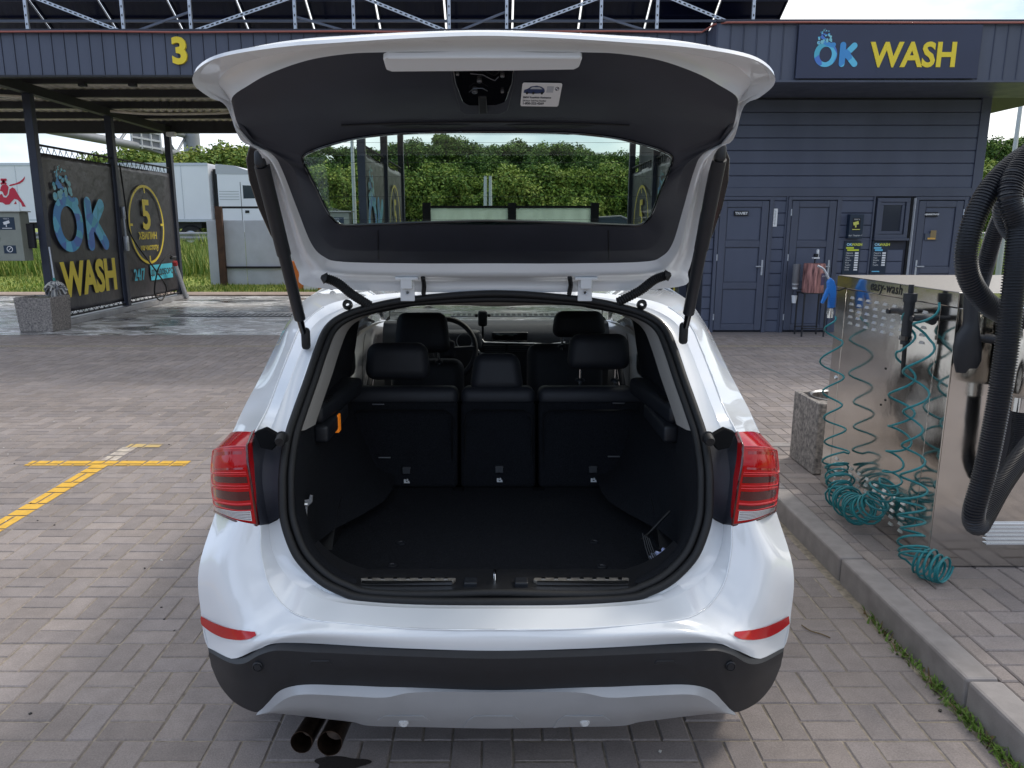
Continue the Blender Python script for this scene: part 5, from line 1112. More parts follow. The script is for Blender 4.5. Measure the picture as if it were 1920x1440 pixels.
# planter cube with a mop head over it
pc = U(80, 590, 12.45); g = empty('planter', (pc.x, 12.5, .0), 'square speckled concrete planter standing before the OK WASH banner', 'planter')
PLM = pmat('speckled', '#5c5a5a', .9, var2='#a59e98', vscale=42, bump=.6, bscale=50)
q = MB()
def frus(w0, w1, z0, z1, wi=None):
    a = [Vector((i * w0, j * w0, z0)) for i, j in ((-1, -1), (1, -1), (1, 1), (-1, 1))]; b = [Vector((i * w1, j * w1, z1)) for i, j in ((-1, -1), (1, -1), (1, 1), (-1, 1))]
    return a, b
a, b = frus(.27, .30, .001, .56); c_, d_ = frus(.24, .24, .50, .56)
q.add(a + b + d_ + c_, [(3, 2, 1, 0)] + [(i, (i + 1) % 4, 4 + (i + 1) % 4, 4 + i) for i in range(4)] + [(4 + i, 4 + (i + 1) % 4, 8 + (i + 1) % 4, 8 + i) for i in range(4)] + [(8 + i, 8 + (i + 1) % 4, 12 + (i + 1) % 4, 12 + i) for i in range(4)] + [(12, 13, 14, 15)]); pbox = q.build('box', PLM, g, bevel=.012)
q = MB(); q.bx(-.238, .238, -.238, .238, .45, .53); q.build('soil', pmat('soil', '#5e6a35', .95, var2='#4b4030', vscale=20), g)
mh = U(104, 540, 12.75); g = empty('wash_brush', mh, 'wash brush with grey white mop head hanging on the banner post', 'brush')
q = MB(); hp = U(92, 463, 12.8) - mh; q.cyl(hp, (0, 0, .05), .014); q.build('handle', M['galv'], g, 60); q = MB(); q.cyl(hp * .25, (0, 0, .02), .02); q.build('grip', pmat('teal_grip', '#2f8f8a', .5), g, 60)
q = MB()
for k in range(90):
    d = Vector((rnd.gauss(0, 1), rnd.gauss(0, .5), rnd.gauss(0, .8))).normalized(); e = Vector((d.x * .19, d.y * .1, d.z * .13)); q.tube([e * .2, e * .7 + Vector((0, 0, .03)), e + Vector((0, 0, -.04))], .012, 5, mi=k % 2)
o = q.build('mop_strands', [pmat('mop_a', '#c9c7c2', .9), pmat('mop_b', '#77777a', .9)], g, 60); o['kind'] = 'stuff'
# pressure lance, holder tube and hoses on the banner
g = empty('lance_holder', (-7.3, 17.6, 0.0), 'slanted metal tube holding a wash lance by the clock banner', 'lance holder')
q = MB(); q.cyl((-.1, .55, .02), (-.02, -.12, .82), .05); q.build('tube', M['galv'], g, 60); q = MB(); q.cyl((-.02, -.12, .82), (-.01, -.16, .90), .055); q.build('collar', pmat('red_ring', '#b02a30', .5), g, 60); q = MB(); q.rbox((.0, -.25, .99), (.06, .26, .07), .02); q.build('trigger_gun', M['black_plastic'], g, 60)
q = MB(); q.tube(cat_rom([(-7.42, 15.5, 2.9), (-7.40, 15.55, 2.0), (-7.40, 15.6, 1.6), (-7.36, 15.8, 1.3), (-7.34, 16.5, .75), (-7.32, 16.9, .35), (-7.32, 16.6, .1), (-7.32, 16.3, .3), (-7.32, 16.6, .8), (-7.3, 17.1, 1.05), (-7.28, 17.3, 1.0)], 8), .016, 6); tag(q.build('wash_hose', M['black_plain'], None, 60), 'thin black pressure hose looping over the clock banner', 'hose')
q = MB(); q.rbox((-7.44, 15.52, 1.95), (.06, .08, .25), .02); q.rbox((-7.44, 15.5, 1.35), (.08, .1, .3), .02); q.cyl((-7.44, 15.5, 1.5), (-7.44, 15.5, 1.85), .02); tag(q.build('hose_valve', M['galv'], None, 50), 'metal hose valve bracket on the post between the banners', 'valve')
# ---------------------------------------------------------------- solar array on the roof
arr = empty('solar_array', (-2, 13, CT), 'tilted solar panels on galvanised posts on the canopy roof', 'solar panels')
def apart(m, name, mats, smooth=None, parent=None, **k): p = parent or arr; return m.build(name, mats, p, smooth, W=(p is arr), **k)
cellm = pmat('panel_back', '#10142e', .25, var=.2, vscale=3, coat=.4)
AX1 = 4.82; ang = math.atan(.577); dr = Vector((0, math.cos(ang), -math.sin(ang))); nr = Vector((0, math.sin(ang), math.cos(ang))); A0 = Vector((0, 11.75, 6.33))
MW = 1.135
for i in range(13):
    for j in range(2):
        x0 = AX1 - (i + 1) * MW + .016; x1 = AX1 - i * MW - .016
        o_ = A0 + dr * (j * 1.98); q = MB(); a = o_ + Vector((x0, 0, 0)); b = o_ + Vector((x1, 0, 0)); c_ = b + dr * 1.955; d_ = a + dr * 1.955
        q.prism([a, b, c_, d_], nr * .006); pn = apart(q, 'solar_panel', cellm)
        q = MB()
        ix = Vector((.012, 0, 0)); iy = dr * .012
        for p, r_ in ((a + iy + ix * 2, b + iy - ix * 2), (d_ - iy + ix * 2, c_ - iy - ix * 2)): q.bar(p - nr * .016, r_ - nr * .016, .02, .03)
        for p, r_ in ((a + ix, d_ + ix), (b - ix, c_ - ix)): q.bar(p - nr * .016, r_ - nr * .016, .02, .03)
        apart(q, 'panel_frame', pmat('frame_dark', '#2a2d3c', .4, metal=.5), None, pn)
        if j == 0 and i < 12:
            q = MB()
            for k in range(1, 7): q.bar(a + (b - a) * k / 6 * .999 - nr * .004, d_ + (c_ - d_) * k / 6 * .999 - nr * .004, .004, .002)
            for k in range(1, 12): q.bar(a + dr * (k * .163) - nr * .004 + Vector((.03, 0, 0)), b + dr * (k * .163) - nr * .004 - Vector((.03, 0, 0)), .004, .002)
            o = apart(q, 'cell_grid', pmat('cell_line', '#8b96bd', .4), None, pn); o['kind'] = 'stuff'
pxs = [50, 230, 357, 553, 663, 842, 950, 1127, 1232, 1412]; pX = [U(p, 30, 11.95).x for p in pxs]
for k, X in enumerate(pX):
    q = MB(); q.bx(X - .022, X + .022, 11.93, 11.97, CT + .014, 6.15); po = apart(q, 'support_post', M['galv'])
    for h in range(8): q = MB(); q.bx(X - .008, X + .008, 11.926, 11.9295, CT + .1 + h * .12, CT + .13 + h * .12); apart(q, 'bolt_hole', M['black_plain'], None, po)
    q = MB(); q.bar((X, 12.0, CT + .02), (X + .0, 14.2, CT + .55), .04, .04); apart(q, 'rear_strut', pmat('galv_dark', '#5e6370', .5, metal=.5), None, po)
    q = MB(); q.bx(X - .08, X + .08, 11.9, 12.02, CT + .0142, CT + .03); apart(q, 'foot', M['galv'], None, po)
for k in range(0, len(pX) - 1, 2):
    up_ = (k // 2) % 2
    a = Vector((pX[k], 11.915, CT + (.65 if up_ == 0 else .12))); b = Vector((pX[k + 1], 11.915, CT + (.12 if up_ == 0 else .6)))
    q = MB(); q.bar(a, b, .012, .045); br = apart(q, 'diagonal_brace', M['galv'])
    n_ = int((b - a).length / .075)
    q = MB()
    for h in range(n_): p = a.lerp(b, (h + .5) / n_) + Vector((0, -.0075, 0)); q.bar(p - (b - a).normalized() * .02, p + (b - a).normalized() * .02, .002, .018)
    o = apart(q, 'perforation', M['black_plain'], None, br); o['kind'] = 'stuff'
for k in range(1, len(pX) - 1, 2): q = MB(); q.bar((pX[k], 11.99, CT + .10 if k % 4 == 1 else CT + .35), (pX[k + 1], 11.99, CT + .42 if k % 4 == 1 else CT + .12), .03, .03); apart(q, 'diagonal_brace', M['galv_dark'])
for s_ in (.35, 1.45, 2.4): o_ = A0 + dr * s_ - nr * .05; q = MB(); q.bar(o_ + Vector((-9.8, 0, 0)), o_ + Vector((AX1, 0, 0)), .04, .04); apart(q, 'mounting_rail', M['galv_dark'])
# ================================================================ stainless steel vacuum and air station
VX0, VX1, VY0, VY1, VZ0, VZ1 = 2.02, 3.5, 3.31, 4.50, .116, 1.40
vac = empty('vacuum_station', (2.5, 3.9, VZ0), 'polished stainless steel self service vacuum cabinet with hoses', 'vacuum station')
def vpart(m, name, mats, smooth=None, parent=None, **k): p = parent or vac; return m.build(name, mats, p, smooth, W=(p is vac), **k)
m = MB(); m.bx(VX0 + .006, VX1, VY0 + .006, VY1, VZ0, VZ1 - .07); vpart(m, 'cabinet', M['steel'])
m = MB(); m.bx(VX0 - .004, VX1 + .004, VY0 - .004, VY1 + .004, VZ1 - .068, VZ1); vpart(m, 'top_band', M['steel'], bevel=.003)
m = MB(); m.quad((VX0 - .001, VY0 - .001, VZ1 + .001), (VX1, VY0 - .001, VZ1 + .001), (VX1, VY1, VZ1 + .001), (VX0 - .001, VY1, VZ1 + .001)); vpart(m, 'top_sheet', pmat('steel_dusty', '#9a9691', .4, metal=.7, var=.15, vscale=60))
side = []
for y0, y1 in ((VY0 + .13, VY1 - .12), (VY1 - .117, VY1), (VY0, VY0 + .127)): m = MB(); m.bx(VX0, VX0 + .0055, y0, y1, VZ0 + .004, VZ1 - .0705); side.append(vpart(m, 'side_sheet', M['steel'], bevel=.0015))
m = MB(); m.bx(VX0 + .0065, VX1, VY0, VY0 + .0055, VZ0 + .004, VZ1 - .0705); front = vpart(m, 'front_sheet', M['steel'], bevel=.0015)
q = MB(); q.text('easy-wash', .072, (VX0 - .0055, 4.10, VZ1 - .052), (0, -1, 0), (0, 0, 1), offset=.001, align='LEFT', shear=.12, spacing=1.12); vpart(q, 'lettering', M['black_plain'])
# louvres
lv = MB(); lv.add([(0, -.018, .008), (0, .018, .008), (0, .018, -.006), (0, -.018, -.006), (-.008, -.015, -.005), (-.008, .015, -.005)], [(0, 4, 5, 1), (4, 3, 2, 5), (0, 3, 4), (1, 5, 2)]); lo = lv.build('louvre', pmat('louvre_steel', '#e8e8e6', .32, metal=.8), side[0]); first = True
lh = MB(); lh.quad((-.0006, -.017, -.014), (-.0006, .017, -.014), (-.0006, .017, -.0055), (-.0006, -.017, -.0055)); 
for base in (1.285, .335):
    for r_ in range(5):
        for c_ in range(9):
            y = 4.30 - c_ * .093 + (r_ % 2) * .006
            if y < VY0 + .15: continue
            o = lo if first else lo.copy()
            if not first: COL.objects.link(o)
            first = False; o.location = (VX0 - .0002, y, base - r_ * .036)
for zz, yy in ((.96, 3.86), (.80, 3.83), (.765, 3.87)): m = MB(); m.lathe([(.006, 0), (.006, -.003), (.001, -.003)], (VX0, yy, zz), (1, 0, 0), 10); vpart(m, 'rivet', M['black_plain'], None, side[0])
m = MB(); m.lathe([(.014, 0), (.014, -.006), (.009, -.010), (.001, -.010)], (VX0, 4.42, .80), (1, 0, 0), 14); vpart(m, 'lock', M['chrome'], 40, side[1])
# front vents, panels
for k in range(6): a = U(1845, 981 + k * 7.4, VY0); m = MB(); m.bx(a.x, a.x + .42, VY0 - .016, VY0 - .0005, a.z - .006, a.z + .003); vpart(m, 'vent_slat', M['chrome'], None, front, bevel=.002)
a = U(1868, 880, VY0 - .06); b = U(1990, 560, VY0 - .06); m = MB(); m.bx(a.x, b.x, VY0 - .05, VY0 - .0008, a.z, b.z - .10); vpart(m, 'control_box', pmat('ctrl_black', '#1b1e28', .5), None, front, bevel=.008)
pc = U(1935, 680, VY0 - .16); m = MB(); m.lathe([(.001, .24), (.105, .24), (.11, .22), (.11, -.12), (.10, -.14), (.001, -.14)], pc, (0, 0, 1), 28); vpart(m, 'dust_pot', M['steel'], 40)
m = MB(); m.cyl(pc + Vector((-.02, 0, -.21)), pc + Vector((-.02, 0, -.14)), .036); vpart(m, 'hose_socket', M['chrome'], 40)
m = MB(); m.cyl((3.3, 3.95, VZ1), (3.3, 3.95, 2.35), .035); m.tube(cat_rom([(3.3, 3.95, 2.33), (3.2, 3.6, 2.5), (2.8, 3.1, 2.52), (2.3, 2.7, 2.45)], 6), .03, 10); vpart(m, 'boom', M['galv'], 60)
# nozzle hanging on the front
na = U(1822, 552, VY0 - .06); nb = U(1818, 690, VY0 - .07)
m = MB(); G = []
for t, rx, ry in ((0, .030, .030), (.35, .030, .030), (.42, .033, .032), (.55, .05, .034), (.72, .062, .03), (.9, .06, .024), (1, .045, .018)):
    c_ = na.lerp(nb, t); G.append([c_ + Vector((rx * math.cos(k * math.pi / 10) - (.012 if t > .5 else 0), ry * math.sin(k * math.pi / 10), -.02 * (k in range(5, 15)) * (t > .9))) for k in range(20)])
m.grid(G, closev=True, flip=True); vpart(m, 'hand_nozzle', M['black_plastic'], 60)
m = MB(); p = U(1860, 636, VY0 - .09); m.cyl(U(1845, 634, VY0 - .07), U(1895, 640, VY0 - .12), .02); m.lathe([(.016, 0), (.016, -.02), (.001, -.02)], U(1843, 634, VY0 - .075), (1, 0, 0), 12); vpart(m, 'holder_arm', M['black_plastic'], 60)
# corrugated hoses
def evenly(P, step):
    P = cat_rom(P, 14); out = [P[0].copy()]; acc = 0
    for a, b in zip(P, P[1:]):
        L_ = (b - a).length; s_ = 0
        while acc + (L_ - s_) >= step: s_ += step - acc; acc = 0; out.append(a.lerp(b, s_ / L_))
        acc += L_ - s_
    return out
hose_m = pmat('hose_black', '#1c1f26', .38, var=.1, vscale=20)
def corr(P, r, label, pitch=.0085):
    pts = evenly(P, pitch / 4); q = MB(); q.tube(pts, lambda i: r + (.0026 if i % 4 in (0, 1) else -.0022), 14); return tag(q.build('vacuum_hose', hose_m, None, 50), label, 'hose')
bt_ = Vector((2.3, 2.7, 2.43))
corr([bt_, U(1985, 262, 2.5), U(1915, 297, 2.42), U(1858, 352, 2.38), U(1822, 425, 2.37), U(1812, 500, 2.37), U(1838, 556, 2.38), U(1885, 590, 2.42), U(1935, 596, 2.5), U(1985, 560, 2.6)], .031, 'thick corrugated black hose curving in a wide loop over the cabinet')
corr([bt_ + Vector((.02, .05, 0)), U(1960, 300, 2.9), U(1905, 355, 2.92), U(1868, 430, 2.98), U(1846, 505, 3.06), U(1832, 556, VY0 - .07)], .030, 'corrugated black hose running down into the hanging nozzle')
corr([bt_ + Vector((-.02, .02, -.01)), U(1942, 320, 2.62), U(1893, 362, 2.62), U(1884, 402, 2.64), U(1908, 440, 2.68), U(1960, 455, 2.75)], .034, 'short inner bend of corrugated black hose inside the wide loop', .009)
corr([bt_ + Vector((-.02, -.02, -.02)), U(1922, 300, 2.36), U(1910, 440, 2.3), U(1896, 580, 2.28), U(1878, 720, 2.27), U(1850, 870, 2.27), U(1826, 960, 2.27), U(1832, 985, 2.31), U(1846, 965, 2.36), U(1880, 905, 2.46), U(1935, 830, 2.62), U(1975, 790, 2.8)], .031, 'corrugated black hose hanging straight down to a sharp low bend')
corr([pc + Vector((-.02, 0, -.2)), U(1908, 830, VY0 - .16), U(1890, 890, VY0 - .14), U(1862, 905, VY0 - .07), U(1850, 900, VY0 - .04)], .028, 'corrugated black hose under the steel dust pot')
# coiled air hoses
coil_m = pmat('coil_teal', '#1c7a80', .35, var=.08, vscale=10)
def coil(axis, label, r_t=.0055, n_seg=14, ph=0):
    """axis: list of (point, coil radius, pitch)"""
    pts = []; ang = ph
    for (p0, r0, k0), (p1, r1, k1) in zip(axis, axis[1:]):
        L_ = (p1 - p0).length; s_ = 0
        d = (p1 - p0).normalized(); u = d.cross(Vector((1, 0, .01))).normalized(); 
        while s_ < L_:
            t = s_ / L_; k = k0 + (k1 - k0) * t; r = r0 + (r1 - r0) * t; c_ = p0.lerp(p1, t)
            e1 = Vector((1, 0, 0)) - d * d.x; e1.normalize(); e2 = d.cross(e1); r = r * (1 + .16 * math.sin(ang * .23 + ph) + .08 * math.sin(ang * .61)); c_ = c_ + Vector((0, .010 * math.sin(ang * .17), .008 * math.sin(ang * .29 + 1)))
            pts.append(c_ + e1 * r * math.cos(ang) + e2 * r * math.sin(ang)); ang += 2 * math.pi / n_seg; s_ += k / n_seg
    q = MB(); q.tube(pts, r_t, 6); return tag(q.build('air_hose', coil_m, None, 60), label, 'air hose')
LX = VX0 - .085
def L_at(px, py): # point on the plane just left of the cabinet side
    v = (py - 720) / F; zc = LX * F / (px - 930); return Vector((LX, zc * (CP - v * SP), HCAM - zc * (SP + v * CP)))
g0 = L_at(1562, 592)
coil([(L_at(1562, 596), .012, .10), (L_at(1560, 640), .055, .20), (L_at(1562, 760), .06, .16), (L_at(1566, 850), .06, .10), (L_at(1570, 878), .062, .026), (L_at(1586, 928) + Vector((-.03, 0, 0)), .066, .026), (L_at(1630, 958) + Vector((-.05, 0, 0)), .066, .026), (L_at(1655, 948) + Vector((-.04, 0, 0)), .062, .03), (L_at(1668, 905), .05, .06), (L_at(1690, 800), .05, .16), (L_at(1700, 660), .05, .2), (L_at(1702, 585), .02, .16)], 'teal coiled air hose sagging in a dense curl below the blue air gun')
gz = L_at(1735, 1050); gz.z = VZ0 + .055
coil([(L_at(1752, 570), .02, .2), (L_at(1728, 640), .055, .22), (L_at(1712, 800), .05, .17), (L_at(1708, 930), .055, .10), (L_at(1712, 1005), .06, .05), (Vector((LX - .02, L_at(1722, 1040).y, VZ0 + .075)), .06, .03), (Vector((LX + .01, 3.20, VZ0 + .068)), .062, .02), (Vector((LX + .06, 3.12, VZ0 + .065)), .06, .016)], 'teal coiled air hose bunched on the paving at the cabinet corner')
# fittings on the side
m = MB()
for yy, zz in ((3.72, 1.275), (3.50, 1.265)): m.cyl((VX0, yy, zz), (LX - .02, yy - .02, zz), .013); m.cyl((LX + .0, yy, zz), (LX, yy - .10, zz + .012), .014); m.cyl((LX, yy - .10, zz + .012), (LX, yy - .16, zz + .006), .019)
for f in pieces(m, 'air_fitting', M['black_plastic'], vac, 50, W=True): pass
g = empty('tyre_inflator', L_at(1703, 590), 'black tyre inflator handle hanging on the cabinet side', 'tyre inflator')
m = MB(); m.cyl((0, 0, -.14), (0, 0, .06), .022, .024); m.cyl((0, 0, .06), (0, 0, .1), .03); m.cyl((0, 0, .1), (0, 0, .14), .012); m.build('handle', M['black_plastic'], g, 50)
m = MB(); m.cyl((0, 0, -.14), (.005, 0, -.30), .010); m.build('hose_tail', M['black_plain'], g, 50); m = MB(); m.cyl((0, 0, -.12), (0, 0, -.10), .028); m.build('ring', M['gloss_black'], g, 50)
# blue air gun
gp = L_at(1560, 560); g = empty('air_gun', gp, 'blue air blow gun with bent steel nozzle hung on the cabinet edge', 'air gun'); s1 = gp.y / F
blue = pmat('gun_blue', '#1f6fc0', .35)
def gv(px, py, d=0): p = L_at(px, py); return Vector(((px - 1560) / F * gp.y * 1.0, d, -(py - 560) / F * gp.y * 1.01))
m = MB(); m.prism([gv(1554, 521), gv(1562, 527), gv(1567, 540), gv(1568, 552), gv(1566, 578), gv(1556, 578), gv(1556, 556), gv(1552, 545), gv(1550, 530)], (0, .03, 0)); m.build('body', blue, g, bevel=.006)
m = MB(); m.prism([gv(1551, 538), gv(1555, 544), gv(1552, 556), gv(1545, 570), gv(1541, 568), gv(1546, 552)], (0, .02, 0)); m.build('trigger', blue, g, bevel=.003)
for k in range(5): m = MB(); m.bx(gv(1556, 0).x, gv(1567, 0).x, -.004, -.0005, gv(0, 558 + k * 4).z - .003, gv(0, 558 + k * 4).z + .003); m.build('grip_rib', blue, g)
m = MB(); m.tube(cat_rom([gv(1553, 524, .015), gv(1546, 512, .015), gv(1540, 505, .015), gv(1530, 500, .015)], 5), .006, 8); m.build('nozzle', M['galv'], g, 60)
m = MB(); m.cyl(gv(1561, 578, .015), gv(1561, 596, .015), .016); m.cyl(gv(1561, 583, .015), gv(1561, 589, .015), .02); m.build('coupling', M['chrome'], g, 50)
m = MB(); m.tube([gv(1568, 545, .015), gv(1575, 545, .02), gv(1590, 540, .03)], .005, 6); m.build('hook', M['black_plain'], g, 50)
# concrete planter behind the cabinet
g = empty('planter', (2.24, 4.86, .114), 'speckled concrete bin box standing behind the steel vacuum cabinet', 'planter')
q = MB(); a, b = frus(.2, .2, .001, .47); c_, d_ = frus(.16, .16, .42, .47); q.add(a + b + d_ + c_, [(3, 2, 1, 0)] + [(i, (i + 1) % 4, 4 + (i + 1) % 4, 4 + i) for i in range(4)] + [(4 + i, 4 + (i + 1) % 4, 8 + (i + 1) % 4, 8 + i) for i in range(4)] + [(8 + i, 8 + (i + 1) % 4, 12 + (i + 1) % 4, 12 + i) for i in range(4)] + [(12, 13, 14, 15)]); q.build('box', PLM, g, bevel=.008)
q = MB(); q.lathe([(.17, .472), (.175, .478), (.165, .482), (.15, .474)], n=24); q.build('rim_ring', M['steel_dark'], g, 50)
# weeds in the kerb joint, twig, leaves
gr = pmat('weed', '#5d7a2c', .7, var=.4, vscale=30); dry = pmat('dry_litter', '#6b5a3e', .9, var=.3, vscale=20)
q = MB(); r3 = random.Random(5)
def blade(q, p, h, w_, az, lean, mi=0):
    d = Vector((math.cos(az), math.sin(az), 0)); s_ = Vector((-d.y, d.x, 0)) * w_ / 2; a = p; b = p + Vector((0, 0, h * .6)) + d * lean * .4; c_ = p + Vector((0, 0, h * .9)) + d * lean
    q.add([a - s_, a + s_, b + s_ * .8, b - s_ * .8, c_], [(0, 1, 2, 3), (3, 2, 4)], mi)
for cy, n_, sp_ in ((2.95, 40, .14), (2.72, 50, .12), (2.5, 70, .12), (2.3, 90, .10), (2.15, 60, .10), (1.98, 240, .12), (1.86, 260, .09), (1.72, 90, .10), (1.5, 90, .14)):
    for k in range(n_): blade(q, Vector((KX - .012 - abs(r3.gauss(0, .018)), cy + r3.gauss(0, sp_ * .6), .0)), r3.uniform(.012, .042), r3.uniform(.005, .011), r3.uniform(0, 6.3), r3.uniform(.01, .045), 0 if r3.random() < .85 else 1)
stuff(q.build('weeds', [gr, dry]))
q = MB(); tw = [(1503, 1171), (1520, 1182), (1540, 1188), (1557, 1195)]; pts = []
for x_, y_ in tw: v = (y_ - 720) / F; zc = (HCAM - .008) / (SP + v * CP); pts.append(Vector(((x_ - 930) / F * zc, zc * (CP - v * SP), .006)))
tag(q.tube(cat_rom(pts, 4), .0025, 5).build('twig', dry, None, 60), 'thin dark twig lying on the paving right of the car', 'twig')
q = MB()
for k in range(160):
    x_ = r3.uniform(-4, 1.6); y_ = r3.uniform(1.2, 9); q.box((x_, y_, .003), (r3.uniform(.003, .014), r3.uniform(.003, .01), .003), Matrix.Rotation(r3.uniform(0, 3), 3, 'Z'), k % 2)
stuff(q.build('litter', [M['black_plain'], pmat('pale_bits', '#cfccc6', .8)]))
# water trickle under the exhaust
q = MB(); pts = []
v = (1425 - 720) / F; zc = HCAM / (SP + v * CP); cx_ = (640 - 930) / F * zc; cy_ = zc * (CP - v * SP)
for k in range(40): a = 2 * math.pi * k / 40; rr = 1 + .16 * math.sin(3 * a + 1) + .06 * math.sin(5 * a); pts.append((cx_ + .085 * rr * math.cos(a), cy_ - .02 + .034 * rr * math.sin(a), .0034))
struct(q.poly(pts).build('wet_patch', pmat('wet', '#3b3735', .25, bump=.4, bscale=200, bdist=.004)))
# ================================================================ beyond the wash: barrier, truck, gantry, trees
GY = 31.5; RZ = .70
g = empty('guard_rail', (0, GY, RZ), 'long galvanised guard rail along the raised road', 'guard rail')
prof = [(0, -.16), (-.03, -.14), (-.04, -.08), (0, -.03), (0, .03), (-.04, .08), (-.03, .14), (0, .16)]
m = MB(); m.grid([[Vector((x, y_, .6 + z_)) for y_, z_ in prof] for x in (-60, -20, 20, 60)]); m.build('rail', pmat('rail_galv', '#8f9094', .5, metal=.5, var=.15, vscale=3), g, 40)
for k in range(-14, 15): m = MB(); m.bx(k * 4 - .05, k * 4 + .05, .02, .10, 0.0, .72); m.build('post', M['steel_dark'], g)
# semi trailer truck
TY = 36.0
def tx_(px, py=360): return U(px, py, TY).x
x1 = tx_(393); x0 = x1 - 13.6; zb, zt = 1.95, 4.52
trk = empty('truck', ((x0 + x1) / 2, TY, RZ), 'white semi trailer truck with red bull emblem standing on the road', 'truck')
def tpart(m, name, mats, smooth=None, parent=None, **k): p = parent or trk; return m.build(name, mats, p, smooth, W=(p is trk), **k)
tw_ = pmat('truck_white', '#d9dde6', .4, var=.04, vscale=.6)
m = MB(); m.bx(x0, x1, TY, TY + 2.5, zb, zt); box = tpart(m, 'trailer', tw_, bevel=.03)
m = MB(); m.bx(x0, x1, TY - .03, TY - .001, zb - .05, zb + .08); tpart(m, 'lower_rail', M['galv'], None, box); m = MB(); m.bx(x0, x1, TY - .03, TY - .001, zt - .1, zt + .02); tpart(m, 'upper_rail', M['galv'], None, box)
for k in range(7): m = MB(); xx = x0 + 1.9 * (k + .5); m.bx(xx - .01, xx + .01, TY - .012, TY - .001, zb + .09, zt - .11); tpart(m, 'panel_joint', M['galv'], None, box)
m = MB(); m.bx(x0 + .5, x1 - .6, TY + .3, TY + 2.2, zb - .35, zb - .06); tpart(m, 'chassis', M['black_plain'])
# red emblem traced as a flat print
def bp(px, py): p = U(px, py, TY - .014); return Vector((p.x, TY - .014, p.z))
sx = lambda l: [bp(a / 3.4286, 220 + b / 3.4286) for a, b in l]
q = MB()
q.poly(sx([(-60, 440), (-20, 445), (0, 468), (5, 448), (12, 436), (24, 432), (44, 434), (55, 448), (52, 470), (48, 490), (38, 506), (25, 500), (18, 480), (0, 470), (-10, 490), (-40, 520), (-60, 480)]))
q.poly(sx([(62, 462), (80, 450), (96, 460), (112, 488), (128, 515), (146, 540), (166, 574), (144, 574), (134, 550), (112, 530), (92, 524), (76, 540), (60, 560), (36, 562), (16, 548), (-10, 545), (-40, 560), (-60, 540), (-40, 500), (-10, 500), (12, 492), (22, 512), (40, 516), (56, 496)]))
q.poly(sx([(90, 558), (98, 538), (108, 556)])); q.poly(sx([(56, 440), (66, 432), (100, 424), (130, 410), (148, 394), (160, 378), (158, 396), (146, 414), (126, 426), (98, 434), (66, 442)]))
for a, b in (((6, 398), (40, 430)), ((40, 398), (6, 430)), ((23, 398), (23, 430))): A, B = sx([a, b]); q.bar(A + Vector((0, -.002, 0)), B + Vector((0, -.002, 0)), .004, .09, up=(0, 0, 1))
q.bar(*[p + Vector((0, -.004, 0)) for p in sx([(4, 398), (42, 398)])], .004, .06); tpart(q, 'emblem', pmat('emblem_red', '#b5163a', .5), None, box)
# cab
c0_ = x1 + .35; cl_ = 2.35
def cx(t): return c0_ + cl_ * t
side_prof = [(0, 1.35), (0, 4.45), (.45, 4.35), (.9, 3.95), (1.0, 3.55), (1.04, 2.6), (1.04, 1.3)]
m = MB(); m.prism([(cx(t), TY + .05, z_ - .0) for t, z_ in side_prof][::-1], (0, 2.4, 0)); cab = tpart(m, 'cab', tw_, bevel=.05)
m = MB(); m.prism([(cx(.0) - .02, TY + .04, 4.05), (cx(.0) - .02, TY + .04, 4.5), (cx(.35), TY + .04, 4.42), (cx(.86), TY + .04, 4.02)][::-1], (0, 2.42, 0)); tpart(m, 'roof_deflector', pmat('truck_grey', '#a9aeb6', .4), None, cab)
m = MB(); m.poly([(cx(.5), TY + .044, 2.95), (cx(.5), TY + .044, 3.55), (cx(.86), TY + .044, 3.52), (cx(.97), TY + .044, 2.98)]); tpart(m, 'side_window', pmat('truck_glass', '#333c46', .1), None, cab)
m = MB(); m.bx(cx(.45), cx(.46), TY + .043, TY + .046, 1.4, 3.7); m.bx(cx(.02), cx(1.0), TY + .043, TY + .046, 2.52, 2.55); tpart(m, 'door_gap', M['black_plain'], None, cab)
for k in range(4): m = MB(); m.bx(cx(.03), cx(.42), TY + .041, TY + .046, 2.9 + k * .12, 2.93 + k * .12); tpart(m, 'side_groove', M['truck_grey'], None, cab)
m = MB(); m.bx(cx(.52), cx(.6), TY + .03, TY + .049, 2.3, 2.42); tpart(m, 'door_handle', M['black_plain'], None, cab)
m = MB(); m.bx(x1 + .06, c0_ - .04, TY + .4, TY + 2.1, 1.6, 4.3); tpart(m, 'gap_panel', M['black_plain'])
for wx in (c0_ + 1.75, x1 - 1.1, x0 + 2.0, x0 + 3.3, x0 + 4.6):
    m = MB(); m.lathe([(.28, .0), (.45, -.01), (.52, .05), (.52, .25), (.45, .3)], (wx, TY + .15, RZ + .535), (0, 1, 0), 28); w2 = tpart(m, 'wheel', M['rubber'], 40); m = MB(); m.lathe([(.001, .06), (.1, .02), (.26, .05), (.28, .0)], (wx, TY + .15, RZ + .535), (0, 1, 0), 20); tpart(m, 'rim', M['galv'], 40, w2)
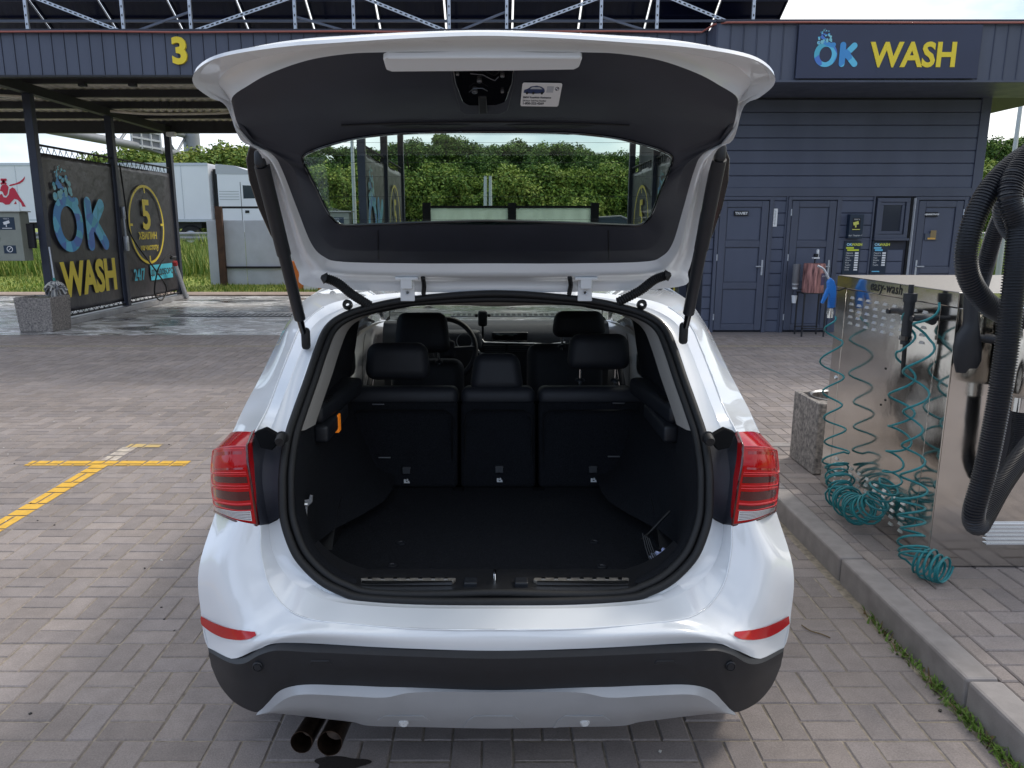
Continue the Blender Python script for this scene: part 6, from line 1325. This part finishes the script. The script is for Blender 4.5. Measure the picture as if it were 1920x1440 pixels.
# gantry across the road
ga = U(60, 236, 40); gb_ = U(352, 292, 62)
g = empty('sign_gantry', (gb_.x, 62, RZ), 'grey lattice road sign gantry reaching over the highway', 'gantry')
def gpart(m, name, mats, smooth=60, parent=None): p = parent or g; return m.build(name, mats, p, smooth, W=(p is g))
gg = pmat('gantry_grey', '#83878c', .5, metal=.3, var=.1, vscale=1)
up3 = Vector((0, 0, 1.5))
for off, r_ in ((Vector(), .26), (up3, .22)): m = MB(); m.cyl(ga + off, gb_ + off, r_, r_, 12); gpart(m, 'chord', gg)
n_ = 9
for k in range(n_): a = ga.lerp(gb_, k / n_); b = ga.lerp(gb_, (k + 1) / n_); m = MB(); m.cyl(a + (up3 if k % 2 else Vector()), b + (Vector() if k % 2 else up3), .09, .09, 8); gpart(m, 'lattice_bar', gg)
m = MB(); m.cyl((gb_.x + .4, 62, RZ), (gb_.x + .4, 62, gb_.z + 2.2), .75, .6, 16); gpart(m, 'column', gg)
s0 = U(250, 283, 52); s1 = U(300, 249, 54)
m = MB(); m.prism([(s0.x, 52, s0.z + .4), (s1.x, 54, s0.z), (s1.x, 54, s1.z), (s0.x, 52, s1.z + .1)], (0, .15, 0)); sb2 = gpart(m, 'sign_back', pmat('sign_back', '#6f7379', .6), None)
for k in range(4): t = k / 3; m = MB(); a = Vector((s0.x + (s1.x - s0.x) * t, 52 + 2 * t - .08, s0.z + .2)); m.bar(a, a + Vector((0, 0, s1.z - s0.z)), .12, .1); gpart(m, 'sign_rib', pmat('rib_pale', '#b4b8bc', .5), None, sb2)
for k in range(3): m = MB(); zz = s0.z + .4 + (s1.z - s0.z - .4) * k / 2; m.bar((s0.x, 51.9, zz), (s1.x, 53.9, zz - .1), .1, .12); gpart(m, 'sign_rib', M['rib_pale'], None, sb2)
# grey sheet wall behind the wash
SY = 22.3; zg = hterr(0, SY)
g = empty('sheet_wall', (-7.1, SY, zg), 'wall of tall grey steel sheets with a rusty post on the grass', 'wall')
X0 = U(391, 480, SY).x; X1 = U(536, 480, SY).x; n_ = 3; sheet = pmat('grey_sheet', '#b9bfcc', .55, var=.08, vscale=3)
xs3 = [X0, U(412, 480, SY).x, U(461, 480, SY).x, X1 + .8]
for a, b in zip(xs3, xs3[1:]): m = MB(); m.bx(a + .01, b - .01, 0, .04, .02, 1.86 - zg); o = m.build('sheet', sheet, g, bevel=.006); o.matrix_parent_inverse = Matrix.Translation((7.1, 0, 0))
m = MB(); xx = U(418, 480, SY).x; m.bx(xx - .09, xx + .09, -.14, -.005, 0, 2.25); o = m.build('post', pmat('rust_post', '#4a3328', .8, var=.3, vscale=6), g); o.matrix_parent_inverse = Matrix.Translation((7.1, 0, 0))
for zz in (2.22, .52): m = MB(); m.bx(xx, X1 + .8, -.05, -.004, zz - .03, zz + .03); o = m.build('rail', M['seam_black'], g); o.matrix_parent_inverse = Matrix.Translation((7.1, 0, 0))
# orange and white barrier by the wall
bx_ = U(598, 520, 21.2); g = empty('road_barrier', (bx_.x, 21.2, hterr(0, 21.2)), 'orange and white plastic road barrier beside the grey sheets', 'barrier')
for k in range(4): m = MB(); m.prism([(-.6 + .4 * k - .2, -.2, 0), (-.6 + .4 * k - .2, .2, 0), (-.6 + .4 * k - .2, .08, .8), (-.6 + .4 * k - .2, -.08, .8)], (.398, 0, 0)); m.build('segment', pmat('bar_or', '#d9752c', .5) if k % 2 == 0 else M['white_plain'], g, bevel=.02)
# rear windscreens of the bay beyond the car
ZY = 19.3
g = empty('bay_screen', (.4, ZY, .03), 'low smeared white glazed screen between dark posts at the bay end', 'screen')
pX3 = [U(p, 400, ZY).x for p in (800, 960, 1115)]
for x_ in pX3: m = MB(); m.bx(x_ - .10, x_ + .10, -.05, .05, 0, 2.23); o = m.build('post', M['seam_black'], g); o.matrix_parent_inverse = Matrix.Translation((-.4, 0, 0))
smear = pmat('smeared', '#e6f0ec', .3, var2='#8fa59d', vscale=1.6, stretch=(2.2, 1, .7))
t_ = smear.node_tree; tl_ = _n(t_, 'ShaderNodeBsdfTranslucent'); tl_.inputs[0].default_value = (.86, .93, .90, 1); ms_ = _n(t_, 'ShaderNodeMixShader'); ms_.inputs[0].default_value = .55
pb_ = t_.nodes['Principled BSDF']; t_.links.new(pb_.outputs[0], ms_.inputs[1]); t_.links.new(tl_.outputs[0], ms_.inputs[2]); t_.links.new(ms_.outputs[0], t_.nodes['Material Output'].inputs[0])
for a, b in zip(pX3, pX3[1:]):
    m = MB(); m.bx(a + .101, b - .101, -.01, .01, .25, 2.10); o = m.build('pane', smear, g); o.matrix_parent_inverse = Matrix.Translation((-.4, 0, 0))
    m = MB(); m.bx(a + .101, b - .101, -.03, .03, 2.101, 2.16); o = m.build('top_rail', M['seam_black'], g); o.matrix_parent_inverse = Matrix.Translation((-.4, 0, 0))
# lamp posts
def pole(px, py0, py1, Y_, r, lab, twin=0, arm=False):
    a = U(px, py1, Y_); b = U(px, py0, Y_); zb_ = hterr(a.x, Y_); g = empty('lamp_post', (a.x, Y_, zb_), lab, 'lamp post')
    m = MB(); m.cyl((0, 0, 0), (0, 0, b.z - zb_), r, r * .6, 12); m.build('pole', pmat('pole_galv', '#aeb2b6', .45, metal=.4), g, 60)
    m = MB(); m.cyl((0, 0, 0), (0, 0, .4), r * 1.6, r * 1.5, 12); m.build('foot', M['pole_galv'], g, 60)
    if arm: m = MB(); h_ = b.z - zb_; m.tube(cat_rom([(0, 0, h_), (.2, -.1, h_ + .5), (.9, -.4, h_ + .8)], 6), r * .5, 8); m.rbox((1.2, -.5, h_ + .8), (.6, .25, .12), .05); m.build('lamp_arm', M['pole_galv'], g, 60)
    return g
pole(665, 130, 400, 25, .07, 'slim grey lamp post behind the middle wash partition'); pole(910, 330, 400, 33, .10, 'left one of two short pale posts before the trees'); pole(919.5, 330, 400, 33, .10, 'right one of two short pale posts before the trees')
pole(1884, 120, 420, 21, .075, 'tall pale lamp post standing right of the service building'); pole(1913, 265, 430, 34, .07, 'slender street lamp with bent arm by the far trees', arm=True)
# dark car passing on the road
cx_ = U(1135, 405, 37).x; g = empty('car', (cx_, 37, RZ), 'small dark blue car passing on the road beyond the screen', 'car')
m = MB(); P_ = [(-2.1, .35), (-2.15, .8), (-1.5, .95), (-.9, 1.42), (.6, 1.5), (1.5, 1.15), (1.95, .95), (2.0, .4)]; m.prism([(x_, -.85, z_) for x_, z_ in P_], (0, 1.7, 0)); m.build('body', pmat('car_navy', '#20242e', .2, coat=1), g, bevel=.06)
m = MB(); m.poly([(-1.3, -.855, .98), (-.85, -.855, 1.34), (.55, -.855, 1.42), (1.2, -.855, 1.12), (1.1, -.855, .98)]); m.build('window', M['truck_glass'], g)
m = MB(); m.prism([(1.55, -.87, 1.0), (1.75, -.87, 1.35), (1.95, -.87, 1.1), (2.02, -.87, .95)], (0, .1, 0)); m.build('tail_light', M['red_lens'], g)
for wx in (-1.35, 1.3):
    m = MB(); m.lathe([(.001, -.02), (.2, -.02), (.3, 0), (.32, .05), (.32, .2)], (wx, -.86, .32), (0, 1, 0), 20); m.build('wheel', M['rubber'], g, 40)
# ---------------------------------------------------------------- trees
lf = [pmat('leaf_a', '#44622a', .65, var2='#7b9142', vscale=.5), pmat('leaf_b', '#27431c', .65, var2='#48652c', vscale=.5), pmat('leaf_c', '#66802f', .65, var2='#a3a853', vscale=.5)]
bark = pmat('tree_bark', '#4a3f33', .9, var=.3, vscale=6)
for mm_ in lf:
    b_ = mm_.node_tree.nodes['Principled BSDF']; b_.inputs['Subsurface Weight'].default_value = 0; b_.inputs['Specular IOR Level'].default_value = .2
def crown_mesh(seed, n, rx, rz, zc_, sz, mats, clumps):
    r4 = np.random.RandomState(seed); cs = []
    for k in range(clumps):
        a = r4.uniform(0, 2 * np.pi); z_ = r4.uniform(-1, 1); rr = np.sqrt(max(0, 1 - z_ * z_)) * r4.uniform(.35, 1.12)
        cs.append((rx * rr * np.cos(a), rx * rr * np.sin(a), zc_ + rz * z_ * .92, r4.uniform(.14, .40) * rx * (.75 if z_ > .5 else 1)))
    cs = np.array(cs); ci = r4.randint(0, clumps, n); d = r4.normal(size=(n, 3)); d /= np.linalg.norm(d, axis=1)[:, None]
    rad = cs[ci, 3] * r4.uniform(.3, 1.25, n) ** .7; P = cs[ci, :3] + d * rad[:, None] * np.array([1, 1, .85])
    nv = d * .6 + r4.normal(size=(n, 3)) * .6 + np.array([0, 0, .4]); nv /= np.linalg.norm(nv, axis=1)[:, None]
    t = np.cross(nv, r4.normal(size=(n, 3))); t /= np.linalg.norm(t, axis=1)[:, None]; b = np.cross(nv, t); s_ = (sz * r4.uniform(.6, 1.3, n))[:, None]
    V = np.stack([P - t * s_, P + b * s_ * .55, P + t * s_, P - b * s_ * .55], 1).reshape(-1, 3)
    me = bpy.data.meshes.new('crown'); me.vertices.add(4 * n); me.vertices.foreach_set('co', V.ravel().astype(np.float32)); me.loops.add(4 * n); me.loops.foreach_set('vertex_index', np.arange(4 * n, dtype=np.int32)); me.polygons.add(n)
    me.polygons.foreach_set('loop_start', np.arange(0, 4 * n, 4, dtype=np.int32)); me.update(calc_edges=True)
    for q_ in mats: me.materials.append(q_)
    me.polygons.foreach_set('material_index', (r4.rand(n) < .35).astype(np.int32)); me.validate(); return me
def trunk_mesh(seed, h, r):
    r5 = random.Random(seed); q = MB(); top_ = Vector((r5.gauss(0, .2), r5.gauss(0, .2), h)); q.tube(cat_rom([(0, 0, -.1), (r5.gauss(0, .08), r5.gauss(0, .08), h * .45), top_], 4), lambda i: r * (1 - .085 * i), 8)
    for k in range(7): a = r5.uniform(0, 6.3); z_ = h * r5.uniform(.35, .85); L_ = r5.uniform(.9, 1.9) * h / 5; q.tube(cat_rom([(0, 0, z_), (math.cos(a) * L_ * .5, math.sin(a) * L_ * .5, z_ + L_ * .35), (math.cos(a) * L_, math.sin(a) * L_, z_ + L_ * .9)], 3), lambda i: r * .4 * (1 - .14 * i), 6)
    me = bpy.data.meshes.new('trunk'); me.from_pydata(q.v, [], q.f); me.materials.append(bark); _sm(me, 60); return me
TR = [(crown_mesh(1, 22000, 2.3, 2.9, 4.6, .095, [lf[1], lf[0]], 90), trunk_mesh(1, 6, .16)), (crown_mesh(2, 22000, 2.5, 2.7, 4.4, .095, [lf[1], lf[0]], 80), trunk_mesh(2, 5.8, .17)), (crown_mesh(3, 20000, 2.3, 1.7, 2.2, .085, [lf[0], lf[2]], 70), trunk_mesh(3, 3.2, .1)), (crown_mesh(4, 18000, 2.0, 1.6, 2.0, .085, [lf[2], lf[0]], 60), trunk_mesh(4, 3.0, .1)), (crown_mesh(5, 18000, 1.7, 3.0, 4.2, .085, [lf[0], lf[1]], 80), trunk_mesh(5, 6, .13))]
def tree(kind, X, Y_, s_, lab, grp):
    g = empty('tree' if kind in (0, 1, 4) else 'shrub_tree', (X, Y_, hterr(X, Y_)), lab, 'tree', grp); g.scale = (s_ * rnd.uniform(.95, 1.1), s_ * rnd.uniform(.95, 1.1), s_); g.rotation_euler.z = rnd.uniform(0, 6.28)
    for nm, me in zip(('crown', 'trunk'), TR[kind]): o = bpy.data.objects.new(nm, me); COL.objects.link(o); o.parent = g
tops = [(560, 285, 0), (610, 268, 1), (660, 272, 0), (712, 280, 1), (770, 262, 0), (830, 252, 4), (860, 258, 1), (905, 278, 0), (950, 268, 1), (990, 256, 0), (1045, 258, 1), (1090, 280, 4), (1120, 290, 0), (1155, 285, 1), (1215, 280, 0), (1275, 275, 1)]
for px, py, k in tops:
    Y_ = 54 + rnd.uniform(-3, 4); py += rnd.uniform(-8, 16); top_ = U(px, py, Y_).z - hterr(0, Y_); hk = {0: 7.7, 1: 7.2, 4: 7.3}[k]
    tree(k, U(px, py, Y_).x, Y_, top_ / hk, 'dark green tall tree in the row beyond the road', 'tall trees beyond the road')
for px, py in ((585, 276), (635, 270), (688, 274), (740, 268), (800, 258), (845, 256), (880, 268), (928, 272), (970, 262), (1018, 258), (1070, 268), (1105, 284), (1138, 286), (1185, 282), (1245, 278)):
    Y_ = 60 + rnd.uniform(-1, 3); top_ = U(px, py + 6, Y_).z - hterr(0, Y_); tree(1 if rnd.random() < .6 else 0, U(px, py, Y_).x, Y_, top_ / 7.4, 'dark green tall tree in the row beyond the road', 'tall trees beyond the road')
for px in range(560, 1300, 50):
    Y_ = 49 + rnd.uniform(-1, 1.5); py = 312 + rnd.uniform(-24, 22); top_ = U(px, py, Y_).z - hterr(0, Y_); px += rnd.uniform(-15, 15)
    tree(2 if rnd.random() < .6 else 3, U(px, py, Y_).x, Y_, top_ / 4.1, 'lower light green bushy tree before the tall row', 'bushy trees beyond the road')
for px, py, k, Y_ in ((225, 282, 3, 66), (262, 276, 2, 64), (300, 284, 2, 66), (365, 282, 3, 58), (405, 266, 3, 57), (440, 274, 2, 58), (485, 280, 3, 58), (520, 284, 2, 58)):
    top_ = U(px, py, Y_).z - hterr(0, Y_); tree(k, U(px, py, Y_).x, Y_, top_ / 3.95, 'sunny yellow green tree showing above the white truck', 'trees above the truck')
for px, py, k, Y_ in ((1845, 255, 0, 40), (1870, 268, 4, 41), (1905, 258, 1, 40), (1940, 250, 0, 42), (1800, 262, 1, 44), (1985, 258, 4, 40), (1890, 300, 2, 37), (1850, 320, 3, 37)):
    top_ = U(px, py, Y_).z - hterr(0, Y_); hk = {0: 7.7, 1: 7.2, 4: 7.3, 2: 4.0, 3: 3.7}[k]
    tree(k, U(px, py, Y_).x, Y_, top_ / hk, 'tree growing beyond the lamp post right of the building', 'trees right of the building')
# ---------------------------------------------------------------- grass
def grass(x0, x1, y0, y1, n, h0, h1, w_, name, mats, seed):
    r6 = np.random.RandomState(seed); X = r6.uniform(x0, x1, n); Y_ = r6.uniform(y0, y1, n); Z = np.array([hterr(a, b) for a, b in zip(X, Y_)]); h = r6.uniform(h0, h1, n) * (0.6 + .5 * np.sin(X * 1.7 + Y_ * 1.1) ** 2); az = r6.uniform(0, 6.28, n); ln = h * r6.uniform(.1, .6, n)
    d = np.stack([np.cos(az), np.sin(az), 0 * az], 1); s_ = np.stack([-d[:, 1], d[:, 0], 0 * az], 1) * w_; B = np.stack([X, Y_, Z], 1)
    V = np.stack([B - s_, B + s_, B + d * ln[:, None] + np.stack([0 * h, 0 * h, h], 1)], 1).reshape(-1, 3)
    me = bpy.data.meshes.new(name); me.vertices.add(3 * n); me.vertices.foreach_set('co', V.ravel().astype(np.float32)); me.loops.add(3 * n); me.loops.foreach_set('vertex_index', np.arange(3 * n, dtype=np.int32)); me.polygons.add(n); me.polygons.foreach_set('loop_start', np.arange(0, 3 * n, 3, dtype=np.int32)); me.update(calc_edges=True)
    for q_ in mats: me.materials.append(q_)
    me.polygons.foreach_set('material_index', r6.randint(0, len(mats), n).astype(np.int32)); me.validate(); o = bpy.data.objects.new(name, me); COL.objects.link(o); stuff(o)
ga_, gb2 = pmat('grass_blade', '#5f7d2a', .7, var=.3, vscale=1), pmat('grass_blade_dry', '#9aa050', .7, var=.2, vscale=1)
grass(-24, 4, 24.0, 31, 32000, .35, .9, .02, 'tall_grass', [ga_, ga_, gb2], 1)
grass(-24, 4, 19.7, 24.2, 26000, .05, .14, .018, 'mown_grass', [ga_, gb2], 2)
grass(8.5, 26, 24.0, 31, 22000, .3, .9, .02, 'tall_grass', [ga_, ga_, gb2], 3)
grass(8.8, 24, 13, 24.2, 26000, .04, .13, .02, 'mown_grass', [ga_, gb2], 4)
# concrete path right of the building
m = MB(); m.bx(9.02, 26, 9.0, 13.0, -.05, .02); struct(m.build('path', M['kerb_concrete']))

# leaf mass added behind the viewer to give the car paint reflections, otherwise unseen
r7 = np.random.RandomState(9); n = 26000; an = r7.uniform(math.pi * 1.02, math.pi * 1.98, n); rad = 30 + r7.uniform(0, 5, n); hh = 5.2 + 1.4 * np.sin(an * 11) + 1.1 * np.sin(an * 29 + 1); zz = r7.uniform(0, 1, n) ** .8 * hh
P = np.stack([rad * np.cos(an), rad * np.sin(an), zz], 1); nv = r7.normal(size=(n, 3)); nv /= np.linalg.norm(nv, axis=1)[:, None]; t = np.cross(nv, r7.normal(size=(n, 3))); t /= np.linalg.norm(t, axis=1)[:, None]; b = np.cross(nv, t)
V = np.stack([P - t * .3, P + b * .18, P + t * .3, P - b * .18], 1).reshape(-1, 3)
me = bpy.data.meshes.new('reflection_leaves'); me.from_pydata(V.tolist(), [], [(4 * i, 4 * i + 1, 4 * i + 2, 4 * i + 3) for i in range(n)]); me.materials.append(lf[1]); o = bpy.data.objects.new('reflection_leaves', me); COL.objects.link(o); stuff(o)
